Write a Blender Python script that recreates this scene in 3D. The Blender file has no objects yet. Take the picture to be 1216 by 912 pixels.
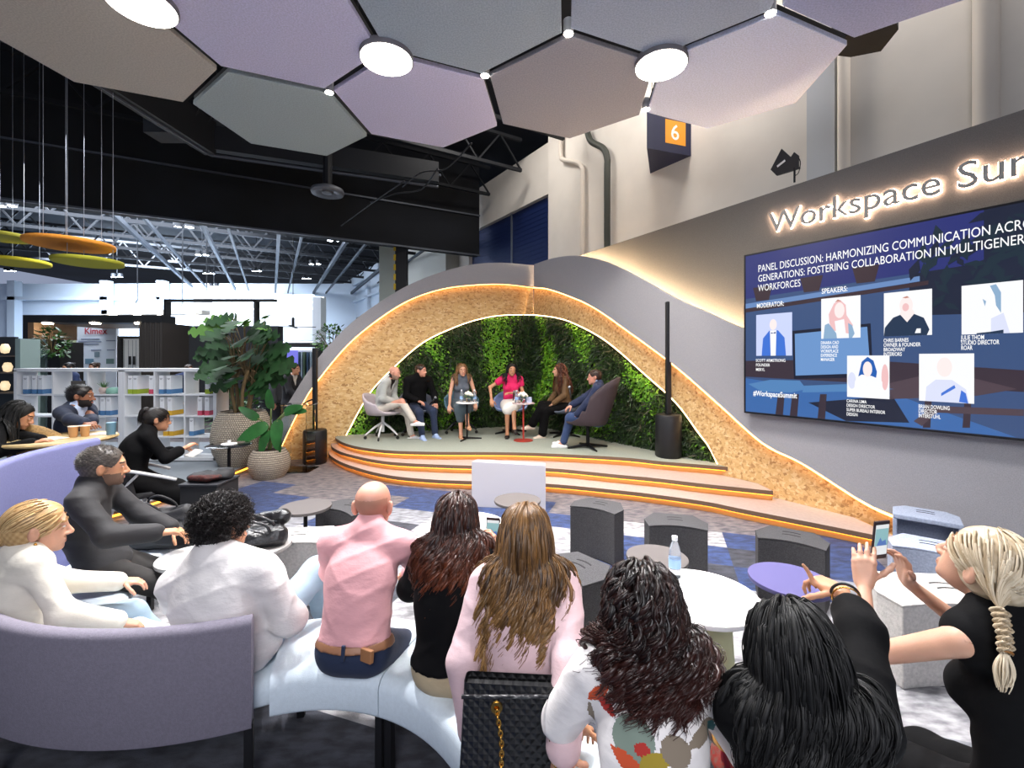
import bpy, bmesh, math, random
import numpy as np
from math import sin, cos, pi, radians as R
from mathutils import Vector, Matrix
random.seed(7); RNG = np.random.default_rng(7)
SC = bpy.context.scene
COL = SC.collection
# ------------------------------------------------------------------ camera, world, exposure
F, CX, HY, CZ = 535.0, 608.0, 427.0, 1.8      # focal length in px, centre column, horizon row, eye height
cam_d = bpy.data.cameras.new('camera'); cam = bpy.data.objects.new('camera', cam_d); COL.objects.link(cam)
cam.location = (0, 0, CZ); cam.rotation_euler = (R(90), 0, 0)
cam_d.sensor_width = 36; cam_d.lens = F / 1216 * 36; cam_d.shift_y = (HY - 456) / 1216
cam_d.clip_start = .05; cam_d.clip_end = 200
SC.camera = cam
SC.view_settings.view_transform = 'Standard'; SC.view_settings.look = 'None'
SC.view_settings.gamma = 1; SC.view_settings.use_curve_mapping = False
SC.view_settings.exposure = 0.5
W = bpy.data.worlds.new('hall_air'); SC.world = W; W.use_nodes = True
W.node_tree.nodes['Background'].inputs[0].default_value = (.62, .72, 1, 1)
W.node_tree.nodes['Background'].inputs[1].default_value = .30

def P(x, y, Y): return Vector(((x - CX) / F * Y, Y, CZ - (y - HY) / F * Y))
def G(x, y, z=0):
    Y = F * (CZ - z) / (y - HY); return Vector(((x - CX) / F * Y, Y, z))
# ------------------------------------------------------------------ lamps with a large share of the light
def area(name, loc, size, power, col=(1, 1, 1), target=None, spread=180, shape='DISK'):
    l = bpy.data.lights.new(name, 'AREA'); l.shape = shape; l.size = size; l.energy = power; l.color = col; l.spread = R(spread)
    o = bpy.data.objects.new(name, l); COL.objects.link(o); o.location = loc
    if target is not None: o.rotation_euler = (Vector(target) - Vector(loc)).to_track_quat('-Z', 'Y').to_euler()
    return o
def spot(name, loc, target, power, ang=50, col=(1, 1, 1), blend=.5, size=.06):
    l = bpy.data.lights.new(name, 'SPOT'); l.energy = power; l.color = col; l.spot_size = R(ang); l.spot_blend = blend; l.shadow_soft_size = size
    o = bpy.data.objects.new(name, l); COL.objects.link(o); o.location = loc
    o.rotation_euler = (Vector(target) - Vector(loc)).to_track_quat('-Z', 'Y').to_euler(); return o
# downlights of the booth ceiling (the round panels and the small spots between the hexagons), and added fill lights for the hall beyond
for (x, y) in ((459, 72), (785, 79), (168, 8)):
    p = P(x, y, F * 2.85 / (HY - y)); area('round_lamp_light', (p.x, p.y, p.z - .02), .42, 60, (1, .95, .9), (p.x, p.y, 0), 150)
for (x, y, tx, ty) in ((675, 40, .2, 5.2), (576, 90, -.6, 8.4), (391, 110, -2.2, 7.8), (767, 130, 1.6, 7.6), (915, 16, 1.8, 4.4)):
    p = P(x, y, F * 2.9 / (HY - y)); spot('junction_spot', (p.x, p.y, p.z - .08), (tx, ty, .5), 150, 62, (1, .93, .85), .6, .04)
# further lamps of the same ceiling, above and behind the photographer
for (x, y, tx, ty, e) in ((-1.6, 3.1, -1.4, 2.6, 210), (.4, 3.0, .3, 2.4, 230), (2.2, 2.9, 2.0, 2.4, 170), (-3.2, 3.6, -3.0, 3.4, 130), (.9, 4.4, 1.0, 4.0, 200), (-.8, 4.6, -.9, 4.2, 170)):
    spot('ceiling_spot', (x, y, 4.55), (tx, ty, .4), e * 2.0, 85, (.97, .97, 1), .8, .05)
area('ceiling_lamp_behind', (0, -2.5, 4.2), 2.5, 150, (.95, .95, 1), (0, 2, 1))
# hall: unseen area lights added to brighten it and its far wall
area('hall_fill', (-14, 17, 7.6), 9, 2600, (.8, .88, 1), (-14, 19, 0))
area('hall_fill', (-21, 23, 6.4), 7, 3800, (.75, .86, 1), (-22, 31, 2.5), 110)
area('hall_fill', (-7.5, 9.0, 5.4), 3, 200, (.92, .95, 1), (-7, 8.6, 0))
area('hall_fill', (-5.5, 6.2, 5.2), 1.6, 90, (.95, .96, 1), (-5, 6.0, 0))
for (x, y) in ((-.8, 10.6), (2.6, 8.2), (5.6, 5.4), (8.2, 3.2)):
    q = Vector((x, y, 8.7)); area('wall_fill', q, 1.6, 120, (1, .94, .87), (x + 1.4, y + .95, 4.5))  # unseen lights added high up to brighten the building wall

# ------------------------------------------------------------------ materials
def lin(h):
    if not isinstance(h, str): return tuple(h)
    h = h.lstrip('#'); v = [int(h[i:i + 2], 16) / 255 for i in (0, 2, 4)]
    return tuple(c / 12.92 if c <= .04045 else ((c + .055) / 1.055) ** 2.4 for c in v)
MATS = {}
def M(name, col, rough=.6, metal=0, emit=0, ecol=None, bump=None, var=None, sheen=0, trans=0, ior=1.45, stretch=None, spec=.5, coat=0, alpha=1):
    if name in MATS: return MATS[name]
    m = bpy.data.materials.new(name); m.use_nodes = True; nt = m.node_tree; b = nt.nodes['Principled BSDF']
    c = (*lin(col), 1)
    b.inputs['Base Color'].default_value = c; b.inputs['Roughness'].default_value = rough; b.inputs['Metallic'].default_value = metal
    b.inputs['Specular IOR Level'].default_value = spec
    if sheen: b.inputs['Sheen Weight'].default_value = sheen
    if coat: b.inputs['Coat Weight'].default_value = coat
    if alpha < 1: b.inputs['Alpha'].default_value = alpha
    if trans: b.inputs['Transmission Weight'].default_value = trans; b.inputs['IOR'].default_value = ior
    if emit: b.inputs['Emission Color'].default_value = (*lin(ecol or col), 1); b.inputs['Emission Strength'].default_value = emit
    if bump or var:
        tc = nt.nodes.new('ShaderNodeTexCoord'); mp = nt.nodes.new('ShaderNodeMapping'); nt.links.new(tc.outputs['Object'], mp.inputs[0])
        if stretch: mp.inputs['Scale'].default_value = stretch
    if var:
        n = nt.nodes.new('ShaderNodeTexNoise'); n.inputs['Scale'].default_value = var[0]; n.inputs['Detail'].default_value = 3; nt.links.new(mp.outputs[0], n.inputs[0])
        mx = nt.nodes.new('ShaderNodeMix'); mx.data_type = 'RGBA'; a = var[1]
        c2 = lin(var[2]) if len(var) > 2 else None
        mx.inputs[6].default_value = tuple(v * (1 - a) for v in c[:3]) + (1,); mx.inputs[7].default_value = (*c2, 1) if c2 else tuple(min(1, v * (1 + a)) for v in c[:3]) + (1,)
        rp = nt.nodes.new('ShaderNodeMapRange'); rp.inputs[1].default_value = .35; rp.inputs[2].default_value = .65
        nt.links.new(n.outputs[0], rp.inputs[0]); nt.links.new(rp.outputs[0], mx.inputs[0]); nt.links.new(mx.outputs[2], b.inputs['Base Color'])
    if bump:
        n = nt.nodes.new('ShaderNodeTexNoise'); n.inputs['Scale'].default_value = bump[0]; n.inputs['Detail'].default_value = bump[2] if len(bump) > 2 else 3; nt.links.new(mp.outputs[0], n.inputs[0])
        bp = nt.nodes.new('ShaderNodeBump'); bp.inputs['Strength'].default_value = bump[1]; bp.inputs['Distance'].default_value = .02 if bump[0] < 60 else .004
        nt.links.new(n.outputs[0], bp.inputs['Height']); nt.links.new(bp.outputs[0], b.inputs['Normal'])
    MATS[name] = m; return m
def nodes(m): return m.node_tree.nodes, m.node_tree.links, m.node_tree.nodes['Principled BSDF']
# ------------------------------------------------------------------ objects
def tag(o, label=None, cat=None, group=None, kind=None):
    if label: o['label'] = label
    if cat: o['category'] = cat
    if group: o['group'] = group
    if kind: o['kind'] = kind
    return o
def thing(name, label, cat, loc=(0, 0, 0), rz=0, group=None):
    o = bpy.data.objects.new(name, None); COL.objects.link(o); o.location = loc; o.rotation_euler = (0, 0, rz); o.empty_display_size = .1
    return tag(o, label, cat, group)
def dup(root, loc, rz=None, label=None, group=None, scale=None):
    def cp(o, par):
        c = o.copy(); COL.objects.link(c); c.parent = par
        for ch in list(o.children): cp(ch, c)
        return c
    r = cp(root, None); r.location = loc
    if rz is not None: r.rotation_euler = (0, 0, rz)
    if label: r['label'] = label
    if group: r['group'] = group
    if scale: r.scale = scale
    return r
def raw_mesh(name, V, Fq, mats, parent=None, smooth=True, mi=None, off=None):
    """V (n,3) array; Fq (m,4) or (m,3) array or list of such arrays"""
    V = np.asarray(V, float)
    if off is not None: V = V - np.asarray(off)
    me = bpy.data.meshes.new(name)
    blocks = Fq if isinstance(Fq, list) and not isinstance(Fq[0], tuple) else [Fq]
    blocks = [np.asarray(b, np.int32) for b in blocks if len(b)]
    nl = sum(b.size for b in blocks); nf = sum(len(b) for b in blocks)
    me.vertices.add(len(V)); me.vertices.foreach_set('co', V.astype(np.float32).ravel())
    me.loops.add(nl); me.polygons.add(nf)
    me.loops.foreach_set('vertex_index', np.concatenate([b.ravel() for b in blocks]))
    tot = np.concatenate([np.full(len(b), b.shape[1], np.int32) for b in blocks])
    me.polygons.foreach_set('loop_start', np.concatenate([[0], np.cumsum(tot)[:-1]]).astype(np.int32))
    if mi is not None: me.polygons.foreach_set('material_index', np.asarray(mi, np.int32))
    me.polygons.foreach_set('use_smooth', np.full(nf, smooth))
    me.update(calc_edges=True); me.validate()
    o = bpy.data.objects.new(name, me); COL.objects.link(o)
    for m in (mats if isinstance(mats, (list, tuple)) else [mats]): me.materials.append(m)
    if parent is not None: o.parent = parent
    return o
class MB:
    def __init__(s): s.v = []; s.f = []; s.m = []; s.cm = 0
    def add(s, vs, fs):
        b = len(s.v); s.v += [tuple(v) for v in vs]; s.f += [tuple(i + b for i in f) for f in fs]; s.m += [s.cm] * len(fs); return s
    def box(s, c, d, rz=0, M4=None):
        x, y, z = d[0] / 2, d[1] / 2, d[2] / 2
        vs = [Vector((sx * x, sy * y, sz * z)) for sz in (-1, 1) for sx, sy in ((-1, -1), (1, -1), (1, 1), (-1, 1))]
        m = Matrix.Translation(c) @ (M4 if M4 is not None else Matrix.Rotation(rz, 4, 'Z'))
        return s.add([m @ v for v in vs], [(3, 2, 1, 0), (4, 5, 6, 7), (0, 1, 5, 4), (1, 2, 6, 5), (2, 3, 7, 6), (3, 0, 4, 7)])
    def bar(s, a, b, w, h=None, up=(0, 0, 1)):
        a, b = Vector(a), Vector(b); d = b - a; L = d.length; d.normalize(); u = Vector(up)
        if abs(d.dot(u)) > .99: u = Vector((1, 0, 0))
        r = d.cross(u).normalized(); u = r.cross(d); m = Matrix((r, d, u)).transposed().to_4x4()
        return s.box((a + b) / 2, (w, L, h or w), M4=m)
    def prism(s, poly, z0, z1):
        n = len(poly); vs = [(p[0], p[1], z0) for p in poly] + [(p[0], p[1], z1) for p in poly]
        return s.add(vs, [tuple(range(n - 1, -1, -1)), tuple(range(n, 2 * n))] + [(i, (i + 1) % n, n + (i + 1) % n, n + i) for i in range(n)])
    def tube(s, pts, r, n=8, cap=True, closed=False):
        pts = [Vector(p) for p in pts]; k = len(pts); rr = r if isinstance(r, (list, tuple, np.ndarray)) else [r] * k
        vs = []; u = None
        for i, p in enumerate(pts):
            t = ((pts[(i + 1) % k] if closed or i < k - 1 else p) - (pts[i - 1] if closed or i > 0 else p)).normalized()
            if u is None: u = t.orthogonal().normalized()
            u = (u - t * u.dot(t));
            if u.length < 1e-6: u = t.orthogonal()
            u.normalize(); w = t.cross(u)
            vs += [p + (u * cos(2 * pi * j / n) + w * sin(2 * pi * j / n)) * rr[i] for j in range(n)]
        fs = []
        for i in range(k if closed else k - 1):
            a, b = i * n, ((i + 1) % k) * n
            fs += [(a + j, a + (j + 1) % n, b + (j + 1) % n, b + j) for j in range(n)]
        if cap and not closed: fs += [tuple(range(n - 1, -1, -1)), tuple(range((k - 1) * n, k * n))]
        return s.add(vs, fs)
    def lathe(s, prof, n=32, c=(0, 0, 0), sx=1, sy=1, M4=None):
        k = len(prof); vs = []
        for r, z in prof:
            for j in range(n):
                v = Vector((r * cos(2 * pi * j / n) * sx, r * sin(2 * pi * j / n) * sy, z))
                if M4 is not None: v = M4 @ v
                vs.append(v + Vector(c))
        fs = [(i * n + j, i * n + (j + 1) % n, (i + 1) * n + (j + 1) % n, (i + 1) * n + j) for i in range(k - 1) for j in range(n)]
        if prof[0][0] > 1e-6: fs.append(tuple(range(n - 1, -1, -1)))
        if prof[-1][0] > 1e-6: fs.append(tuple(range((k - 1) * n, k * n)))
        return s.add(vs, fs)
    def surf(s, f, nu, nv, cu=False, flip=False):
        vs = [f(i / (nu if cu else nu - 1), j / (nv - 1)) for j in range(nv) for i in range(nu)]
        fs = []
        for j in range(nv - 1):
            for i in range(nu if cu else nu - 1):
                q = (j * nu + i, j * nu + (i + 1) % nu, (j + 1) * nu + (i + 1) % nu, (j + 1) * nu + i); fs.append(q[::-1] if flip else q)
        return s.add(vs, fs)
    def sphere(s, c, r, n=16, k=10, sc=(1, 1, 1)):
        return s.lathe([(r * sin(pi * i / k), -r * cos(pi * i / k) * sc[2]) for i in range(k + 1)], n, c, sc[0], sc[1])
    def build(s, name, mat, parent=None, smooth=False, bevel=0, seg=2, solid=0, sub=0, off=None, auto=None):
        me = bpy.data.meshes.new(name); v = s.v
        if off is not None: v = [(a[0] - off[0], a[1] - off[1], a[2] - off[2]) for a in v]
        me.from_pydata(v, [], s.f)
        for m in (mat if isinstance(mat, (list, tuple)) else [mat]): me.materials.append(m)
        me.polygons.foreach_set('material_index', s.m)
        bm = bmesh.new(); bm.from_mesh(me); bmesh.ops.remove_doubles(bm, verts=bm.verts, dist=1e-5); bmesh.ops.recalc_face_normals(bm, faces=bm.faces); bm.to_mesh(me); bm.free()
        if smooth or auto: me.polygons.foreach_set('use_smooth', [True] * len(me.polygons))
        if auto: me.set_sharp_from_angle(angle=R(auto))
        o = bpy.data.objects.new(name, me); COL.objects.link(o)
        if parent is not None: o.parent = parent
        if solid: md = o.modifiers.new('solid', 'SOLIDIFY'); md.thickness = solid; md.offset = 0
        if bevel: md = o.modifiers.new('bevel', 'BEVEL'); md.width = bevel; md.segments = seg; md.limit_method = 'ANGLE'; md.angle_limit = R(40)
        if sub: md = o.modifiers.new('sub', 'SUBSURF'); md.levels = md.render_levels = sub
        return o
def struct(o, label=None):
    o['kind'] = 'structure'
    if label: o['label'] = label
    return o
def text_mesh(name, body, size, mat, parent=None, M4=None, extrude=0, align='LEFT', bold=0, width=None, lean=0, spacing=1.0):
    cu = bpy.data.curves.new(name, 'FONT'); cu.body = body; cu.size = size; cu.extrude = extrude; cu.align_x = align; cu.offset = bold * size; cu.resolution_u = 3
    cu.space_character = spacing
    o = bpy.data.objects.new(name, cu); COL.objects.link(o)
    bpy.context.view_layer.update()
    dg = bpy.context.evaluated_depsgraph_get(); me = bpy.data.meshes.new_from_object(o.evaluated_get(dg))
    bpy.data.objects.remove(o); me.materials.clear(); me.materials.append(mat)
    if width and len(me.vertices):
        xs = [v.co.x for v in me.vertices]; k = width / (max(xs) - min(xs))
        for v in me.vertices: v.co.x *= k
    if M4 is not None: me.transform(M4)
    o = bpy.data.objects.new(name, me); COL.objects.link(o)
    if parent is not None: o.parent = parent
    return o
def smooth_curve(pts, n=8):
    """Catmull-Rom through points"""
    p = [Vector(q) for q in pts]; p = [2 * p[0] - p[1]] + p + [2 * p[-1] - p[-2]]; out = []
    for i in range(1, len(p) - 2):
        for j in range(n):
            t = j / n; out.append(.5 * ((2 * p[i]) + (p[i + 1] - p[i - 1]) * t + (2 * p[i - 1] - 5 * p[i] + 4 * p[i + 1] - p[i + 2]) * t * t + (3 * p[i] - p[i - 1] - 3 * p[i + 1] + p[i + 2]) * t ** 3))
    out.append(p[-2]); return out
class Plane:
    """upright plane: o on it, d unit direction along it (left to right as seen), n towards the viewer"""
    def __init__(s, o, d):
        s.o = Vector((o[0], o[1], 0)); s.d = Vector((d[0], d[1], 0)).normalized(); s.n = Vector((s.d.y, -s.d.x, 0))
    def sz(s, x, y, off=0):
        ray = Vector(((x - CX) / F, 1, -(y - HY) / F)); o = s.o + s.n * off
        t = (o - Vector((0, 0, 0))).dot(s.n) / ray.dot(s.n); p = ray * t
        return ((p - o).dot(s.d), p.z + CZ)
    def w(s, a, z, off=0): return s.o + s.d * a + s.n * off + Vector((0, 0, z))
    def mat(s, a=0, z=0, off=0):
        m = Matrix((s.d, Vector((0, 0, 1)), s.n)).transposed().to_4x4(); m.translation = s.w(a, z, off); return m

# ================================================================== SETTING
# ---- floor: carpet tiles laid in a turned grid, a mesh of tiles with three carpet colours
def carpet(name, a, b, dark=0):
    m = M(name, a, .95, var=(9, .3, b), bump=(160, .5), stretch=(1, 2.2, 1), sheen=.1); return m
CAR = [carpet('carpet_grey', '6f7076', '8f9096'), carpet('carpet_blue', '1a2a52', '2b4170'), carpet('carpet_weathered', '54505a', '77706f'), carpet('carpet_light', '807f84', 'a9a7a9'), carpet('carpet_dark', '23252f', '3b3d47')]
ta = Vector((.336, 1)).normalized(); tb = Vector((ta.y, -ta.x)); TW, TH = .62, .41
o0 = Vector((2.19, 4.70))
def cell(x, y):
    q = G(x, y).xy - o0; return (math.floor(q.dot(tb) / TW), math.floor(q.dot(ta) / TH))
blue = {cell(*p) for p in ((300, 588), (330, 590), (276, 606), (250, 604), (318, 604), (480, 585), (505, 586), (500, 602), (660, 597), (668, 612), (664, 626), (742, 636), (745, 660), (850, 660), (878, 640), (1000, 655), (975, 640), (395, 612), (580, 612), (600, 615), (1060, 690), (430, 600))}
V, FF, MI = [], [], []
rs = random.Random(3)
for i in range(-26, 12):
    for j in range(-16, 22):
        p = [o0 + tb * TW * (i + a) + ta * TH * (j + b) for a, b in ((0, 0), (1, 0), (1, 1), (0, 1))]
        b = len(V); V += [(q.x, q.y, 0) for q in p]; FF.append((b, b + 1, b + 2, b + 3))
        c = (p[0] + p[2]) / 2; r = rs.random()
        near_stage = c.y > 5.2 - .12 * c.x - (max(0, c.x - 1) * .42)
        k = 1 if (i, j) in blue or r < .06 else (2 if near_stage else (3 if r < .45 else (0 if r < .9 else 4)))
        if c.y < 2.3 and c.x < .4: k = 4 if r < .85 else 1  # dark carpet tiles near the sofa, also standing in for shade under the benches
        MI.append(k)
fl = raw_mesh('floor', V, FF, CAR, smooth=False, mi=MI); struct(fl, 'carpet of grey and blue tiles')
hf = MB().box((-5, 15, -.03), (60, 60, .05)).build('floor_hall', M('hall_floor', '4a5058', .6, var=(3, .2))); struct(hf)
# ---- planes of the stage backdrop
FL = G(410, 516, .38); FR = G(853, 549, .38); FR2 = G(694, 517, .38)
dR = (FR - FR2); dR.z = 0; dR.normalize()
dR = Vector((.545, -.838, 0))
PR0 = Plane((FR.x, FR.y), (dR.x, dR.y))
# corner: column 634 on the right plane
t = PR0.sz(634, 427); CORN = PR0.w(t[0], 0)
PL = Plane((FL.x, FL.y), (CORN.x - FL.x, CORN.y - FL.y)); PR = Plane((CORN.x, CORN.y), (dR.x, dR.y))
OSB, GREY, DARK, SCR = .14, .28, -.12, .40
def line(pl, px, off): return [pl.sz(x, y, off) for x, y in px]
osb = M('oriented_strand_board', 'c99a5c', .75)
def osb_nodes(m):
    N, L, b = nodes(m); tc = N.new('ShaderNodeTexCoord'); prev = None
    for k, (ang, sc) in enumerate(((15, (1, 1, 1)), (75, (1, 1, 1)), (135, (1.2, 1, 1.1)))):
        mp = N.new('ShaderNodeMapping'); mp.inputs['Rotation'].default_value = (0, R(ang), R(33)); mp.inputs['Scale'].default_value = (6, 30, 30) if k != 1 else (7, 34, 34); mp.inputs['Location'].default_value = (k * 3.3, k, k * 1.7)
        L.new(tc.outputs['Object'], mp.inputs[0]); v = N.new('ShaderNodeTexVoronoi'); v.inputs['Scale'].default_value = 1; L.new(mp.outputs[0], v.inputs['Vector'])
        sp = N.new('ShaderNodeSeparateColor'); L.new(v.outputs['Color'], sp.inputs[0])
        if prev is None: prev = sp.outputs[0]; sel = sp.outputs[1]
        else:
            n = N.new('ShaderNodeTexNoise'); n.inputs['Scale'].default_value = 9 + 4 * k; L.new(tc.outputs['Object'], n.inputs[0])
            g = N.new('ShaderNodeMath'); g.operation = 'GREATER_THAN'; g.inputs[1].default_value = .5; L.new(n.outputs[0], g.inputs[0])
            mx = N.new('ShaderNodeMix'); L.new(g.outputs[0], mx.inputs[0]); L.new(prev, mx.inputs[2]); L.new(sp.outputs[0], mx.inputs[3]); prev = mx.outputs[0]
    cr = N.new('ShaderNodeValToRGB'); e = cr.color_ramp.elements
    e[0].position = 0; e[0].color = (*lin('a27a4a'), 1); e[1].position = 1; e[1].color = (*lin('dfc392'), 1)
    for p_, c_ in ((.12, 'b98f5c'), (.3, 'cfa970'), (.6, 'cfa970')): q = e.new(p_); q.color = (*lin(c_), 1)
    L.new(prev, cr.inputs[0]); L.new(cr.outputs[0], b.inputs['Base Color'])
    bp = N.new('ShaderNodeBump'); bp.inputs['Strength'].default_value = .25; bp.inputs['Distance'].default_value = .004; L.new(prev, bp.inputs['Height']); L.new(bp.outputs[0], b.inputs['Normal'])
osb_nodes(osb)
felt_l = M('grey_wall_felt', '98979b', .95, bump=(120, .35), var=(160, .10), stretch=(1, 1, 1))
felt_d = M('dark_wall_felt', '5f5e5d', .95, bump=(120, .35), var=(160, .14))
LEDW = M('led_warm', 'ffc37a', emit=6, ecol='ffb765'); LEDA = M('led_amber', 'ffb04a', emit=4.5, ecol='ff9c2c'); LEDN = M('led_neutral', 'ffe2b8', emit=8, ecol='ffd9a0')
# grey outer outline, grey/OSB line and OSB/green line, read off the photograph and put on their planes
gO_L = [(300, 566), (318, 527), (335, 492), (350, 466), (374.5, 429), (412, 388), (449, 360), (486, 338), (524, 323), (561, 314), (598, 312), (634, 315)]
gO_R = [(634, 314), (655, 307), (680, 303.5), (705, 306.5), (730, 315), (760, 330), (800, 353), (840, 371), (882, 390), (940, 408), (1020, 420), (1110, 424), (1300, 424)]
gI_L = [(318, 566), (328, 543), (339, 518.5), (360, 477.5), (374.5, 455), (412, 410), (449, 379), (486, 356), (524, 343), (561, 338), (598, 337), (634, 341)]
gI_R = [(634, 341), (651, 343), (680, 353), (707, 366), (743, 391), (800, 433), (854, 480), (906, 526), (953, 550), (1027, 597), (1076, 619)]
oI_L = [(410, 518), (438, 468), (469, 434.5), (503, 406), (538, 389), (567.5, 379), (597, 374), (634, 373.5)]
oI_R = [(634, 373.5), (658, 376.5), (680, 383), (719, 404), (768, 446), (803, 478), (830, 514), (842, 530), (853, 552)]
def sheet(name, pl, outer, inner, off, thick, mat, lab, closed=None):
    """panel between two polylines (each list of (s,z))"""
    n = 48
    def rs_(pts):
        c = smooth_curve([(a, b, 0) for a, b in pts], 10); d = np.array([(q.x, q.y) for q in c]); s = np.r_[0, np.cumsum(np.hypot(*np.diff(d, axis=0).T))]; u = np.linspace(0, s[-1], n)
        return np.c_[np.interp(u, s, d[:, 0]), np.interp(u, s, d[:, 1])]
    A, B = rs_(outer), rs_(inner); mb = MB()
    vs = [pl.w(a, z, off) for a, z in A] + [pl.w(a, z, off) for a, z in B] + [pl.w(a, z, off - thick) for a, z in A] + [pl.w(a, z, off - thick) for a, z in B]
    fs = []
    for i in range(n - 1):
        fs += [(i, i + 1, n + i + 1, n + i), (2 * n + i, 3 * n + i, 3 * n + i + 1, 2 * n + i + 1), (i, 2 * n + i, 2 * n + i + 1, i + 1), (n + i, n + i + 1, 3 * n + i + 1, 3 * n + i)]
    fs += [(0, n, 3 * n, 2 * n), (n - 1, 3 * n - 1, 4 * n - 1, 2 * n - 1)]
    mb.add(vs, fs); o = mb.build(name, mat, None); return struct(o, lab)
# green backing board (dark), carried by the corner
def z0(l, z=0): return [(a, z) for a, b in l]
lL = line(PL, oI_L, 0); lR = line(PR, oI_R, 0)
bk = M('planting_board', '1b2416', .9)
sheet('wall_planting_left', PL, [(a, b + .12) for a, b in lL], z0(lL, .3), -.03, .03, bk, 'dark board behind the planting')
sheet('wall_planting_right', PR, [(a, b + .12) for a, b in lR], z0(lR, .3), -.03, .03, bk, 'dark board behind the planting')
# OSB layer: reaches under the grey layer
a1 = line(PL, gI_L, OSB); b1 = line(PL, oI_L, OSB); a1 = [(s - .02, z + .12) for s, z in a1]; b1 = [(a1[0][0] + .9, .0)] + b1[0:]
a1[0] = (a1[0][0], 0)
sheet('wall_board_left', PL, a1, line(PL, [(392, 560), (400, 535)] + oI_L, OSB), OSB, .03, osb, 'warm strand board arch, left flank')
a2 = [(s + .02, z + .12) for s, z in line(PR, gI_R, OSB)]; a2[0] = (a2[0][0] - .02, a2[0][1])
endp = line(PR, [(1080, 650)], OSB)[0]
b2 = line(PR, oI_R, OSB) + [(line(PR, [(880, 600)], OSB)[0][0], .1), (endp[0], .02)]
sheet('wall_board_right', PR, a2 + [(endp[0] + .2, .06)], b2, OSB, .03, osb, 'warm strand board arch, right flank')
# grey layer
gl = line(PL, gO_L, GREY); gi = line(PL, gI_L, GREY); gl[0] = (gl[0][0], 0); gi[0] = (gi[0][0], 0)
sheet('wall_shell_left', PL, gl, gi, GREY, .05, felt_l, 'light grey arch shell, left flank')
gr = line(PR, gO_R, GREY); gir = line(PR, gI_R, GREY); e = gir[-1]
gir = gir + [(e[0] + .12, .0), (gr[-1][0], .0)]
sheet('wall_shell_right', PR, gr, gir, GREY, .05, felt_l, 'light grey wave panel below the screen')
# dark wall behind with straight top
ta_, tz_ = PR.sz(690, 303, DARK); tb_, tz2 = PR.sz(1216, 130, DARK)
k = (tz2 - tz_) / (tb_ - ta_); s0 = ta_ - .1; s1 = tb_ + 3
mb = MB(); q = [(s0, 0), (s1, 0), (s1, tz_ + k * (s1 - ta_)), (s0, tz_ - k * .1)]
mb.add([PR.w(a, z, DARK) for a, z in q] + [PR.w(a, z, DARK - .06) for a, z in q], [(0, 1, 2, 3), (7, 6, 5, 4), (0, 4, 5, 1), (1, 5, 6, 2), (2, 6, 7, 3), (3, 7, 4, 0)])
struct(mb.build('wall_right', felt_d), 'dark grey felt wall carrying the lettering')
# LED strips following the edges, tucked behind the layers
def led(name, pl, px, off, mat, r=.012, inset=(0, 0), lab=None):
    pts = [pl.w(a + inset[0], b + inset[1], off) for a, b in line(pl, px, off)]
    mb = MB(); mb.tube(smooth_curve(pts, 6), r, 6); return mb.build(name, mat)
for nm, pl, px, off, mt, r_, ins in (('trim_1', PL, gI_L[1:], GREY - .075, LEDW, .014, (0, -.006)), ('trim_2', PR, gI_R, GREY - .075, LEDW, .014, (0, -.006)),
                                ('trim_3', PL, oI_L, OSB - .05, LEDN, .010, (0, -.006)), ('trim_4', PR, oI_R, OSB - .05, LEDN, .010, (0, -.006)),
                                ('trim_5', PR, gO_R[1:], DARK + .15, M('led_wave', 'ffe2b8', emit=120, ecol='ffd9a8'), .014, (0, -.05))):
    struct(led(nm, pl, px, off, mt, r_, ins), 'warm led strip along the layered edge')
# ---- stage: three stacked platforms with curved front edges
def edge(px, z): return [G(x, y, z) for x, y in px]
E3 = [(398, 519), (400, 521), (408, 525.5), (423, 530), (445, 533.3), (473, 535.5), (522, 536.6), (596, 537), (651, 538.5), (737, 543), (787, 548), (840, 552.3), (871, 555)]
E2 = [(393, 527), (395, 531), (405, 536.5), (423, 541.5), (445, 546), (473, 549.3), (515, 551.5), (559, 553), (651, 556), (737, 564), (780, 568), (840, 575), (918, 583)]
E1 = [(390, 536), (392.5, 541), (405, 548.5), (423, 555), (445, 561), (473, 566), (515, 569.5), (559, 571.3), (651, 574.5), (737, 582.5), (780, 587.5), (840, 596), (879, 604), (977, 623), (1076, 643)]
tread = M('tread_laminate', 'a99b95', .5, var=(30, .06)); nose = M('tread_nosing', '6a5240', .6); riser = M('riser_board', 'dcae68', .6); stgf = M('stage_floor', '8f958b', .85, bump=(90, .2), var=(40, .05))
Z3, Z2, Z1 = .38, .2533, .1267
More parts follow.
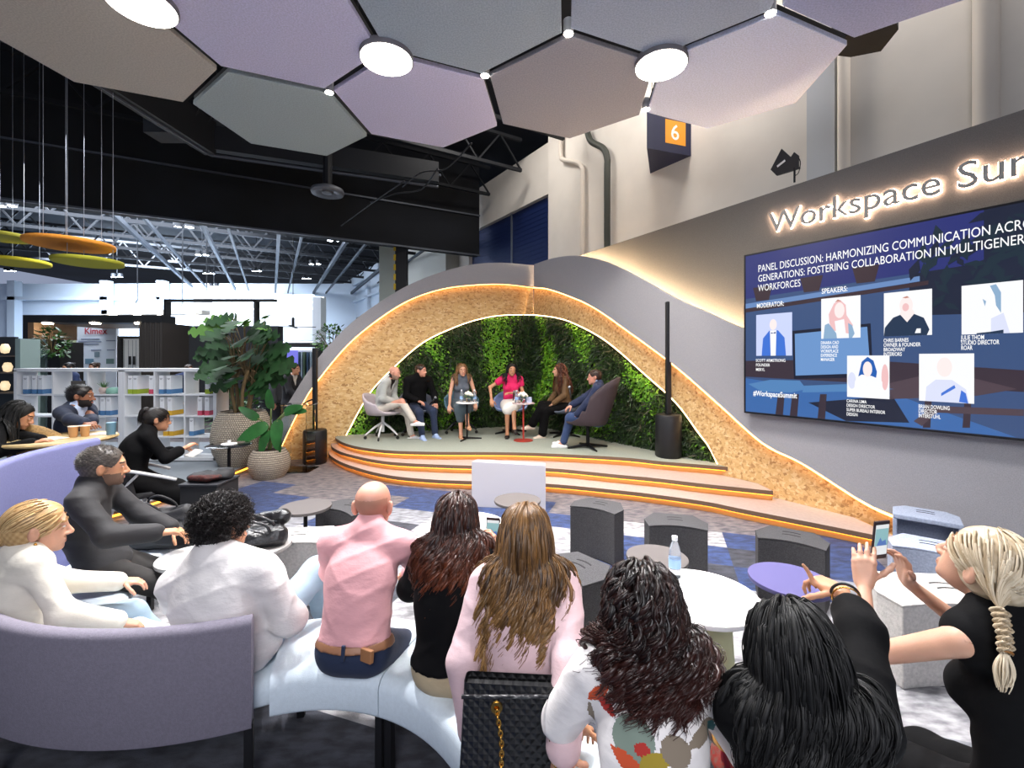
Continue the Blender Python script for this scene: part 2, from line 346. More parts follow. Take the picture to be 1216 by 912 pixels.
def platform(name, px, z, zlow, mat_top, lab, led_in=.05):
    e = smooth_curve(edge(px, z), 6); n = len(e)
    mb = MB()
    # back line: follow the arch planes, well behind
    back = []
    for p in e:
        q = p.copy()
        # go straight back until hitting planes
        tl = (Vector((CORN.x, CORN.y, 0)) + PL.n * .05 - p).dot(PL.n) / Vector((0, 1, 0)).dot(PL.n); tr = (Vector((CORN.x, CORN.y, 0)) + PR.n * (.05) - p).dot(PR.n) / Vector((0, 1, 0)).dot(PR.n)
        d = max(.02, min(tl, tr)); back.append(Vector((p.x, p.y + d, z)))
    th = .052
    vs = e + back + [Vector((p.x, p.y, z - th)) for p in e] + [Vector((p.x, p.y, z - th)) for p in back]
    for i in range(n - 1):
        mb.cm = 0; mb.add([vs[i], vs[i + 1], vs[n + i + 1], vs[n + i]], [(0, 1, 2, 3)])
        mb.cm = 1; mb.add([vs[i], vs[i + 1], vs[2 * n + i + 1], vs[2 * n + i]], [(3, 2, 1, 0)])
        mb.add([vs[2 * n + i], vs[2 * n + i + 1], vs[3 * n + i + 1], vs[3 * n + i]], [(3, 2, 1, 0)])
    mb.add([vs[n - 1], vs[2 * n - 1], vs[4 * n - 1], vs[3 * n - 1]], [(0, 1, 2, 3)])
    # recessed riser
    mb.cm = 2
    def inset(p, k):
        return Vector((p.x, p.y + k, 0))
    nor = []
    for i in range(n):
        t = (e[min(i + 1, n - 1)] - e[max(i - 1, 0)]); nor.append(Vector((-t.y, t.x, 0)).normalized())
    rr = [e[i] + nor[i] * led_in for i in range(n)]
    for i in range(n - 1):
        mb.add([Vector((rr[i].x, rr[i].y, zlow)), Vector((rr[i + 1].x, rr[i + 1].y, zlow)), Vector((rr[i + 1].x, rr[i + 1].y, z - th)), Vector((rr[i].x, rr[i].y, z - th))], [(0, 1, 2, 3)])
    mb.add([Vector((rr[-1].x, rr[-1].y, zlow)), Vector((back[-1].x, back[-1].y, zlow)), Vector((back[-1].x, back[-1].y, z)), Vector((rr[-1].x, rr[-1].y, z))], [(0, 1, 2, 3)])
    o = struct(mb.build(name, [mat_top, nose, riser]), lab)
    tb2 = MB(); tb2.tube([e[i] + nor[i] * (led_in - .026) + Vector((0, 0, -th - .004)) for i in range(n)], .008, 6)
    return o, tb2
for nm, px, z, zl, mt, lab, lm in (('stage_platform', E3, Z3, Z2, stgf, 'pale stage floor', LEDA), ('stage_step', E2, Z2, Z1, tread, 'upper step of the stage', LEDA), ('stage_step', E1, Z1, 0, tread, 'lower step of the stage', LEDA)):
    o, tb2 = platform(nm, px, z, zl, mt, lab)
    struct(tb2.build('trim_6', lm), 'led strip under the step edge')
# ---- planting of the green wall: leaves nobody could count
def planting():
    rg = np.random.default_rng(11); Vs, Fs, Cs = [], [], []; b = 0
    def inside(pl, lst, s, z):
        a = np.array(lst); return z < np.interp(s, a[:, 0], a[:, 1]) - .02
    for pl, lst, n in ((PL, lL, 9500), (PR, lR, 12500)):
        a = np.array(lst); s = rg.uniform(a[:, 0].min(), a[:, 0].max(), n * 2); z = rg.uniform(.36, a[:, 1].max(), n * 2); ok = inside(pl, lst, s, z); s, z = s[ok][:n], z[ok][:n]
        patch = np.sin(s * 4.6 + .9 * np.sin(z * 2.3 + s)) + .8 * np.sin(z * 1.9 - s * 3.2 + 1.3) + .5 * np.sin(5.3 * s + 2.1 * z) + rg.normal(0, .5, len(s))
        for i in range(len(s)):
            bright = patch[i] > .35
            L = rg.uniform(.05, .085) if bright else rg.uniform(.10, .19); wd = L * (.42 if bright else .13)
            c = np.array(pl.w(s[i], z[i], rg.uniform(.0, .07)))
            # leaf direction: droop and outward
            d = np.array(pl.d) * rg.normal(0, .7) + np.array([0, 0, 1]) * rg.normal(-.5, .5) + np.array(pl.n) * rg.uniform(.25, .9); d /= np.linalg.norm(d)
            u = np.array(pl.n) + rg.normal(0, .5, 3) + np.array([0, 0, .5]); sd = np.cross(d, u); sd /= np.linalg.norm(sd); up = np.cross(sd, d)
            pts = [c, c + d * L * .35 + sd * wd * .5 + up * L * .03, c + d * L * .75 + sd * wd * .42 - up * L * .02, c + d * L - up * L * .14, c + d * L * .75 - sd * wd * .42 - up * L * .02, c + d * L * .35 - sd * wd * .5 + up * L * .03, c + d * L * .4 - up * L * .03, c + d * L * .75 - up * L * .07]
            Vs += pts; Fs += [(b, b + 1, b + 6, b + 6), (b + 1, b + 2, b + 7, b + 6), (b + 2, b + 3, b + 7, b + 7), (b + 3, b + 4, b + 7, b + 7), (b + 4, b + 5, b + 6, b + 7), (b + 5, b, b + 6, b + 6)]
            k = (0 if rg.random() < .75 else 1) if bright else (2 if rg.random() < .7 else (3 if rg.random() < .8 else 4)); Cs += [k] * 6; b += 8
    F4 = [f for f in Fs]; tri = np.array([f[:3] if f[2] == f[3] else (-1, -1, -1) for f in F4]); q = np.array(F4); isq = tri[:, 0] < 0
    Cs = np.array(Cs)
    mats = [M('leaf_bright', '5f9a1c', .45, var=(6, .3)), M('leaf_fresh', '7fae2c', .45), M('leaf_dark', '263a1c', .5, var=(6, .3)), M('leaf_mid', '38571f', .5), M('leaf_dry', '5c5a44', .6)]
    o = raw_mesh('wall_planting', np.array(Vs), [q[isq], tri[~isq]], mats, smooth=False, mi=np.r_[Cs[isq], Cs[~isq]])
    return tag(o, 'living green wall of ferns and glossy leaves behind the panel', 'green wall', kind='stuff')
planting()
# ---- hexagonal ceiling panels
HZ = 2.9
def felt_p(n, c): return M(n, c, .95, var=(70, .12), bump=(110, .4))
hexm = dict(lav=felt_p('panel_lavender', 'd0cdea'), tan=felt_p('panel_taupe', 'c2bbb0'), grn=felt_p('panel_sage', 'a9b6b8'), gry=felt_p('panel_slate', '9fadba'), brn=felt_p('panel_mauve_brown', '9a9aa4'), lil=felt_p('panel_lilac_grey', 'cdd6f2'), blu=felt_p('panel_blue_grey', 'a0adc2'), plm=felt_p('panel_plum', 'a2abcf'))
AV = Vector((cos(R(-8.5)), sin(R(-8.5)))) * .592 * HZ; BV = Vector((cos(R(-68.5)), sin(R(-68.5)))) * .592 * HZ; C0 = Vector((-.3641, 1.804)) * HZ
back_m = M('panel_back', '2a2a2e', .9)
for (i, j, mk, lab) in ((-1, 0, 'grn', 'sage grey hexagonal felt ceiling panel, smallest looking, at the lower left'), (0, 0, 'lav', 'lavender hexagonal felt ceiling panel below the middle round lamp'), (1, 0, 'brn', 'brownish grey hexagonal ceiling panel left of the right round lamp'), (2, 0, 'lil', 'pale lilac hexagonal ceiling panel in front of the blue number box'),
                        (-2, 1, 'tan', 'large taupe hexagonal ceiling panel in the upper left corner'), (-1, 1, 'lav', 'lavender hexagonal ceiling panel between two round lamps'), (0, 1, 'gry', 'slate grey hexagonal ceiling panel cut by the top edge'), (1, 1, 'blu', 'blue grey hexagonal ceiling panel above the right round lamp'), (2, 1, 'plm', 'plum grey hexagonal ceiling panel in the upper right')):
    c = C0 + AV * i + BV * j; rt = thing('ceiling_panel', lab, 'acoustic panel', (c.x, c.y, CZ + HZ), group='hexagonal ceiling panels')
    hx = [(.325 * HZ * cos(R(23 + 60 * k)), .325 * HZ * sin(R(23 + 60 * k))) for k in range(6)]
    m1 = MB().prism(hx, 0, .05); m1.build('felt_board', hexm[mk], rt, bevel=.006)
    m2 = MB()
    for k in range(6):
        m2.bar((hx[k][0] * .97, hx[k][1] * .97, .075), (hx[(k + 1) % 6][0] * .97, hx[(k + 1) % 6][1] * .97, .075), .04, .045)
    m2.build('frame', back_m, rt)
    for k in (0, 2, 4): MB().tube([(hx[k][0] * .8, hx[k][1] * .8, .09), (hx[k][0] * .8, hx[k][1] * .8, 2.5)], .004, 6).build('hanging_rod', back_m, rt)
LAMP = M('lamp_diffuser', 'ffffff', emit=14, ecol='fff4e6'); blk = M('black_metal', '15161a', .45, .6); whm = M('white_metal', 'd8d8da', .4)
for (x, y, lab) in ((459, 72, 'round flat ceiling lamp between lavender and slate panels'), (785, 79, 'round flat ceiling lamp at the right, near the number box'), (168, 8, 'round flat ceiling lamp cut by the top edge at the left')):
    p = P(x, y, F * 2.85 / (HY - y)); rt = thing('round_lamp', lab, 'ceiling lamp', p, group='round ceiling lamps')
    MB().lathe([(.245, 0.005), (.25, .01), (.25, .07), (.2, .08), (0, .08)], 40).build('housing', M('lamp_housing', '6d6a70', .5), rt, smooth=False, auto=40)
    MB().lathe([(0, 0), (.238, 0), (.238, .012)], 40).build('diffuser', LAMP, rt)
    MB().tube([(0, 0, .08), (0, 0, 2)], .006, 6).build('cable', back_m, rt)
for k, (x, y) in enumerate(((675, 40), (576, 90), (391, 110), (767, 130), (915, 16))):
    p = P(x, y, F * 2.9 / (HY - y)); rt = thing('spot_lamp', ['small round spot lamp at the top between slate and blue grey panels', 'small spot lamp right of the middle round lamp', 'small spot lamp at the left tip of the lavender panel', 'small spot lamp below the right round lamp', 'small spot lamp in the upper right corner between panels'][k], 'spot lamp', p, group='small spots between ceiling panels')
    MB().lathe([(.045, 0), (.045, .12), (0, .12)], 20).build('housing', whm, rt, auto=40)
    MB().lathe([(0, -.004), (.04, -.004), (.04, .006)], 20).build('lens', M('spot_lens', 'ffffff', emit=45, ecol='ffeeda'), rt)
# ---- hall: roof, dark bulkhead, trusses, building wall behind
roof = MB().box((-6, 22, 9.2), (70, 60, .1)).build('ceiling', M('hall_roof', '090b10', .9, var=(.35, .5, '141922'))); struct(roof, 'black hall roof')  # bluish noise patches in the colour imitate lit roof panels
b0 = P(0, 238, F * 3.7 / 189); b1 = P(460, 292, F * 3.7 / 135); d = (b1 - b0); d.z = 0; L0 = d.length; d.normalize(); nn = Vector((d.y, -d.x, 0))
bulk = MB(); fa, fb = b0 - d * 8, b1 + d * 3.2
bulk.bar(Vector((fa.x, fa.y, 7.3)), Vector((fb.x, fb.y, 7.3)), .3, 3.6); struct(bulk.build('trim_7', M('black_bulkhead', '0b0d12', .85, var=(.5, .4, '12161e'))), 'black bulkhead across the hall roof')
tr = MB(); 
for zz in (5.5, 6.9): tr.bar(Vector((fa.x, fa.y, zz)) + nn * .2, Vector((fb.x, fb.y, zz)) + nn * .2, .05, .05)
tg = tr.build('ceiling_rail', M('grey_steel', '585d66', .5, .5)); struct(tg)
steel = M('truss_steel', '15181e', .6, .3); steel_l = M('truss_steel_light', '343b45', .6, .3)
def truss(a, b, h, nb, mat, r=.06):
    a, b = Vector(a), Vector(b); mb = MB(); up = Vector((0, 0, h)); mb.bar(a, b, r * 2, r * 2); mb.bar(a + up, b + up, r * 2, r * 2)
    for i in range(nb):
        p, q = a.lerp(b, i / nb), a.lerp(b, (i + 1) / nb); m_ = (p + q) / 2 + up; mb.bar(p, m_, r, r); mb.bar(m_, q, r, r)
    return mb
for k in range(6):
    off = -nn * (2.2 + 3.1 * k); a = Vector((fa.x, fa.y, 6.5 + .12 * k)) + off; b = Vector((fb.x, fb.y, 6.5 + .12 * k)) + off
    struct(truss(a - d * 6, b + d * 4, 1.3, 16, steel).build('ceiling_truss', steel), 'black roof truss across the hall')
for k in range(5):
    a = b0 + d * (1.2 + 2.3 * k) - nn * .4; a.z = 6.35; b = a - nn * 19
    struct(MB().bar(a, b, .12, .16).build('ceiling_purlin', steel_l), 'pale roof purlin')
    struct(MB().bar(a + d * .75, b + d * .75, .08, .10).build('ceiling_purlin', steel_l), 'pale roof purlin')
for k in range(3):
    a = fa + nn * (2.0 + 2.2 * k); b = fb + nn * (1.0 + 2.2 * k); struct(truss((a.x, a.y, 7.4), (b.x, b.y, 7.4), .9, 14, steel, .045).build('ceiling_truss', steel), 'black roof truss above the stand')
# hall lights: pairs of small bright lamps
HL = M('hall_lamp_lens', 'ffffff', emit=30, ecol='e6f2ff')
for (x, y, z, w_) in ((168, 119, 8.6, .16), (207, 216, 7.2, .13), (486, 186, 8.8, .12), (430, 248, 7.4, .13), (218, 270, 6.6, .16), (397, 286, 6.4, .12), (240, 303, 6.5, .13), (248, 325, 6.5, .14), (139, 329, 6.5, .14), (374, 314, 6.5, .13), (364, 331, 6.6, .12), (355, 346, 6.8, .14), (305, 322, 6.8, .12), (8, 245, 6.5, .13), (254, 340, 6.8, .14), (12, 322, 6.8, .14)):
    p = P(x, y, F * (z - CZ) / (HY - y)); rt = thing('hall_lamp', 'pair of small bright white lamps under the dark hall roof', 'hall lamp', p, group='paired lamps under the hall roof')
    for s_ in (-1, 1):
        MB().lathe([(0, 0), (w_ * .8, 0), (w_ * .8, .02)], 14, (s_ * w_ * 1.3, 0, 0)).build('lens', HL, rt); MB().lathe([(w_, .01), (w_ * .9, .2), (0, .22)], 14, (s_ * w_ * 1.3, 0, 0)).build('housing', steel, rt)
    MB().tube([(0, 0, .2), (0, 0, 9.2 - z)], .015, 5).build('cable', steel, rt)
# building wall behind the stand (parallel to the right wall), with shutter
CB = PR.o - PR.n * 2.2; PB = Plane((CB.x, CB.y), (dR.x, dR.y))
white = M('painted_wall', 'd6d0c8', .85, var=(1.2, .04)); white2 = M('painted_wall_blue', 'c3ccd6', .85)
sa, za = PB.sz(655, 165); sb, zb = PB.sz(545, 240)
ze = (za + zb) / 2; s_end = PB.sz(1500, 100)[0]
sh0, sht = PB.sz(557, 275); sh1, sht2 = PB.sz(655, 228)
mb = MB()
def slab(mb, pl, s0, s1, z0_, z1_, off, th): mb.add([pl.w(a, z, o_) for o_ in (off, off - th) for a, z in ((s0, z0_), (s1, z0_), (s1, z1_), (s0, z1_))], [(0, 1, 2, 3), (7, 6, 5, 4), (0, 4, 5, 1), (1, 5, 6, 2), (2, 6, 7, 3), (3, 7, 4, 0)])
slab(mb, PB, PB.sz(545, 300)[0], sh0, 0, ze, 0, .3); slab(mb, PB, sh0, sh1, sht2, ze, 0, .3)
struct(mb.build('wall_building', white), 'white building wall with a blue shutter')
mb = MB(); slab(mb, PB, sh1, s_end, 0, 9.1, .12, .4); struct(mb.build('wall_back', white), 'white building wall behind the stand')
shm = M('shutter_blue', '1c2c5c', .45, .2)
mb = MB(); n = 46; H_ = sht2
for i in range(n): slab(mb, PB, sh0, sh1, H_ * i / n, H_ * (i + .82) / n, -.12 - .02, .02); slab(mb, PB, sh0, sh1, H_ * (i + .8) / n, H_ * (i + 1) / n, -.13 - .02, .02)
dr = struct(mb.build('door_1', shm), 'blue roller shutter high behind the arch')
mb = MB(); sm = PB.sz(604, 270)[0]; slab(mb, PB, sm - .04, sm + .04, 0, H_, -.1, .03); struct(mb.build('door_2', M('shutter_rail', '6d7684', .5, .4)), 'shutter rail')
# pillars and recess left of the shutter
mb = MB(); slab(mb, PB, PB.sz(487, 300)[0], PB.sz(543, 300)[0], 0, PB.sz(520, 252, .5)[1], .5, .9); struct(mb.build('wall_column', M('column_beige', 'b9b7ae', .8)), 'beige building column left of the shutter')
pc = P(477, 330, 15); MB_ = MB().box((pc.x, pc.y, 3.8), (.36, .3, 7.6)); struct(MB_.build('wall_pillar', M('pillar_black', '101216', .6)), 'black steel pillar')
hz = MB()
for i in range(10): hz.box((pc.x - .19, pc.y - .17, 4.2 + i * .32), (.07, .02, .2))
struct(hz.build('trim_8', M('hazard_yellow', 'c9a81c', .6)), 'yellow hazard stripe on the black pillar')
pc2 = P(463, 320, 17); struct(MB().box((pc2.x, pc2.y, 3.1), (.66, .5, 6.2)).build('wall_pier', M('pier_green', 'b7bdb2', .8)), 'pale green building pier')
# far side wall of the hall (receding left), with beam and openings
PB2 = Plane((CB.x - PB.n.x * 0, CB.y), (dR.x, dR.y)); f0 = PB2.sz(378, 340)[0]; f1 = PB2.sz(456, 320)[0]; ft = PB2.sz(450, 318)[1]
mb = MB(); slab(mb, PB2, f0, f1, 0, ft - .2, .1, .3); struct(mb.build('wall_far_side', white2), 'blue white side wall of the hall, far away')
mb = MB(); slab(mb, PB2, f0, f1, ft - .45, ft + .1, .35, .25); slab(mb, PB2, f0, f1, ft - 1.6, ft - 1.45, .3, .2)
for a in (.12, .5, .86): slab(mb, PB2, f0 + (f1 - f0) * a, f0 + (f1 - f0) * a + .5, 0, ft - .3, .3, .2)
struct(mb.build('trim_9', white2), 'pale beam along the far side wall')
mb = MB()
for a in (.28, .62): slab(mb, PB2, f0 + (f1 - f0) * a, f0 + (f1 - f0) * (a + .2), 0, ft - 2.6, .12, .02)
struct(mb.build('window_1', M('far_opening', '2a3440', .4)), 'dark openings in the far side wall')

# structure under the roof above the stand: a box beam with a pale lower edge, pipes, cables and an air outlet
def zp(x, y, z): return P(x, y, F * (z - CZ) / (HY - y))
bm_ = MB(); q0, q1, q2 = zp(-60, -10, 6.2), zp(250, 184, 6.2), zp(520, 222, 6.2)
bm_.bar(q0 + Vector((0, 0, .35)), q1 + Vector((0, 0, .35)), .25, .7); bm_.bar(q1 + Vector((0, 0, .35)), q2 + Vector((0, 0, .35)), .2, .5); struct(bm_.build('ceiling_beam', steel), 'black box beam under the hall roof')
bm_ = MB(); bm_.tube([q0, q1], .03, 6); bm_.tube([q1, q2], .04, 8); bm_.tube([q1 + Vector((0, .4, .5)), q2 + Vector((0, .5, .5))], .035, 6); struct(bm_.build('ceiling_pipe', M('grey_pipe', '4a4f58', .5, .5)), 'grey pipes along the beam')
bm_ = MB()
for k in range(9): a_ = q0.lerp(q1, .25 + .08 * k); bm_.bar(a_ + Vector((0, 0, .1)), a_ + Vector((.3, .6, 1.2)), .035, .035)
struct(bm_.build('ceiling_brace', steel), 'braces of the box beam')
vt = thing('air_outlet', 'round grey air outlet under the black bulkhead', 'air vent', zp(389, 228, 5.6)); MB().lathe([(.16, 0), (.34, -.05), (.36, 0), (.34, .06), (.2, .12), (.16, .06), (.16, 0)], 32).build('ring', M('vent_grey', '6c7078', .5, .3), vt, smooth=True); MB().lathe([(.05, -.02), (.12, -.03), (.12, .06), (.05, .06)], 24).build('core', M('vent_grey', '6c7078', .5, .3), vt, smooth=True); MB().tube([(0, 0, .05), (0, 0, 3.5)], .1, 10).build('duct', steel, vt)
for k, px in enumerate((((480, 215), (455, 232), (430, 250), (405, 268)), ((520, 200), (500, 225), (470, 230), (440, 240)), ((560, 170), (530, 200), (500, 205), (478, 222)))):
    o = MB().tube(smooth_curve([zp(x, y, 5.7 + .2 * k) for x, y in px], 6), .018, 6).build('cable', M('cable_grey', '2a2c31', .6), smooth=True); tag(o, ['loose grey cable hanging lowest below the roof beam', 'loose cable crossing beside the black pillar', 'loose cable nearest the lavender ceiling panel'][k], 'cable')
bx_ = MB(); w_ = zp(200, 150, 6.9); bx_.box((w_.x, w_.y, w_.z), (.7, .5, .5)); bx_.box((w_.x + .8, w_.y + .2, w_.z - .1), (.35, .4, .6)); struct(bx_.build('trim_15', M('roof_unit', '3a4048', .6)), 'grey roof units')

# ================================================================== SCREEN, LETTERING, WALL ITEMS
def E(name, col, k=1.0): return M(name, '000000', rough=.3, emit=k * .68, ecol=col)
def scr(x, y): return PR.sz(x, y, SCR)
st, sb = scr(885, 303), scr(882, 490); tr_ = scr(1216, 237); SW = 3.75
s0, ztop, zbot = (st[0] + sb[0]) / 2, (st[1] + tr_[1]) / 2, (scr(1216, 524)[1] + sb[1]) / 2
scren = thing('screen', 'large wall screen showing the panel discussion speakers', 'screen', PR.w(s0, zbot, SCR)); SO = Vector(scren.location)
mb = MB(); slab(mb, PR, s0, s0 + SW, zbot, ztop, SCR, .08); mb.build('screen_frame', M('screen_bezel', '0a0b10', .3), scren, off=SO)
def quad(mb, pts, off): mb.add([PR.w(a, z, SCR + off) for a, z in pts], [tuple(range(len(pts)))])
H0 = ztop - zbot
bgm = [E('screen_indigo', '2b3276'), E('screen_slate', '3c5480'), E('screen_shelf', '3d2c33'), E('screen_ledge', '6c8fc4'), E('screen_monitor_glow', '6f9ad2'), E('screen_monitor_edge', '141a30'), E('screen_desk', '3b2f3a'), E('screen_floor_blue', '3d6cae'), E('screen_shade', '1b2238'), E('screen_paper', '5688bf'), E('screen_leaf', '1b2d3a'), E('screen_wood', '52434c'), E('screen_pale', '55719f')]
mb = MB()
def bgp(k, px, off): mb.cm = k; quad(mb, [(max(s0 + .02, min(s0 + SW - .02, a)), max(zbot + .02, min(ztop - .02, z))) for a, z in [scr(*p) for p in px]], off)
def bgn(k, uv, off): mb.cm = k; quad(mb, [(s0 + u * SW, zbot + v * H0) for u, v in uv], off)
bgn(1, [(.006, .01), (.994, .01), (.994, .99), (.006, .99)], .001)
bgn(0, [(.006, .72), (.55, .76), (.55, .99), (.006, .99)], .002); bgn(8, [(.42, .55), (.994, .5), (.994, .99), (.42, .99)], .0015)
bgn(12, [(.72, .25), (.82, .25), (.9, .75), (.8, .75)], .002)
bgn(3, [(.006, .66), (.44, .71), (.44, .735), (.006, .69)], .003); bgn(2, [(.006, .635), (.46, .69), (.46, .71), (.006, .66)], .003)
for u, v in ((.06, .7), (.2, .72), (.33, .735)): bgn(2, [(u - .02, v), (u + .02, v), (u + .03, v + .085), (u - .03, v + .085)], .0035)
bgp(5, [(941, 393), (1034, 384), (1037, 448), (943, 450)], .004); bgp(4, [(944, 396.5), (1030, 388), (1034, 443), (945, 446)], .0045)
bgn(6, [(.006, .23), (.7, .2), (.7, .28), (.3, .34), (.006, .33)], .003); bgp(11, [(1057, 455), (1120, 440), (1208, 462), (1160, 470), (1057, 474)], .0035)
bgp(9, [(889, 456), (915, 451), (950, 452), (958, 462), (940, 466), (905, 465)], .005); bgp(9, [(955, 458), (1010, 456), (1062, 462), (1006, 465), (953, 466)], .005)
bgn(7, [(.006, .012), (.6, .012), (.4, .16), (.1, .2), (.006, .22)], .0025); bgn(7, [(.62, .012), (.98, .012), (.98, .09), (.66, .12)], .0028)
for x in (928, 945, 978, 1103, 1150): bgp(6, [(x - 4, 468), (x + 4, 468), (x + 2, 508), (x - 7, 508)], .004)
bgp(8, [(960, 478), (1060, 470), (1080, 502), (1005, 500)], .0035); bgp(11, [(1085, 500), (1110, 482), (1216, 486), (1216, 494), (1112, 490), (1095, 506)], .0045)
rr = random.Random(5)
for k in range(150):
    u, v = rr.gauss(.62, .13), rr.gauss(.80, .09)
    if not (.42 < u < .98 and .5 < v < .97): continue
    a = rr.uniform(0, 6.28); l = rr.uniform(.012, .03); bgn(10 if k % 3 else 8, [(u + l * cos(a), v + 1.8 * l * sin(a)), (u + .4 * l * cos(a + 1.6), v + .7 * l * sin(a + 1.6)), (u - l * cos(a), v - 1.8 * l * sin(a)), (u - .4 * l * cos(a + 1.6), v - .7 * l * sin(a + 1.6))], .005 + k * 1e-5)
mb.build('display', bgm, scren, off=SO)
wtx = E('screen_text', 'ffffff', 1.15)
def stext(name, body, x, y, h, xe=None, bold=.012, parent=None, kx=1):
    a, z = scr(x, y); w_ = scr(xe, y)[0] - a if xe else None
    m = PR.mat(a, z, SCR + .008) @ Matrix.Diagonal((kx, 1, 1, 1)); m.translation = PR.w(a, z, SCR + .008); m.translation = m.translation - SO
    return text_mesh(name, body, h / .72, wtx, parent or scren, m, width=w_, bold=bold)
stext('heading', 'PANEL DISCUSSION: HARMONIZING COMMUNICATION ACROSS', 900.5, 323, .083, None, .018)
# measure the full heading by its visible part
def fitted(body, part, x, y, xe, h, nm):
    a, z = scr(x, y); w_ = scr(xe, y)[0] - a
    t1 = text_mesh('heading', part, h / .72, wtx); wp = max(v.co.x for v in t1.data.vertices); bpy.data.objects.remove(t1)
    m = PR.mat(a, z, SCR + .008) @ Matrix.Diagonal((w_ / wp, 1, 1, 1)); m.translation = m.translation - SO
    return text_mesh(nm, body, h / .72, wtx, scren, m, bold=0)
bpy.data.objects.remove(bpy.data.objects['heading'])
fitted('PANEL DISCUSSION: HARMONIZING COMMUNICATION ACROSS', 'PANEL DISCUSSION:', 900.5, 323.4, 977.7, .086, 'heading')
fitted('GENERATIONS: FOSTERING COLLABORATION IN MULTIGENERATIONAL', 'GENERATIONS:', 900.5, 334.9, 956, .082, 'heading')
fitted('WORKFORCES', 'WORKFORCES', 900.5, 346.3, 951, .082, 'heading')
stext('caption', 'MODERATOR:', 899, 366, .055, 931); stext('caption', 'SPEAKERS:', 976, 349, .055, 1006.5)
stext('caption', '#WorkspaceSummit', 895, 469.5, .062, 947, .02)
def capt(lines, x, y, dy, h, xe=None):
    probe_ = [(text_mesh('probe', l, h / .72, wtx)) for l in lines]; wmax = max(max(v.co.x for v in o_.data.vertices) for o_ in probe_)
    for o_ in probe_: bpy.data.objects.remove(o_)
    kx = (scr(xe, y)[0] - scr(x, y)[0]) / wmax
    for i, l in enumerate(lines): stext('caption', l, x, y + dy * i, h, None, .012, kx=kx)
capt(['SCOTT ARMSTRONG', 'FOUNDER', 'MERYL'], 898, 429.5, 5.4, .034, 933)
capt(['DINARA CAO', 'DESIGN AND', 'WORKPLACE', 'EXPERIENCE', 'MANAGER'], 975, 409, 4.9, .034, 996.5)
capt(['CHRIS BARNES', 'OWNER & FOUNDER', 'BROADWAY', 'INTERIORS'], 1049.5, 406.5, 5.4, .036, 1093.5)
capt(['JULIE THOM', 'STUDIO DIRECTOR', 'ROAR'], 1141.5, 403.5, 6.0, .038, 1187)
capt(['CARINA LIMA', 'DESIGN DIRECTOR', 'SUPER BUREAU INTERIOR', 'DESIGN'], 1005.6, 477.5, 5.2, .032, 1051.5)
capt(['BRIAN DOWLING', 'DIRECTOR', 'INTERSTUHL'], 1091, 484.5, 5.4, .036, 1128)
pm = {k: E('portrait_' + k, c, 1.05) for k, c in dict(white='fbfcff', blue='3f74d8', navy='1f3c86', skin='fff0ee', pink='f3c3c4', hair='c98f80', dark='20344f', bhair='1f5fb4', pale='dfe4fb', grey='8fb0cf', haze='cfd9ff').items()}
def ell(cx, cy, rx, ry, n=20): return [(cx + rx * cos(2 * pi * i / n), cy + ry * sin(2 * pi * i / n)) for i in range(n)]
def portrait(TL, TR, BL, BR, shapes, bg='white'):
    c = [scr(*q) for q in (TL, TR, BL, BR)]; a0, a1 = (c[0][0] + c[2][0]) / 2, (c[1][0] + c[3][0]) / 2; zt, zb_ = (c[0][1] + c[1][1]) / 2, (c[2][1] + c[3][1]) / 2
    mb = MB(); ks = [bg] + [s[0] for s in shapes]; uk = sorted(set(ks))
    for i, (k, pts) in enumerate([(bg, [(0, 0), (1, 0), (1, 1), (0, 1)])] + shapes):
        mb.cm = uk.index(k); mb.add([PR.w(a0 + u * (a1 - a0), zb_ + v * (zt - zb_), SCR + .007 + .0006 * i) for u, v in pts], [tuple(range(len(pts)))])
    mb.build('portrait', [pm[k] for k in uk], scren, off=SO)
portrait((898.8, 374.4), (941, 370.4), (898, 423), (941, 421.7), [('blue', [(.16, 0), (.2, .42), (.38, .6), (.62, .6), (.8, .42), (.84, 0)]), ('white', [(.42, .0), (.40, .6), (.58, .6), (.56, 0)]), ('skin', ell(.49, .74, .1, .13)), ('navy', [(.43, .56), (.49, .54), (.56, .57), (.56, .52), (.49, .535), (.43, .52)])], 'haze')
portrait((975.7, 355.3), (1022.5, 350.2), (975.4, 402.9), (1021.9, 400.3), [('pink', [(.22, .38), (.2, .6), (.34, .86), (.5, .93), (.64, .8), (.66, .55), (.82, .3), (.72, .1), (.3, .2)]), ('skin', ell(.48, .68, .13, .19)), ('grey', [(.06, 0), (.1, .34), (.2, .38), (.5, 0)]), ('grey', [(.72, 0), (.7, .36), (.8, .3), (.86, .1), (.8, 0)]), ('hair', [(.36, .88), (.44, .95), (.54, .9), (.44, .9)]), ('white', [(.42, 0), (.36, .42), (.6, .46), (.66, 0)])])
portrait((1050.7, 348.8), (1107.7, 342.2), (1049.3, 399.5), (1106.5, 397.8), [('dark', [(.0, 0), (.02, .2), (.2, .42), (.36, .48), (.64, .48), (.84, .38), (.95, .12), (.9, 0)]), ('skin', [(.34, .5), (.5, .3), (.66, .5), (.6, .6), (.4, .6)]), ('skin', ell(.48, .68, .14, .2)), ('pink', ell(.47, .64, .07, .09)), ('hair', [(.4, .86), (.5, .89), (.55, .85), (.47, .84)]), ('white', [(.66, .05), (.78, .05), (.78, .15), (.7, .15)])])
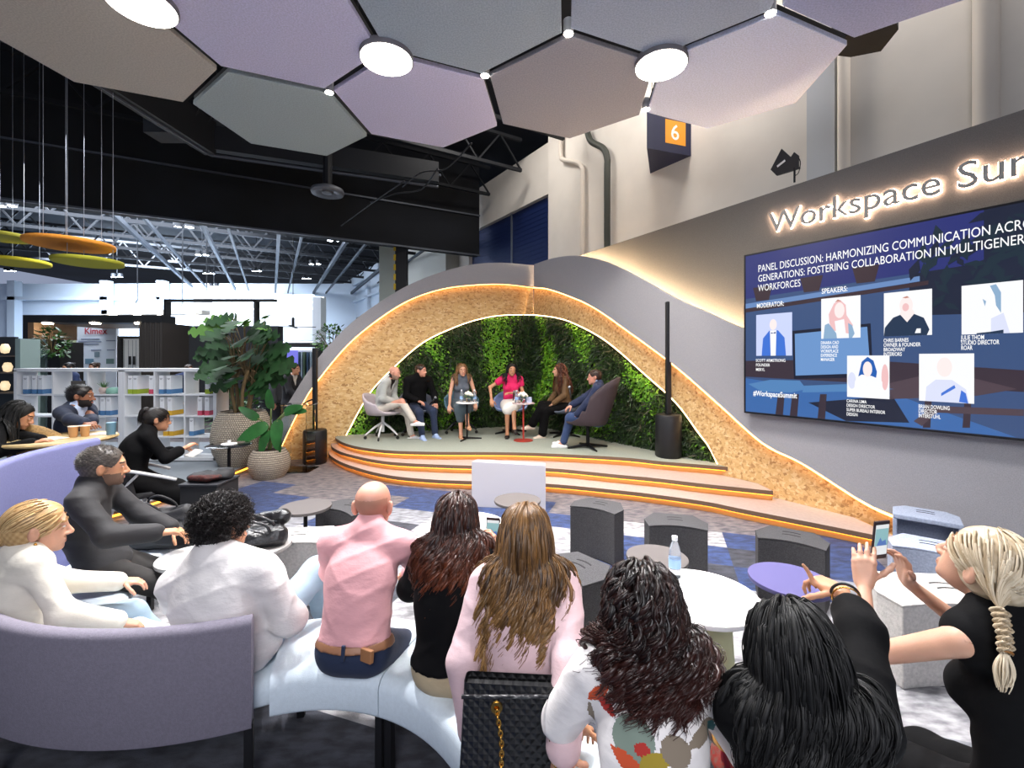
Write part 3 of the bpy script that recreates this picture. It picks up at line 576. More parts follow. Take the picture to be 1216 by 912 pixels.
portrait((1143, 339.6), (1216, 332.5), (1141.3, 397.5), (1214.3, 394.9), [('grey', [(.48, .95), (.58, .97), (.66, .8), (.66, .4), (.58, .55), (.56, .75)]), ('pale', [(.5, .3), (.7, .4), (.8, 0), (.5, 0)]), ('grey', [(.36, .7), (.4, .55), (.42, .65)]), ('dark', [(.26, .02), (.5, .04), (.7, .07), (.7, .0), (.26, 0)])])
portrait((1006.8, 422.6), (1057.2, 421.8), (1005.7, 472.5), (1056, 472.5), [('pale', ell(.12, .4, .1, .2)), ('pink', ell(.9, .5, .08, .3)), ('bhair', [(.28, .5), (.36, .85), (.5, .97), (.64, .88), (.72, .62), (.7, .48), (.6, .52), (.36, .55)]), ('skin', ell(.5, .68, .11, .18)), ('white', [(.16, 0), (.2, .4), (.4, .5), (.6, .5), (.84, .4), (.86, 0)])])
portrait((1092.3, 420.6), (1157.8, 419.2), (1091.1, 476.8), (1156.4, 478.2), [('pale', [(.12, 0), (.14, .3), (.32, .46), (.62, .46), (.86, .28), (.92, 0)]), ('skin', ell(.48, .72, .14, .2)), ('blue', [(.42, .18), (.66, .36), (.68, .3), (.42, .12)]), ('blue', [(.74, .02), (.78, .26), (.86, .2), (.9, 0)])])
# ---- illuminated lettering on the dark wall
LO = .04
a, z = PR.sz(913, 276.5, DARK + LO); a2_, _ = PR.sz(1117, 240, DARK + LO); ztop_k = PR.sz(975, 227, DARK + LO)[1]
sign = thing('wall_lettering', 'illuminated lettering reading Workspace Summit above the screen', 'sign', PR.w(a, z, DARK)); LO_ = Vector(sign.location)
body = 'Workspace Summit'; probe = text_mesh('probe', 'Workspace', 1, wtx); wp = max(v.co.x for v in probe.data.vertices); bpy.data.objects.remove(probe)
size = (a2_ - a) / wp; lface = M('letter_face', '7f8182', .6); lglow = M('letter_backlight', 'ffffff', emit=22, ecol='ffd0ae')
cur = 0.0
for i, ch in enumerate(body):
    def wid(s_):
        o_ = text_mesh('probe', s_, 1, wtx); w_ = max([v.co.x for v in o_.data.vertices] or [0]); bpy.data.objects.remove(o_); return w_
    if ch == ' ': continue
    pre = body[:i]; x0 = wid(pre + ch) - wid(ch)
    m = PR.mat(a + x0 * size, z, DARK + LO); m.translation = m.translation - LO_
    lt = text_mesh('letter', ch, size, lface, sign, m, extrude=.008, bold=.004)
    m2 = PR.mat(a + x0 * size, z, DARK + LO - .018); m2.translation = m2.translation - LO_
    text_mesh('letter_backlight', ch, size, lglow, lt, m2, extrude=.008, bold=.02)
# ---- hall number box, aerial, pipes
nb = P(797, 165, 9.0); bx = thing('number_box', 'blue hanging hall number box with orange six', 'sign', nb)
navy = M('box_navy', '1b2148', .5); orange = M('box_orange', 'e8951f', .5, emit=.25)
mb = MB(); k = 9 / F
pA, pB, pC = Vector((-.42, .1, 0)), Vector((.5, -.02, 0)), Vector((-.15, .7, 0))
hh = .36; q = [(-.60, -.38), (.72, .07), (-.12, .95)]
mb.prism(q, -.36, .33); mb.build('case', navy, bx)
fd = Vector((q[1][0] - q[0][0], q[1][1] - q[0][1], 0)).normalized(); fn = Vector((fd.y, -fd.x, 0))
def onface(u, z_, o_=0): return Vector((q[0][0], q[0][1], z_)) + fd * u + fn * o_
mb = MB(); mb.add([onface(u, z_, .004) for u, z_ in ((.42, -.19), (.90, -.19), (.90, .27), (.42, .27))], [(0, 1, 2, 3)]); mb.build('number_panel', orange, bx)
m = Matrix((fd, Vector((0, 0, 1)), fn)).transposed().to_4x4(); m.translation = onface(.54, -.10, .008); text_mesh('numeral', '6', .42, M('numeral_white', 'f2efe6', .5, emit=.2), bx, m, bold=.01)
fe = Vector((q[2][0] - q[0][0], q[2][1] - q[0][1], 0)).normalized()
mb = MB(); fn2 = Vector((-fe.y, fe.x, 0)); mb.add([Vector((q[0][0], q[0][1], z_)) + fe * u + fn2 * .004 for u, z_ in ((.25, -.2), (.75, -.2), (.75, .24), (.25, .24))], [(0, 1, 2, 3)]); mb.build('number_panel', orange, bx)
for u, v in q: MB().tube([(u * .8, v * .8, .3), (u * .8, v * .8, 2.2)], .008, 5).build('hanging_wire', steel, bx)
wl = PR.w(PR.sz(942, 214, DARK)[0], 0, DARK - .03); zt_ = tz_ + k * 0; sA = PR.sz(942, 214, DARK)
an = thing('aerial', 'black paddle aerial on a stand above the dark wall', 'antenna', PR.w(sA[0], sA[1], DARK - .03)); AO = Vector(an.location)
MB().tube([(0, 0, -.02), (0, 0, .16)], .012, 8).build('stand_pole', blk, an)
pts = [scr_ for scr_ in [PR.sz(x, y, DARK) for x, y in ((914, 201), (927, 176), (938, 186), (942, 180), (947, 184), (947, 197), (949, 199), (941, 202), (921, 208))]]
mb = MB(); n = len(pts); mb.add([PR.w(a_, z_, DARK - .02) - AO for a_, z_ in pts] + [PR.w(a_, z_, DARK - .045) - AO for a_, z_ in pts], [tuple(range(n)), tuple(range(2 * n - 1, n - 1, -1))] + [(i, (i + 1) % n, n + (i + 1) % n, n + i) for i in range(n)])
mb.build('paddle', M('aerial_black', '16181f', .5), an)
mb = MB(); pts = [PR.sz(x, y, DARK) for x, y in ((921.5, 196.5), (931, 189), (932, 191), (922.5, 198.5))]; mb.add([PR.w(a_, z_, DARK - .017) - AO for a_, z_ in pts], [(0, 1, 2, 3)]); mb.build('white_mark', whm, an)
MB().tube(smooth_curve([PR.w(*PR.sz(x, y, DARK), DARK - .03) - AO for x, y in ((945, 183), (949, 192), (947, 204), (943, 208))], 6), .005, 5).build('cable', blk, an)
def pipe(name, px, off, r, mat, lab, extra=()):
    pts = [PB.w(*PB.sz(x, y, off), off) for x, y in px]; pt = smooth_curve(pts, 5)
    o = MB().tube(pt, r, 12).build(name, mat, smooth=True); tag(o, lab, 'pipe'); return o
pcr = M('pipe_cream', 'cfc6bb', .6); pdk = M('pipe_dark', '32352f', .6)
pipe('drain_pipe', [(666, 150), (666, 184), (670, 190), (685, 193), (691, 200), (691.5, 215), (691.5, 320)], .24, .06, pcr, 'cream drain pipe bending down the wall beside the shutter')
pipe('drain_pipe', [(697, 155), (702, 168), (716, 176), (721, 188), (721, 210), (721, 320)], .26, .075, pdk, 'dark green drain pipe bending down the white wall')
pipe('drain_pipe', [(1002, 40), (1002, 120), (1002, 260)], .22, .08, pcr, 'straight cream pipe on the white wall right of the ceiling panels')
pipe('drain_pipe', [(1171, -40), (1171, 80), (1171, 260)], .24, .12, pcr, 'thick straight cream pipe at the upper right edge')
mb = MB(); sA_, sB_ = PB.sz(965, 150)[0], PB.sz(998, 150)[0]; slab(mb, PB, sA_, sB_, 0, 9, .2, .1); struct(mb.build('trim_10', M('wall_strip', 'b9bcc0', .8)), 'pale wall strip')
mb = MB(); slab(mb, PB, PB.sz(1158, 80)[0], PB.sz(1186, 80)[0], 0, 9, .17, .1); struct(mb.build('trim_11', M('wall_strip_2', 'b3aea6', .8)), 'wall pier strip')
# black cloth-like baffle at the end of the ceiling panels
mb = MB(); pz = 5.0
pts = [P(x, y, F * (pz - CZ) / (HY - y)) for x, y in ((985, 65), (1010, 68), (1046, 61), (1067, 35), (1064, 26), (1000, 44))]; n = len(pts)
mb.add(pts + [p + Vector((0, 0, .25)) for p in pts], [tuple(range(n - 1, -1, -1)), tuple(range(n, 2 * n))] + [(i, (i + 1) % n, n + (i + 1) % n, n + i) for i in range(n)])
tag(mb.build('black_baffle', M('baffle_black', '0c0c0f', .9)), 'black baffle box behind the plum ceiling panel', 'baffle')
# ================================================================== STAGE FURNITURE
def speaker(loc, lab, hcol, h, r, tilt=0):
    rt = thing('column_speaker', lab, 'loudspeaker', loc)
    MB().lathe([(0, 0), (r * .92, 0), (r, .02), (r, h - .03), (r * .93, h), (0, h)], 36, sx=.92, sy=1.0).build('subwoofer', M('speaker_black', '121317', .5, bump=(300, .4)), rt, auto=40)
    MB().box((0, 0, h + hcol / 2), (.075, .075, hcol)).build('column', M('speaker_column', '0f1013', .45), rt, bevel=.012)
    MB().box((0, -.039, h + hcol * .72), (.06, .004, .006)).build('column_joint', M('joint_grey', '2c2d33', .5), rt); return rt
speaker(G(800, 546, Z3) + Vector((0, .22, 0)), 'slim black column loudspeaker standing on the right end of the stage', 1.65, .62, .20)
spk = speaker(G(368, 553) + Vector((0, .2, 0)), 'black column loudspeaker on the floor left of the stage', 1.42, .58, .21)
# white stage monitor box in front of the steps
f0, f1 = G(560, 602), G(648, 606); mb = MB(); b_ = Vector((.03, .42, 0)); pod = f0
mb.add([f0 - pod, f1 - pod, f1 + b_ - pod, f0 + b_ - pod] + [f0 - pod + Vector((0, 0, .555)), f1 - pod + Vector((0, 0, .535)), f1 + b_ - pod + Vector((0, 0, .47)), f0 + b_ - pod + Vector((0, 0, .49))], [(3, 2, 1, 0), (4, 5, 6, 7), (0, 1, 5, 4), (1, 2, 6, 5), (2, 3, 7, 6), (3, 0, 4, 7)])
o = mb.build('display_box', M('box_white', 'b9b6bc', .5), None, bevel=.006); o.location = pod; tag(o, 'plain white box standing in front of the stage steps', 'box')
# tub chairs
def tub(name, lab, loc, rz, shell, base, kind='castor', sh=.45, w_=.31, back=.36, arm=.20, lean=.12, pw=1.2, grp='panel chairs on the stage'):
    rt = thing(name, lab, 'chair', loc, rz, grp)
    def rim(th): # th 0 = back, pi = front
        c = cos(th); return arm * .55 + (back - arm * .55) * max(0, c) ** pw + (arm * .45 if abs(c) < .2 else arm * .45 * max(0, 1 - abs(c))) if c > -.25 else .035 + (arm * .6 - .035) * max(0, (c + .75) / .5) ** 1.5
    def f(u, v):
        th = 2 * pi * u; h = max(.03, rim(th))
        if v < .5: r = w_ * .86 * (v / .5); z = -.01 + .012 * (v / .5) ** 3
        else: t = (v - .5) / .5; r = w_ * (.86 + .18 * math.sin(t * pi / 2)); z = .002 + h * t ** 1.35
        x = r * sin(th); y = -r * cos(th) * (.95 if cos(th) > 0 else 1.0) - lean * z * max(0, cos(th))
        return Vector((x, y, sh + z))
    s_ = MB().surf(f, 40, 17, cu=True); sho = s_.build('shell', shell, rt, smooth=True, solid=.03)
    MB().lathe([(0, 0), (.2, 0), (.235, .02), (.2, .045), (0, .05)], 24, (0, .01, sh - .0), 1, 1).build('seat_pad', shell, rt, smooth=True)
    if kind == 'castor':
        MB().tube([(0, 0, .12), (0, 0, sh - .02)], .03, 12).build('column', base, rt)
        for i in range(5):
            a_ = 2 * pi * i / 5 + .3; e_ = Vector((.30 * cos(a_), .30 * sin(a_), .075))
            lg = MB().tube([(0.02 * cos(a_), .02 * sin(a_), sh * .62), (.15 * cos(a_), .15 * sin(a_), .2), e_], [.022, .018, .013], 8).build('leg', base, rt)
            MB().lathe([(0, -.012), (.028, -.012), (.03, 0), (.028, .012), (0, .012)], 14, (e_.x, e_.y, .03), M4=Matrix.Rotation(a_, 4, 'Z') @ Matrix.Rotation(pi / 2, 4, 'X')).build('castor', M('castor_black', '141414', .5), lg)
    else:
        MB().tube([(0, 0, .03), (0, 0, sh - .02)], .028, 12).build('column', base, rt)
        for i in range(4):
            a_ = pi / 2 * i + .5; MB().tube([(0, 0, .055), (.34 * cos(a_), .34 * sin(a_), .014)], [.028, .014], 8).build('leg', base, rt)
    return rt
fabric_w = M('chair_shell_pale', 'b4aab0', .8, bump=(200, .3)); fabric_b = M('chair_shell_blue', '7e93c0', .8, bump=(200, .3)); fabric_t = M('chair_shell_teal', '587a8e', .8, bump=(200, .3)); fabric_k = M('chair_shell_brown', '3b3036', .75, bump=(200, .3)); fabric_g = M('chair_shell_grey', '5f6778', .8, bump=(200, .3))
def facing(deg): return -R(deg)      # 0 looks away from the camera, 90 to the right
CH = {}
tub('tub_chair', 'pale pink grey tub chair on castors, leftmost on the stage', (-2.33, 8.12, Z3), facing(105), fabric_w, whm)
tub('tub_chair', 'grey tub chair of the man in black, second from left on stage', (-1.80, 8.55, Z3), facing(155), fabric_g, blk)
tub('tub_chair', 'teal blue tub chair of the woman in grey', (-.98, 8.72, Z3), facing(170), fabric_t, blk)
tub('tub_chair', 'light blue tub chair of the woman in pink', (-.02, 8.72, Z3), facing(180), fabric_b, blk, 'star')
tub('tub_chair', 'dark tub chair of the long haired woman in black trousers', (.98, 8.42, Z3), facing(250), fabric_g, blk, 'star')
lc = tub('lounge_chair', 'dark brown high backed lounge chair, rightmost on the stage', (1.22, 7.25, Z3), facing(285), fabric_k, blk, 'star', .40, .34, .74, .22, .22, .55)
# stage tables with flowers
def stage_table(loc, mat_top, mat_leg, lab, base):
    rt = thing('side_table', lab, 'table', loc, 0, 'small round tables on the stage')
    MB().lathe([(0, .645), (.195, .645), (.2, .655), (.195, .665), (0, .665)], 32).build('tabletop', mat_top, rt, auto=40)
    MB().tube([(0, 0, .01), (0, 0, .65)], .016, 10).build('leg', mat_leg, rt)
    if base == 'disc': MB().lathe([(0, 0), (.17, 0), (.17, .01), (.02, .02), (0, .02)], 32).build('foot', mat_leg, rt, auto=40)
    else:
        for i in range(3): MB().tube([(0, 0, .03), (.26 * cos(i * 2.09 + .2), .26 * sin(i * 2.09 + .2), .012)], [.02, .012], 8).build('foot', mat_leg, rt)
    return rt
redm = M('red_metal', 'a8392f', .5, .2)
T1 = Vector((-.80, 8.02, Z3)); T2 = Vector((.20, 7.9, Z3))
stage_table(T1, M('top_white', 'e8e6e4', .4), blk, 'round white side table with black foot, before the woman in grey', 'tri'); stage_table(T2, M('top_rose', 'b9a7a8', .4), redm, 'round side table on a red stem before the woman in pink', 'disc')
GL = M('clear_glass', 'ffffff', .02, trans=1, ior=1.3); WT = M('flower_white', 'f4f0e2', .6); LFm = M('flower_leaf', '4f7a2a', .5)
def bottle(loc, lab, s_=1, cap='dfe3ea', grp=None):
    rt = thing('water_bottle', lab, 'bottle', loc, 0, grp)
    MB().lathe([(0, 0), (.03 * s_, 0), (.032 * s_, .01), (.032 * s_, .13), (.026 * s_, .16), (.013 * s_, .195), (.013 * s_, .205), (0, .205)], 18).build('body', M('bottle_plastic', 'eef4fa', .05, trans=.85, ior=1.2), rt, smooth=True)
    MB().lathe([(.0155 * s_, .198), (.0155 * s_, .22), (0, .22)], 14).build('cap', M('cap_' + cap, cap, .4), rt)
    MB().lathe([(.0328 * s_, .05), (.0328 * s_, .10)], 18).build('label', M('bottle_label', '8fb2dc', .5), rt)
def posy(loc, lab, k):
    rt = thing('flower_posy', lab, 'flowers', loc, 0, 'white posies on the stage tables'); rg = random.Random(k)
    MB().lathe([(0, 0), (.035, 0), (.045, .05), (.04, .07), (0, .065)], 18).build('vase', GL, rt, smooth=True)
    f_ = MB(); l_ = MB()
    for i in range(16):
        a_ = rg.uniform(0, 6.28); r_ = rg.uniform(0, .085); c = Vector((r_ * cos(a_), r_ * sin(a_), .12 + .05 * (1 - r_ / .09) + rg.uniform(-.01, .01))); f_.sphere(c, rg.uniform(.018, .03), 8, 6)
    for i in range(26):
        a_ = rg.uniform(0, 6.28); r_ = rg.uniform(.05, .12); c = Vector((r_ * cos(a_), r_ * sin(a_), rg.uniform(.06, .14))); t_ = Vector((cos(a_), sin(a_), .3)); p_ = t_.cross(Vector((0, 0, 1))).normalized() * .018; l_.add([c - t_ * .03, c + p_, c + t_ * .035, c - p_], [(0, 1, 2, 3)])
    f_.build('blossoms', WT, rt, smooth=True); l_.build('leaves', LFm, rt)
posy(T1 + Vector((.02, 0, .665)), 'posy of white flowers on the white stage table', 1); posy(T2 + Vector((-.01, .02, .665)), 'posy of white flowers on the red stemmed table', 2)
bottle(T1 + Vector((-.1, .02, .665)), 'water bottle left of the posy on the white stage table'); bottle(T1 + Vector((.13, .03, .665)), 'water bottle right of the posy on the white stage table')
bottle(T2 + Vector((-.12, -.02, .665)), 'water bottle on the red stemmed table')
o = MB().box((0, 0, .05), (.09, .03, .1)).build('stack_of_cards', M('cards', 'b9c2dd', .5)); o.location = T2 + Vector((.1, .0, .665)); tag(o, 'blue and white cards standing on the red stemmed table', 'cards')
# ================================================================== STOOLS AND TABLES IN FRONT OF THE STAGE
felt_k = M('stool_felt_dark', '3a393b', .95, bump=(150, .5), var=(120, .25)); felt_s = M('stool_felt_light', 'b6b2ae', .95, bump=(150, .5), var=(60, .12)); felt_bl = M('stool_felt_blue', '9aa3b6', .95, bump=(150, .5), var=(80, .12)); slotm = M('slot_dark', '0b0b0c', .9)
def stool(lab, c, ang, mat, w_=.42, d_=.34, h=.46, open_front=False, taper=.06, grp='felt stools before the stage'):
    rt = thing('felt_stool', lab, 'stool', (c[0], c[1], 0), R(ang), grp)
    fr = [(-w_ / 2 + w_ * i / 12, -d_ / 2 + .06 * (1 - ((i - 6) / 6) ** 2)) for i in range(13)]
    poly = fr + [(w_ / 2 + .03, -d_ / 2 + .16), (w_ / 2 - taper, d_ / 2), (-w_ / 2 + taper, d_ / 2), (-w_ / 2 - .03, -d_ / 2 + .16)]
    if open_front:
        t_ = .03; mb = MB()
        mb.box((-w_ / 2 + t_ / 2, 0, h / 2 - .02), (t_, d_, h - .04)); mb.box((w_ / 2 - t_ / 2, 0, h / 2 - .02), (t_, d_, h - .04)); mb.box((0, d_ / 2 - t_ / 2, h / 2 - .02), (w_ - 2 * t_, t_, h - .04)); mb.build('body', mat, rt, bevel=.006)
        MB().prism([(-w_ / 2, -d_ / 2), (w_ / 2, -d_ / 2), (w_ / 2, d_ / 2 - .1), (w_ / 2 - .08, d_ / 2), (-w_ / 2 + .08, d_ / 2), (-w_ / 2, d_ / 2 - .1)], h - .04, h).build('seat', mat, rt, bevel=.008)
    else:
        MB().prism(poly, 0, h - .012).build('body', mat, rt, bevel=.008); MB().prism([(x * 1.01, y * 1.01) for x, y in poly], h - .012, h).build('seat', mat, rt, bevel=.004)
    for s_ in (-1, 1):
        q = [(-.06 + .12 * i / 8, .03 * s_ + .05 + .012 * (1 - ((i - 4) / 4) ** 2)) for i in range(9)] + [(.06 - .12 * i / 8, .03 * s_ + .062 + .012 * (1 - ((i - 4) / 4) ** 2) - (.024 if 1 else 0)) for i in range(9)]
        MB().prism([(x, y) for x, y in q], h - .001, h + .0015).build('hand_slot', slotm, rt)
    return rt
stool('dark felt stool nearest the white box before the stage', (.80, 4.16), -32, felt_k)
stool('dark felt stool behind the clear water bottle', (1.36, 3.75), -13, felt_k, w_=.44)
stool('dark felt stool behind the purple round table', (2.12, 3.42), -33, felt_k, w_=.42)
stool('dark felt stool right of the brown haired woman, partly hidden', (.42, 2.93), -50, felt_k, w_=.40)
stool('dark felt stool left of the bald man', (-1.50, 4.12), -28, felt_k, w_=.46)
stool('pale grey felt stool beside the table with the leather bag', (-1.62, 3.40), 8, felt_s, w_=.56, d_=.36, h=.47)
stool('pale blue grey hollow felt stool against the grey wall', (3.60, 3.92), -40, felt_bl, w_=.44, d_=.36, open_front=True)
stool('pale blue grey felt stool in front of the hollow one', (3.02, 3.25), -40, felt_bl, w_=.42, d_=.36)
stool('large pale felt stool beside the raised phone, lowest at the right', (2.55, 2.62), -6, felt_s, w_=.80, d_=.42)
def rtable(lab, c, r, h, top, leg, kind='stem', grp=None):
    rt = thing('round_table', lab, 'table', (c[0], c[1], 0), 0, grp)
    MB().lathe([(0, h - .022), (r * .985, h - .022), (r, h - .012), (r * .99, h), (0, h)], 48).build('tabletop', top, rt, auto=40)
    if kind == 'stem':
        MB().tube([(0, 0, .008), (0, 0, h - .02)], .016, 12).build('stem', leg, rt); MB().lathe([(0, 0), (r * .8, 0), (r * .8, .008), (0, .014)], 36).build('foot', leg, rt, auto=40)
    else:
        MB().lathe([(0, 0), (r * .52, 0), (r * .56, .02), (r * .55, h * .5), (r * .5, h - .05), (r * .46, h - .024), (0, h - .024)], 36).build('pedestal', leg, rt, smooth=True)
    return rt
topd = M('table_top_taupe', '55504f', .55); topw = M('table_top_white', 'f2f1ee', .35); topp = M('table_top_purple', '55517e', .45); topg = M('table_top_grey', 'a29d9a', .5)
small = 'small dark round tables'
rtable('small dark round table in front of the white box', ((614.5 - CX) / F * 4.02, 4.02), .208, .55, topd, blk, grp=small)
rtable('small dark round table left of the dark stool, far left', (-1.76, 3.84), .21, .55, topd, blk, grp=small)
rtable('taupe round table behind the white table at the right', (.92, 2.86), .19, .55, topd, blk, grp=small)
rtable('purple topped round table in front of a dark stool', ((938 - CX) / F * 2.57, 2.57), .215, .55, topp, blk)
rtable('white round table behind the auburn haired woman', ((553 - CX) / F * 3.26, 3.26), .295, .6, topw, M('pedestal_grey', 'c9c9c9', .5), 'ped')
TW_ = ((832 - CX) / F * 2.30, 2.30)
rtable('white round table on a pale green pedestal at the right', TW_, .285, .6, topw, M('pedestal_green', 'c9cc9f', .6), 'ped')
bottle((TW_[0] - .06, TW_[1] + .2, .6), 'clear empty water bottle on the right white table', 1.0, 'f0f2f4')
TB = (-1.74, 3.05); rtable('grey round table carrying the black leather bag', TB, .23, .55, topg, blk)
rtable('light grey round table behind the man in the white shirt', (-2.12, 2.98), .2, .5, M('table_top_mist', 'b9b6b2', .3), blk)

# ================================================================== PEOPLE: signed distance bodies turned into one surface each
A3 = lambda *v: np.array(v, float)
def nrm(v): v = np.asarray(v, float); return v / (np.linalg.norm(v) + 1e-12)
class Fld:
    def __init__(s): s.p = []
    def cone(s, a, b, r1, r2=None, k=.02, wide=None, ratio=1.0):
        a, b = np.asarray(a, float), np.asarray(b, float); r2 = r1 if r2 is None else r2; m = max(r1, r2) * max(1, ratio)
        s.p.append(['cone', (a, b, r1, r2, None if wide is None else nrm(wide), ratio), k, np.minimum(a, b) - m, np.maximum(a, b) + m]); return s
    def ell(s, c, r, fr=None, k=.03):
        c, r = np.asarray(c, float), np.asarray(r, float); fr = np.eye(3) if fr is None else np.asarray(fr); m = np.sqrt((fr.T ** 2) @ (r ** 2))
        s.p.append(['ell', (c, r, fr), k, c - m, c + m]); return s
    def sub(s, k=.01):
        s.p[-1][0] = '-' + s.p[-1][0]; s.p[-1][2] = k; return s
    def cut(s, pt, n): s.p.append(['cut', (np.asarray(pt, float), nrm(n)), 0, None, None]); return s
    def wedge(s, o, fr, w, z0, z1):   # V opening on the chest: fr rows right, forward, up
        s.p.append(['wedge', (np.asarray(o, float), np.asarray(fr), w, z0, z1), 0, None, None]); return s
    @staticmethod
    def _d(kind, q, P_):
        if kind == 'cone':
            a, b, r1, r2, w, ra = q; v = P_ - a; ba = b - a
            if w is not None:
                t = np.clip((v @ ba) / (ba @ ba + 1e-12), 0, 1); e = v - t[..., None] * ba; ew = e @ w; e = e - ew[..., None] * w * (1 - 1 / ra); return np.sqrt((e * e).sum(-1)) - (r1 + (r2 - r1) * t)
            t = np.clip((v @ ba) / (ba @ ba + 1e-12), 0, 1); e = v - t[..., None] * ba; return np.sqrt((e * e).sum(-1)) - (r1 + (r2 - r1) * t)
        c, r, fr = q; l = (P_ - c) @ fr.T; k0 = np.sqrt(((l / r) ** 2).sum(-1)); k1 = np.sqrt(((l / r ** 2) ** 2).sum(-1)); return k0 * (k0 - 1) / (k1 + 1e-9)
    @staticmethod
    def _smin(a, b, k):
        if k <= 0: return np.minimum(a, b)
        h = np.maximum(k - np.abs(a - b), 0) / k; return np.minimum(a, b) - h * h * k * .25
    def _apply(s, kind, q, k, D, P_):
        if kind == 'cut': return np.maximum(D, (P_ - q[0]) @ q[1])
        if kind == 'wedge':
            o, fr, w, z0, z1 = q; l = (P_ - o) @ fr.T; wz = w * np.clip((l[..., 2] - z0) / (z1 - z0), 0, 1.3); g = np.maximum(np.abs(l[..., 0]) - wz, np.maximum(-l[..., 1], z0 - l[..., 2])); return np.maximum(D, -g)
        if kind[0] == '-': return -s._smin(-D, s._d(kind[1:], q, P_), k)
        return s._smin(D, s._d(kind, q, P_), k)
    def eval(s, P_):
        D = np.full(P_.shape[:-1], 1.0)
        for kind, q, k, lo, hi in s.p: D = s._apply(kind, q, k, D, P_)
        return D
    def bounds(s):
        lo = np.min([p[3] for p in s.p if p[3] is not None and p[0][0] != '-'], 0); hi = np.max([p[4] for p in s.p if p[4] is not None and p[0][0] != '-'], 0); return lo, hi
    def mesh(s, h, lo=None, hi=None, noise=0, nsc=None, skip=()):
        b0, b1 = s.bounds(); lo = b0 - 3 * h if lo is None else np.maximum(lo, b0 - 3 * h); hi = b1 + 3 * h if hi is None else np.minimum(hi, b1 + 3 * h)
        if np.any(hi - lo < 3 * h): return np.zeros((0, 3)), np.zeros((0, 4), int)
        n = np.ceil((hi - lo) / h).astype(int) + 1
        ax = [lo[i] + h * np.arange(n[i]) for i in range(3)]
        D = np.full(n, 1.0)
        for kind, q, k, a, b in s.p:
            if a is None: sl = (slice(None),) * 3
            else:
                m = k + 3 * h; i0 = np.clip(np.floor((a - m - lo) / h).astype(int), 0, n); i1 = np.clip(np.ceil((b + m - lo) / h).astype(int) + 1, 0, n)
                if np.any(i1 <= i0): continue
                sl = tuple(slice(i0[i], i1[i]) for i in range(3))
            X, Y, Z = np.meshgrid(ax[0][sl[0]], ax[1][sl[1]], ax[2][sl[2]], indexing='ij'); P_ = np.stack([X, Y, Z], -1)
            D[sl] = s._apply(kind, q, k, D[sl], P_)
        if noise:
            X, Y, Z = np.meshgrid(*ax, indexing='ij'); f = nsc or 22.
            q1 = f * (1.0 * Z + .35 * X) + 1.6 * np.sin(f * .31 * X + 1.1) + 1.2 * np.sin(f * .37 * Y + .6 * f * .3 * Z); q2 = f * (.75 * Z - .55 * X + .3 * Y) + 1.8 * np.sin(f * .27 * Z + f * .2 * Y + 2.); am_ = .5 + .5 * np.sin(f * .23 * X + 1.3 * np.sin(f * .19 * Z + 1.) + f * .17 * Y); w = -1.6 * am_ * (1 - np.abs(np.sin(q1))) ** 2.2 - 1.3 * (1 - am_) * (1 - np.abs(np.sin(q2))) ** 2.2 + .35 * np.sin(f * .8 * Y + f * .5 * Z); D += noise * w
        D[0] = D[-1] = 1; D[:, 0] = D[:, -1] = 1; D[:, :, 0] = D[:, :, -1] = 1
        return nets(D, lo, h, skip)
def nets(D, lo, h, skip=()):
    S = D < 0; n = np.array(D.shape); c = [S[i:n[0] - 1 + i, j:n[1] - 1 + j, k:n[2] - 1 + k] for i in (0, 1) for j in (0, 1) for k in (0, 1)]
    tot = sum(x.astype(np.int8) for x in c); act = (tot > 0) & (tot < 8)
    for a, b in skip:      # cells left to a finer piece
        i0 = np.clip(np.ceil((np.asarray(a) - lo) / h).astype(int) + 1, 0, n); i1 = np.clip(np.floor((np.asarray(b) - lo) / h).astype(int) - 1, 0, n); act[i0[0]:i1[0], i0[1]:i1[1], i0[2]:i1[2]] = False
    I = np.argwhere(act)
    if len(I) == 0: return np.zeros((0, 3)), np.zeros((0, 4), int)
    idm = np.full(act.shape, -1, np.int64); idm[tuple(I.T)] = np.arange(len(I)); acc = np.zeros((len(I), 3)); cnt = np.zeros(len(I))
    for ax in range(3):
        o = [a for a in range(3) if a != ax]
        for u in (0, 1):
            for v in (0, 1):
                A_ = I.copy(); A_[:, o[0]] += u; A_[:, o[1]] += v; B_ = A_.copy(); B_[:, ax] += 1
                da, db = D[tuple(A_.T)], D[tuple(B_.T)]; m = (da < 0) != (db < 0); t = np.where(m, da / np.where(m, da - db, 1), 0); p = A_.astype(float); p[:, ax] += t; acc[m] += p[m]; cnt[m] += 1
    V = lo + h * acc / cnt[:, None]; Q = []
    for ax in range(3):
        o = [a for a in range(3) if a != ax]; sl0 = [slice(1, -1)] * 3; sl0[ax] = slice(0, n[ax] - 1); sl1 = list(sl0); sl1[ax] = slice(1, n[ax])
        a, b = S[tuple(sl0)], S[tuple(sl1)]; E_ = np.argwhere(a != b); off = np.array([1, 1, 1]); off[ax] = 0; E_ = E_ + off; f = []
        for du, dv in ((-1, -1), (0, -1), (0, 0), (-1, 0)):
            c_ = E_.copy(); c_[:, o[0]] += du; c_[:, o[1]] += dv; f.append(idm[tuple(c_.T)])
        f = np.stack(f, 1); ins = S[tuple(E_.T)]; flip = ins if ax != 1 else ~ins; f[~flip] = f[~flip][:, ::-1]; f = f[(f >= 0).all(1)]; Q.append(f)
    return V, np.concatenate(Q)
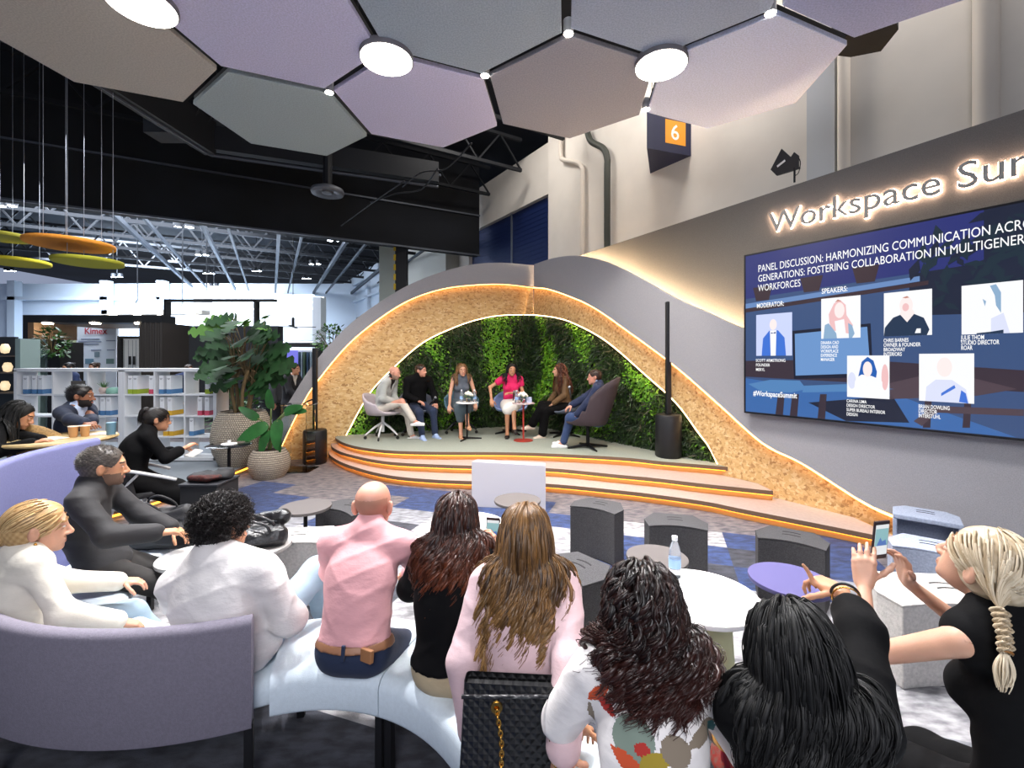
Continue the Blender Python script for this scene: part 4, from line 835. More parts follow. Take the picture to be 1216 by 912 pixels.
# ---- materials for people
def skin(n, c): 
    m = M('skin_' + n, c, .5, var=(14, .05), bump=(260, .12)); m.node_tree.nodes['Principled BSDF'].inputs['Subsurface Weight'].default_value = .12
    m.node_tree.nodes['Principled BSDF'].inputs['Subsurface Radius'].default_value = (.02, .008, .004); return m
def cloth(n, c, rough=.85, wr=.22, var=.06, sc=11): return M('cloth_' + n, c, rough, bump=(sc, wr, 4), var=(7, var), stretch=(1, 1, 1.8), sheen=.05)
def hairmat(n, c1, c2, c3=None, rough=.38):
    if 'hair_' + n in MATS: return MATS['hair_' + n]
    m = M('hair_' + n, c1, rough, spec=.45); N, L, b = nodes(m)
    at = N.new('ShaderNodeAttribute'); at.attribute_name = 'lock'; sp = N.new('ShaderNodeSeparateColor'); L.new(at.outputs['Color'], sp.inputs[0])
    mx = N.new('ShaderNodeMix'); mx.data_type = 'RGBA'; mx.inputs[6].default_value = (*lin(c1), 1); mx.inputs[7].default_value = (*lin(c2), 1); L.new(sp.outputs[0], mx.inputs[0])
    m2 = N.new('ShaderNodeMix'); m2.data_type = 'RGBA'; L.new(mx.outputs[2], m2.inputs[6]); m2.inputs[7].default_value = (*lin(c3 or c2), 1)
    rp = N.new('ShaderNodeMapRange'); rp.inputs[1].default_value = .35; rp.inputs[2].default_value = 1.0; rp.inputs[4].default_value = .85 if c3 else 0; L.new(sp.outputs[1], rp.inputs[0]); L.new(rp.outputs[0], m2.inputs[0])
    L.new(m2.outputs[2], b.inputs['Base Color']); return m
EYE = M('eye_white', 'e8e4df', .15); IRIS = M('eye_iris', '2a1a12', .1); LIPS = {}
def ik(a, t, l1, l2, pole):
    a, t = np.asarray(a, float), np.asarray(t, float); v = t - a; d = np.linalg.norm(v); d = min(max(d, abs(l1 - l2) + .02), (l1 + l2) * .995); u = nrm(v); x = (l1 * l1 - l2 * l2 + d * d) / (2 * d); y = math.sqrt(max(0, l1 * l1 - x * x)); p = np.asarray(pole, float); p = nrm(p - u * (p @ u)); return a + u * x + p * y, a + u * d
def rotx(a): c, s = cos(a), sin(a); return np.array([[1, 0, 0], [0, c, -s], [0, s, c]])
def roty(a): c, s = cos(a), sin(a); return np.array([[c, 0, s], [0, 1, 0], [-s, 0, c]])
def rotz(a): c, s = cos(a), sin(a); return np.array([[c, -s, 0], [s, c, 0], [0, 0, 1]])
def tubes(paths, r0, r1, n=3, lock=None, prof=None):
    """paths (L,S,3) -> verts, quads, lock attribute"""
    Ln, S_, _ = paths.shape; t = np.gradient(paths, axis=1); t /= np.linalg.norm(t, axis=2, keepdims=True) + 1e-9
    ref = np.zeros_like(t); ref[..., 0] = 1; alt = np.abs(t[..., 0]) > .9; ref[alt] = (0, 1, 0); u = np.cross(t, ref); u /= np.linalg.norm(u, axis=2, keepdims=True) + 1e-9; w = np.cross(t, u)
    s = np.linspace(0, 1, S_); rad = (np.asarray(r0).reshape(-1, 1) * (1 - s) + np.asarray(r1).reshape(-1, 1) * s) if prof is None else np.asarray(r0).reshape(-1, 1) * prof(s)
    ang = 2 * pi * np.arange(n) / n; V = paths[:, :, None, :] + rad[..., None, None] * (u[:, :, None, :] * np.cos(ang)[None, None, :, None] + w[:, :, None, :] * np.sin(ang)[None, None, :, None])
    idx = np.arange(Ln * S_ * n).reshape(Ln, S_, n); a = idx[:, :-1]; b = idx[:, 1:]; q = np.stack([a, np.roll(a, -1, 2), np.roll(b, -1, 2), b], -1).reshape(-1, 4)
    lk = np.zeros((Ln, S_, n, 4)); lk[..., 0] = np.asarray(lock if lock is not None else RNG.random(Ln)).reshape(-1, 1, 1); lk[..., 1] = s[None, :, None]; lk[..., 3] = 1
    return V.reshape(-1, 3), q, lk.reshape(-1, 4)
def hair_obj(name, parts, mat, parent, off):
    V, Q, K, b = [], [], [], 0
    for v, q, k in parts: V.append(v); Q.append(q + b); K.append(k); b += len(v)
    o = raw_mesh(name, np.concatenate(V), np.concatenate(Q), mat, parent, off=off)
    at = o.data.color_attributes.new('lock', 'FLOAT_COLOR', 'POINT'); at.data.foreach_set('color', np.concatenate(K).astype(np.float32).ravel()); return o
def hand(f, w, d, n, side, sc=1., curl=(.35, .5, .3), spread=.06, thumb=.5, point=None, k=.008):
    """hand prims; w wrist, d finger direction, n palm normal"""
    d = nrm(d); n = nrm(np.asarray(n) - d * (np.asarray(n) @ d)); t = np.cross(d, n) * (1 if side > 0 else -1)
    L_ = lambda a, b, c=0: w + sc * (d * a + t * b + n * c)
    kn = [(.090, .031), (.096, .010), (.091, -.011), (.082, -.030)]; fl = [.072, .080, .074, .058]
    for (a, b) in kn: f.cone(L_(.006, b * .55), L_(a, b), .0145 * sc, .0105 * sc, .014, wide=t, ratio=1.1)
    f.cone(L_(.02, .016, .008), L_(.055, .030, .010), .017 * sc, .013 * sc, .012)
    f.cone(L_(.02, -.018, .006), L_(.06, -.026, .004), .015 * sc, .012 * sc, .012)
    for i, ((a, b), l) in enumerate(zip(kn, fl)):
        p = L_(a, b); th = 0; dd = nrm(d + t * spread * (1.5 - i)); cu = curl if point is None or i not in point else point[i]
        for j, (fr, c_) in enumerate(zip((.45, .31, .24), cu)):
            th += c_; e = dd * cos(th) + n * sin(th); q = p + e * l * fr * sc; f.cone(p, q, (.0092 - .0010 * j) * sc, (.0085 - .0012 * j) * sc, k if j == 0 else .003); p = q
    p = L_(.028, .030, .006); e = nrm(d * .62 + t * .75 + n * .25)
    for l, c_ in ((.044, 0), (.034, thumb * .6), (.028, thumb * .8)):
        e = nrm(e * cos(c_) + nrm(d * .6 + n * .8 - t * .5) * sin(c_)); q = p + e * l * sc; f.cone(p, q, .0115 * sc, .0092 * sc, .006); p = q
# ---- the figure
def person(S):
    """S: dict of pose and clothing. Local frame: x right, y forward, z up, origin on the seat (or at the hips when standing)."""
    sc = S.get('sc', 1.0); fem = S.get('fem', 0); rt_loc = np.array(S['at'], float); f_ = R(S['face']); Rw = rotz(-f_)
    W_ = lambda v: rt_loc + Rw @ (np.asarray(v, float) * sc)
    D_ = lambda v: Rw @ np.asarray(v, float)
    def tgt(v):
        if v[0] == 'w': return np.array(v[1:], float)
        return W_(v)
    res, fine = S.get('res', .009), S.get('fine', .0045); detail = S.get('detail', 1)
    rt = thing(S.get('name', 'person'), S['label'], 'person', tuple(rt_loc), 0, S.get('group')); off = rt_loc
    # spine
    l0, l1, l2 = [R(a) for a in S.get('lean', (5, 12, 20))]; sl = R(S.get('side', 0)); tw = [R(S.get('twist', 0)) * k for k in (.2, .6, 1)]
    fr = []
    for l, t in zip((l0, l1, l2), tw):
        m = Rw @ rotz(-t) @ roty(sl) @ rotx(-l); fr.append(m.T)       # rows: right, forward, up
    c0 = W_((0, 0, .10)); sp = sc * S.get('spine', 1); c1 = c0 + sp * .16 * fr[0][2]; c2 = c1 + sp * .19 * fr[1][2]; c3 = c2 + sp * .185 * fr[2][2]
    hs = (.165 if fem else .195) * S.get('broad', 1); shz = -.035
    shl = [c3 + sc * (fr[2][0] * s_ * hs + fr[2][2] * shz + fr[2][1] * S.get('shfwd', .02)) + A3(0, 0, S.get('shrug', (0, 0))[0 if s_ < 0 else 1]) for s_ in (-1, 1)]
    # head
    hy, hp, hr = S.get('head', (S['face'], 0, 0)); HR = rotz(-R(hy)) @ rotx(R(hp)) @ roty(R(hr)); hf = HR.T; hk = sc * S.get('hsc', 1.0)
    nb = c3; nd = nrm(fr[2][2] * .75 + hf[2] * .5 + hf[1] * .15); hc = nb + nd * sc * S.get('neck', .135) + hf[1] * sc * .035
    HL_ = lambda x, y, z: hc + hk * (HR @ A3(x, y, z))
    # limbs
    ua, fa_, th, sh = .285 * sc * S.get('arm', 1), .25 * sc * S.get('arm', 1), .43 * sc, .42 * sc
    el, wr = [], []
    for i, s_ in enumerate((-1, 1)):
        e, w = ik(shl[i], tgt(S['hand'][i]), ua, fa_, D_(S.get('elbow', ((-.6, -.5, -.6), (.6, -.5, -.6)))[i])); el.append(e); wr.append(w)
    hip = [W_((s_ * .088, .0, .095)) for s_ in (-1, 1)]; kn, an = [], []
    for i in range(2):
        k_, a = ik(hip[i], tgt(S['foot'][i]), th, sh, D_(S.get('knee', ((-.1, .6, .8), (.1, .6, .8)))[i])); kn.append(k_); an.append(a)
    g = S.get('girth', 1.0) * sc
    def torso(F_, i=0, low=True, k=.06):
        if low: F_.ell(c0, A3(.172 if fem else .165, .122, .11) * g + i, fr[0], k)
        F_.ell(c1, A3(.132 if fem else .15, .10, .14) * g + i, fr[1], k); F_.ell(c2 - fr[2][2] * .01 * sc, A3(.143 if fem else .165, .105, .165) * g + i, fr[2], k)
        F_.cone(shl[0] * .82 + shl[1] * .18, shl[1] * .82 + shl[0] * .18, .052 * sc + i, None, .05)
        for s2 in shl: F_.cone(c3 + fr[2][2] * .035 * sc, c3 * .3 + s2 * .7, .046 * sc + i, .048 * sc + i, .05)
        if fem:
            for s_ in (-1, 1): F_.ell(c2 + sc * (fr[2][1] * .085 + fr[2][0] * s_ * .07 - fr[2][2] * .01), A3(.06, .05, .06) * sc + i, fr[2], .03)
    am = .82 if fem else 1.0
    def arm(F_, q, i=0, upto=2.0, k=.03):
        if upto < 1: F_.cone(shl[q], shl[q] + (el[q] - shl[q]) * upto, (.052 * am) * sc + i, (.047 * am) * sc + i, k); return
        F_.cone(shl[q], el[q], (.052 * am) * sc + i, (.039 * am) * sc + i, k)
        if upto > 1:
            e = el[q] + (wr[q] - el[q]) * min(1, upto - 1); F_.cone(el[q], e, .040 * am * sc + i, (.040 - .014 * min(1, upto - 1)) * am * sc + i, k)
    def leg(F_, q, i=0, upto=2.0, k=.04, flare=0, a0=0):
        F_.cone(hip[q], kn[q], .082 * g + i, .056 * sc + i + flare * .3, k)
        if upto > 1:
            e = kn[q] + (an[q] - kn[q]) * min(1, upto - 1); F_.cone(kn[q], e, .055 * sc + i + flare * .3, (.055 - .017 * min(1, upto - 1)) * sc + i + flare, k)
    # skin: one continuous surface
    B = Fld(); torso(B, -.006)
    for q in range(2):
        arm(B, q, -.003 if S.get('top', {}).get('sleeve', 2) > 1 else 0); leg(B, q, -.006, k=.03)
        d = nrm(an[q] - kn[q]); ff = nrm(D_(S.get('footdir', ((-.1, 1, 0), (.1, 1, 0)))[q])); 
        B.cone(an[q], an[q] + (ff * .10 - A3(0, 0, .045)) * sc, .034 * sc, .026 * sc, .02)
    hands = S.get('hands', ({}, {}))
    for q, s_ in enumerate((-1, 1)):
        hd = dict(hands[q]); d = hd.pop('d', None); n = hd.pop('n', None); d = nrm(D_(d)) if d is not None else nrm(wr[q] - el[q]); n = D_(n) if n is not None else A3(0, 0, -1); hand(B, wr[q], d, n, s_, sc * (.93 if fem else 1.0), **hd)
    ns = S.get('neckr', .049 if fem else .058)
    B.cone(nb - fr[2][2] * .03 * sc, hc + hk * (HR @ A3(0, -.028, -.045)), ns * 1.1 * sc, ns * sc, .03)
    jw = .94 if fem else 1.0
    B.ell(HL_(0, -.012, .042), A3(.076, .096, .080) * hk, hf, .02); B.ell(HL_(0, .028, -.012), A3(.064 * jw, .064, .086) * hk, hf, .03); B.ell(HL_(0, .036, -.062), A3(.050 * jw, .050, .040) * hk, hf, .03)
    B.ell(HL_(0, .074, -.090), A3(.020, .017, .016) * hk, hf, .025)
    B.cone(HL_(-.034, .080, .030), HL_(.034, .080, .030), .011 * hk, None, .02)
    for s_ in (-1, 1): B.ell(HL_(s_ * .031, .102, .011), A3(.016, .015, .011) * hk, hf).sub(.012)
    for s_ in (-1, 1): B.ell(HL_(s_ * .031, .0795, .0185), A3(.0165, .0125, .0075) * hk, hf, .004); B.ell(HL_(s_ * .031, .079, .0035), A3(.0155, .0115, .0055) * hk, hf, .004)
    B.cone(HL_(0, .086, .018), HL_(0, .110, -.026), .008 * hk, .0125 * hk, .014)
    for s_ in (-1, 1): B.ell(HL_(s_ * .013, .099, -.031), A3(.009, .010, .008) * hk, hf, .008)
    B.cone(HL_(-.017, .091, -.053), HL_(.017, .091, -.053), .0065 * hk, None, .007); B.cone(HL_(-.014, .090, -.064), HL_(.014, .090, -.064), .0075 * hk, None, .007)
    for s_ in (-1, 1):
        er = roty(s_ * .15) @ rotz(s_ * .45); B.ell(HL_(s_ * .082, -.012, .002), A3(.012, .021, .034) * hk, (HR @ er).T, .008); B.ell(HL_(s_ * .093, -.004, .006), A3(.006, .011, .019) * hk, (HR @ er).T).sub(.006)
    if S.get('boxes', True):
        hb = (hc - .165 * hk, hc + .165 * hk); bx = [hb]
        for q in range(2):
            m = .20 * sc; c_ = wr[q] + nrm(wr[q] - el[q]) * .06 * sc; bx.append((c_ - m * .75, c_ + m * .75))
    else: bx = []
    Vs, Qs, b = [], [], 0
    pieces = [(res, None, None, bx)] + [(fine, a, b_, ()) for a, b_ in bx]
    for h, lo, hi, skip in pieces:
        v, q = B.mesh(h, lo, hi, skip=skip); Vs.append(v); Qs.append(q + b); b += len(v)
    V, Q = np.concatenate(Vs), np.concatenate(Qs)
    sk = skin(*S['skin']); lipm = M('lips_' + S['skin'][0], S.get('lip', 'a8625a'), .4); mats = [sk, lipm]; mi = np.zeros(len(Q), int)
    cen = ((V[Q].mean(1) - hc) @ HR) / hk
    lz = np.sqrt((cen[:, 0] / .023) ** 2 + ((cen[:, 2] + .0585) / .0088) ** 2); mi[(lz < 1) & (cen[:, 1] > .07)] = 1
    hm = S['hairmat']; mats.append(hm)
    bz = (np.abs(np.abs(cen[:, 0]) - .033) < .019) & (np.abs(cen[:, 2] - .034 + .12 * (np.abs(cen[:, 0]) - .033) ** 2 * 20) < .0045) & (cen[:, 1] > .05); mi[bz] = 2
    if S.get('beard'):
        bd = (cen[:, 1] > -.0) & (cen[:, 2] < -.028 + .10 * np.clip(.03 - cen[:, 1], 0, 1)) & (cen[:, 2] > -.125) & (np.abs(cen[:, 0]) < .09) & ~((lz < 1) & (cen[:, 1] > .07)); bd &= ~((cen[:, 2] > -.045) & (np.abs(cen[:, 0]) < .035)) | ((cen[:, 2] < -.04) & (cen[:, 2] > -.052) & (np.abs(cen[:, 0]) < .028))
        mats.append(M('beard_' + S['beard'], S['beard'], .8, bump=(300, .5))); mi[bd] = 3
    elif S.get('buzz'):
        bd = (cen[:, 2] > -.05) & (cen[:, 1] < .045) & (cen[:, 2] < .09) & (np.abs(cen[:, 0]) < .085) & (cen[:, 1] + .8 * (cen[:, 2] - .02) < .03); bd &= cen[:, 2] < .055; mats.append(M('shaved_' + S['buzz'], S['buzz'], .7)); mi[bd & ((np.abs(cen[:, 0]) < .0745))] = 3
    body = raw_mesh('body', V, Q, mats, rt, mi=mi, off=off)
    if detail:
        for s_ in (-1, 1):
            mb = MB(); c_ = HL_(s_ * .031, .0775, .0112); mb.sphere(tuple(c_ - off), .0124 * hk, 14, 10); gz = HR @ nrm(A3(0, 1, 0)); ob = mb
            mb.cm = 1; mb.sphere(tuple(c_ - off + gz * .0063 * hk), .0070 * hk, 12, 8); mb.build('eye', [EYE, IRIS], rt, smooth=True)
    env = dict(B=B, torso=torso, arm=arm, leg=leg, shl=shl, el=el, wr=wr, hip=hip, kn=kn, an=an, c=(c0, c1, c2, c3), fr=fr, HL=HL_, HR=HR, hc=hc, hk=hk, nb=nb, rt=rt, off=off, sc=sc, W=W_, D=D_, res=res, hf=hf)
    def put(name, F_, mat, h=None, noise=0, lab=None, nsc=None, zones=None):
        v, q = F_.mesh(h or res, noise=noise, nsc=nsc)
        if not len(v): return None
        mi = None; ml = [mat]
        if zones: 
            ce = v[q].mean(1); mi = np.zeros(len(q), int)
            for zm, fn in zones: ml.append(zm); mi[fn(ce)] = len(ml) - 1
        o = raw_mesh(name, v, q, ml, rt, mi=mi, off=off)
        if lab: o['label'] = lab
        return o
    env['put'] = put
    # clothing
    coll = Fld()
    t = S.get('top')
    if t:
        i = t.get('i', .012); F_ = Fld(); torso(F_, i, low=t.get('low', True))
        hem = t.get('hem', -.02); F_.cut(c0 + fr[0][2] * hem * sc, -fr[0][2])
        if t.get('necky', 1): F_.cut(c3 + fr[2][2] * t.get('neckz', .10) * sc, nrm(fr[2][2] + fr[2][1] * t.get('nslope', .25)))
        if t.get('sleeve', 2) > 0:
            for q in range(2):
                A_ = Fld(); up = t.get('sleeve', 2); arm(F_, q, i + t.get('si', 0), min(up, 1.93), .035)
                if up > 1: F_.cone(el[q], el[q] + (wr[q] - el[q]) * min(.9, up - 1), .043 * am * sc + i, (.034 if up > 1.8 else .042) * am * sc + i + t.get('cuff', 0), .02)
        if t.get('collar'):
            F_.cone(c3 + fr[2][2] * .035 * sc, c3 + fr[2][2] * .075 * sc + fr[2][1] * .01 * sc, ns * sc + .02, ns * sc + .012, .02); 
        if t.get('vneck'): F_.wedge(c2, fr[2], t['vneck'], t.get('v0', -.02) * sc, .19 * sc)
        put(t.get('name', 'shirt'), F_, t['mat'], t.get('h'), noise=t.get('noise', .0022), lab=t.get('label'), nsc=t.get('nsc'), zones=t.get('zones', lambda e: None)(env) if t.get('zones') else None)
        coll.p += [p for p in F_.p if p[0] in ('cone', 'ell')]
        if t.get('under'):
            F_ = Fld(); torso(F_, .006); F_.cut(c3 + fr[2][2] * .05 * sc, nrm(fr[2][2] + fr[2][1] * .4)); F_.cone(c3 + fr[2][2] * .02 * sc, c3 + fr[2][2] * .075 * sc + fr[2][1] * .01 * sc, ns * sc + .014, ns * sc + .010, .02); put(t.get('uname', 'shirt'), F_, t['under'])
    b_ = S.get('bottom')
    if b_:
        i = b_.get('i', .01); F_ = Fld(); F_.ell(c0, A3(.168 if fem else .162, .118, .11) * g + i * .5, fr[0], .06); up = b_.get('len', 1.93)
        for q in range(2): leg(F_, q, i, up, b_.get('k', .05), b_.get('flare', .006))
        if up > 1:
            pass
        if b_.get('skirt'):
            F_.cone((hip[0] + hip[1]) / 2, (hip[0] + hip[1]) / 2 + ((kn[0] + kn[1]) / 2 - (hip[0] + hip[1]) / 2) * min(1, up), .09 * g + i, .075 * g + i, .08, wide=D_((1, 0, 0)), ratio=1.5)
        F_.cut(c0 + fr[0][2] * .115 * sc, fr[0][2]); put(b_.get('name', 'trousers'), F_, b_['mat'], noise=b_.get('noise', .002), lab=b_.get('label'))
    so = S.get('shoe')
    if so:
        for q in range(2):
            F_ = Fld(); ff = nrm(D_(S.get('footdir', ((-.1, 1, 0), (.1, 1, 0)))[q])); sd = np.cross(ff, A3(0, 0, 1)); up = nrm(np.cross(sd, ff)); a = an[q]
            heel = a - ff * .035 * sc - up * .05 * sc; toe = a + ff * .165 * sc - up * .062 * sc
            F_.cone(heel, toe, .036 * sc, .030 * sc, .02, wide=sd, ratio=1.12); F_.cone(a + up * .01, a + ff * .07 * sc - up * .035 * sc, .040 * sc, .036 * sc, .03); F_.cut(a - up * .088 * sc, -up); F_.cut(a + up * .022 * sc + ff * 0, up)
            if so.get('low'): F_.cut(a - up * .022 * sc + ff * .04 * sc, nrm(up - ff * .25))
            o = put('shoe', F_, so['mat'], h=min(res, .007), lab=so.get('label'))
            if so.get('sole') and o is not None:
                F2 = Fld(); F2.cone(heel, toe, .039 * sc, .033 * sc, .02, wide=sd, ratio=1.14); F2.cut(a - up * .088 * sc, -up); F2.cut(a - up * .070 * sc, up); v, q_ = F2.mesh(min(res, .006))
                if len(v): raw_mesh('sole', v, q_, so['sole'], o, off=off)
    env['coll'] = coll
    hr_ = S.get('hair')
    if hr_: HAIR[hr_['kind']](env, hr_, hm)
    if S.get('extra'): S['extra'](env)
    return env
# ---- hair
def cap_field(e, t=.010, low=-.055, front=.072, slope=.9, ears=True):
    HL, hk, hf, HR = e['HL'], e['hk'], e['hf'], e['HR']; F_ = Fld()
    F_.ell(HL(0, -.014, .044), (A3(.076, .097, .081) + t) * hk, hf, .02); F_.ell(HL(0, -.035, -.01), (A3(.066, .066, .06) + t) * hk, hf, .04)
    F_.ell(HL(0, .095, -.035), A3(.082, .075, .115) * hk, hf).sub(.012)
    F_.cut(HL(0, -.05, low), HR @ nrm(A3(0, .55, -1)))
    if ears: 
        for s_ in (-1, 1): F_.ell(HL(s_ * .085, .012, -.008), A3(.022, .030, .036) * hk, hf).sub(.008)
    return F_
def cap_mesh(e, mat, F_=None, h=None, name='hair', noise=.0012, nsc=90.):
    F_ = F_ or cap_field(e); v, q = F_.mesh(h or max(.004, e['res'] * .6), noise=noise, nsc=nsc); k = np.zeros((len(v), 4)); k[:, 0] = .35 + .25 * np.sin(v[:, 0] * 260) * np.sin(v[:, 2] * 190); k[:, 3] = 1; return v, q, k
def scalp_roots(e, n, fn, rg, t=.008):
    out = []
    while len(out) < n:
        v = rg.normal(0, 1, (n * 4, 3)); v /= np.linalg.norm(v, axis=1, keepdims=True); p = v * (A3(.076, .097, .081) + t) + A3(0, -.014, .044); ok = fn(p); out += list(p[ok])
    return np.array(out[:n])
def to_w(e, p): return e['hc'] + e['hk'] * (p @ e['HR'].T)
def comb(e, roots, seglen, segs, rg, grav=.16, out=.3, coll=None, margin=.012, dir0=None, jitter=.016):
    """grow locks from the scalp: start along dir0, bend to gravity, slide on head and clothes"""
    P0 = to_w(e, roots); c = to_w(e, np.array([[0, -.014, .044]]))[0]; nrm_ = P0 - c; nrm_ /= np.linalg.norm(nrm_, axis=1, keepdims=True)
    d = (dir0 if dir0 is not None else nrm_ * A3(1, 1, .2)); d = d / (np.linalg.norm(d, axis=1, keepdims=True) + 1e-9)
    path = [P0]; p = P0.copy(); sl = np.asarray(seglen).reshape(-1, 1); F_ = Fld(); F_.p = [x for x in e['B'].p if x[0] in ('cone', 'ell')][0:6] + e['coll'].p
    H_ = Fld(); H_.ell(e['HL'](0, -.014, .044), (A3(.076, .097, .081) + .004) * e['hk'], e['hf'], 0); H_.cone(e['nb'], e['hc'] - e['hf'][2] * .03, .05 * e['sc'], None, .02); H_.ell(e['HL'](0, .02, -.02), A3(.066, .07, .09) * e['hk'], e['hf'], .02); F_.p += H_.p
    mg = margin + rg.random(len(p)) * margin
    for i in range(segs - 1):
        d = d * (1 - grav) + A3(0, 0, -1) * grav + rg.normal(0, jitter, d.shape); d /= np.linalg.norm(d, axis=1, keepdims=True); p = p + d * sl
        for _ in range(2):
            D = F_.eval(p); m = D < mg
            if m.any():
                h = .004; q = p[m]; G_ = np.stack([F_.eval(q + A3(h, 0, 0)) - F_.eval(q - A3(h, 0, 0)), F_.eval(q + A3(0, h, 0)) - F_.eval(q - A3(0, h, 0)), F_.eval(q + A3(0, 0, h)) - F_.eval(q - A3(0, 0, h))], 1); G_ /= np.linalg.norm(G_, axis=1, keepdims=True) + 1e-9
                p[m] = q + G_ * (mg[m] - D[m])[:, None]; dm = d[m]; dn = (dm * G_).sum(1, keepdims=True); d[m] = dm - G_ * np.minimum(dn, 0) * 1.0
        path.append(p.copy())
    return np.stack(path, 1)
def curl_up(paths, rg, amp, freq, grow=.35, per=None, rad_common=None):
    L_, S_, _ = paths.shape; t = np.gradient(paths, axis=1); t /= np.linalg.norm(t, axis=2, keepdims=True) + 1e-9; ref = np.zeros_like(t); ref[..., 1] = 1; u = np.cross(t, ref); u /= np.linalg.norm(u, axis=2, keepdims=True) + 1e-6; w = np.cross(t, u)
    s = np.linspace(0, 1, S_)[None, :]; ph = (per if per is not None else rg.uniform(0, 6.28, L_))[:, None]; fq = np.asarray(freq).reshape(-1, 1) * np.ones((L_, 1)); a = np.asarray(amp).reshape(-1, 1) * np.clip((s - .12) / grow, 0, 1)
    return paths + (a * np.cos(ph + fq * s * 6.28))[..., None] * u + (a * np.sin(ph + fq * s * 6.28))[..., None] * w
def long_hair(e, h, mat):
    rg = np.random.default_rng(h.get('seed', 1)); n = h.get('locks', 300); hk = e['hk']
    fn = h.get('region') or (lambda p: ((p[:, 1] < .03) | (p[:, 2] > .085)) & (p[:, 2] > -.02) & (p[:, 1] + .75 * (p[:, 2] - .10) < .045))
    roots = scalp_roots(e, n, fn, rg); L_ = h['len'] * (1 + rg.normal(0, .07, n)); segs = h.get('segs', 26)
    part = A3(h.get('part', 0), .06, .12); d0 = roots - part; d0[:, 2] = d0[:, 2] * .6 - h.get('down', .03); d0 = d0 + rg.normal(0, .01, d0.shape); d0[:, 1] -= .03; d0 = d0 @ e['HR'].T
    pth = comb(e, roots, L_ / segs, segs, rg, grav=h.get('grav', .34), dir0=d0, margin=h.get('margin', .010))
    if h.get('gather') is not None:
        gx = np.asarray(h['gather']); s = np.linspace(0, 1, segs)[None, :, None]; gk = h.get('gk', .35); cen = pth.mean(0, keepdims=True); pth = pth + (cen - pth) * gk * np.clip(s * 1.3 - .2, 0, 1)
    lk = rg.random(n) ** h.get('bias', 1.4); amp = h.get('amp', .008); fr_ = h.get('freq', 3) * rg.uniform(.8, 1.25, n); per = rg.uniform(0, 6.28, n)
    core = curl_up(pth, rg, amp * rg.uniform(.6, 1.3, n), fr_, per=per); out = [tubes(core, np.full(n, h.get('thick', .007)), np.full(n, .002), 5, lk * .6, prof=lambda s: np.minimum(1, .55 + s * 1.2) * (1 - .75 * np.clip((s - .6) / .4, 0, 1) ** 1.5))]
    m = h.get('strands', 9); 
    for k in range(m):
        o = rg.normal(0, 1, (n, 1, 3)) * h.get('fuzz', .005); s = np.linspace(0, 1, segs)[None, :, None]; p2 = pth + o * (.4 + .8 * s); p2 = curl_up(p2, rg, amp * rg.uniform(.7, 1.6, n), fr_ * rg.uniform(.95, 1.05, n), per=per + rg.normal(0, h.get('pj', .3), n)); out.append(tubes(p2, np.full(n, h.get('sr', .0020)), np.full(n, .0006), 3, np.clip(lk + rg.normal(0, .22, n), 0, 1)))
    F_ = cap_field(e, .008, h.get('low', -.07), ears=h.get('ears', False)); out.append(cap_mesh(e, mat, F_, noise=.0008)); hair_obj('hair', out, mat, e['rt'], e['off'])
def short_hair(e, h, mat):
    rg = np.random.default_rng(h.get('seed', 1)); F_ = cap_field(e, h.get('t', .010), h.get('low', -.05)); out = [cap_mesh(e, mat, F_)]; n = h.get('n', 0)
    if n:
        fn = lambda p: F_.eval(to_w(e, p)) < .003
        r = scalp_roots(e, n, fn, rg, h.get('t', .01) * .6); c = A3(0, -.014, .044); d = r - c; d /= np.linalg.norm(d, axis=1, keepdims=True); d = d * h.get('lift', .5) + A3(*h.get('flow', (0, -.5, -.3))) + rg.normal(0, h.get('mess', .3), d.shape); d /= np.linalg.norm(d, axis=1, keepdims=True); S_ = h.get('segs', 8); L_ = h.get('l', .03) * rg.uniform(.7, 1.3, n); s = np.linspace(0, 1, S_)[None, :, None]; p = r[:, None, :] + d[:, None, :] * L_[:, None, None] * s
        if h.get('amp'): p = curl_up(p, rg, h['amp'] * rg.uniform(.7, 1.3, n), h.get('freq', 1.5), grow=.4)
        p = to_w(e, p.reshape(-1, 3)).reshape(n, S_, 3); out.append(tubes(p, np.full(n, h.get('sr', .0022)), np.full(n, h.get('sr', .0022) * .4), 3, rg.random(n)))
    hair_obj('hair', out, mat, e['rt'], e['off'])
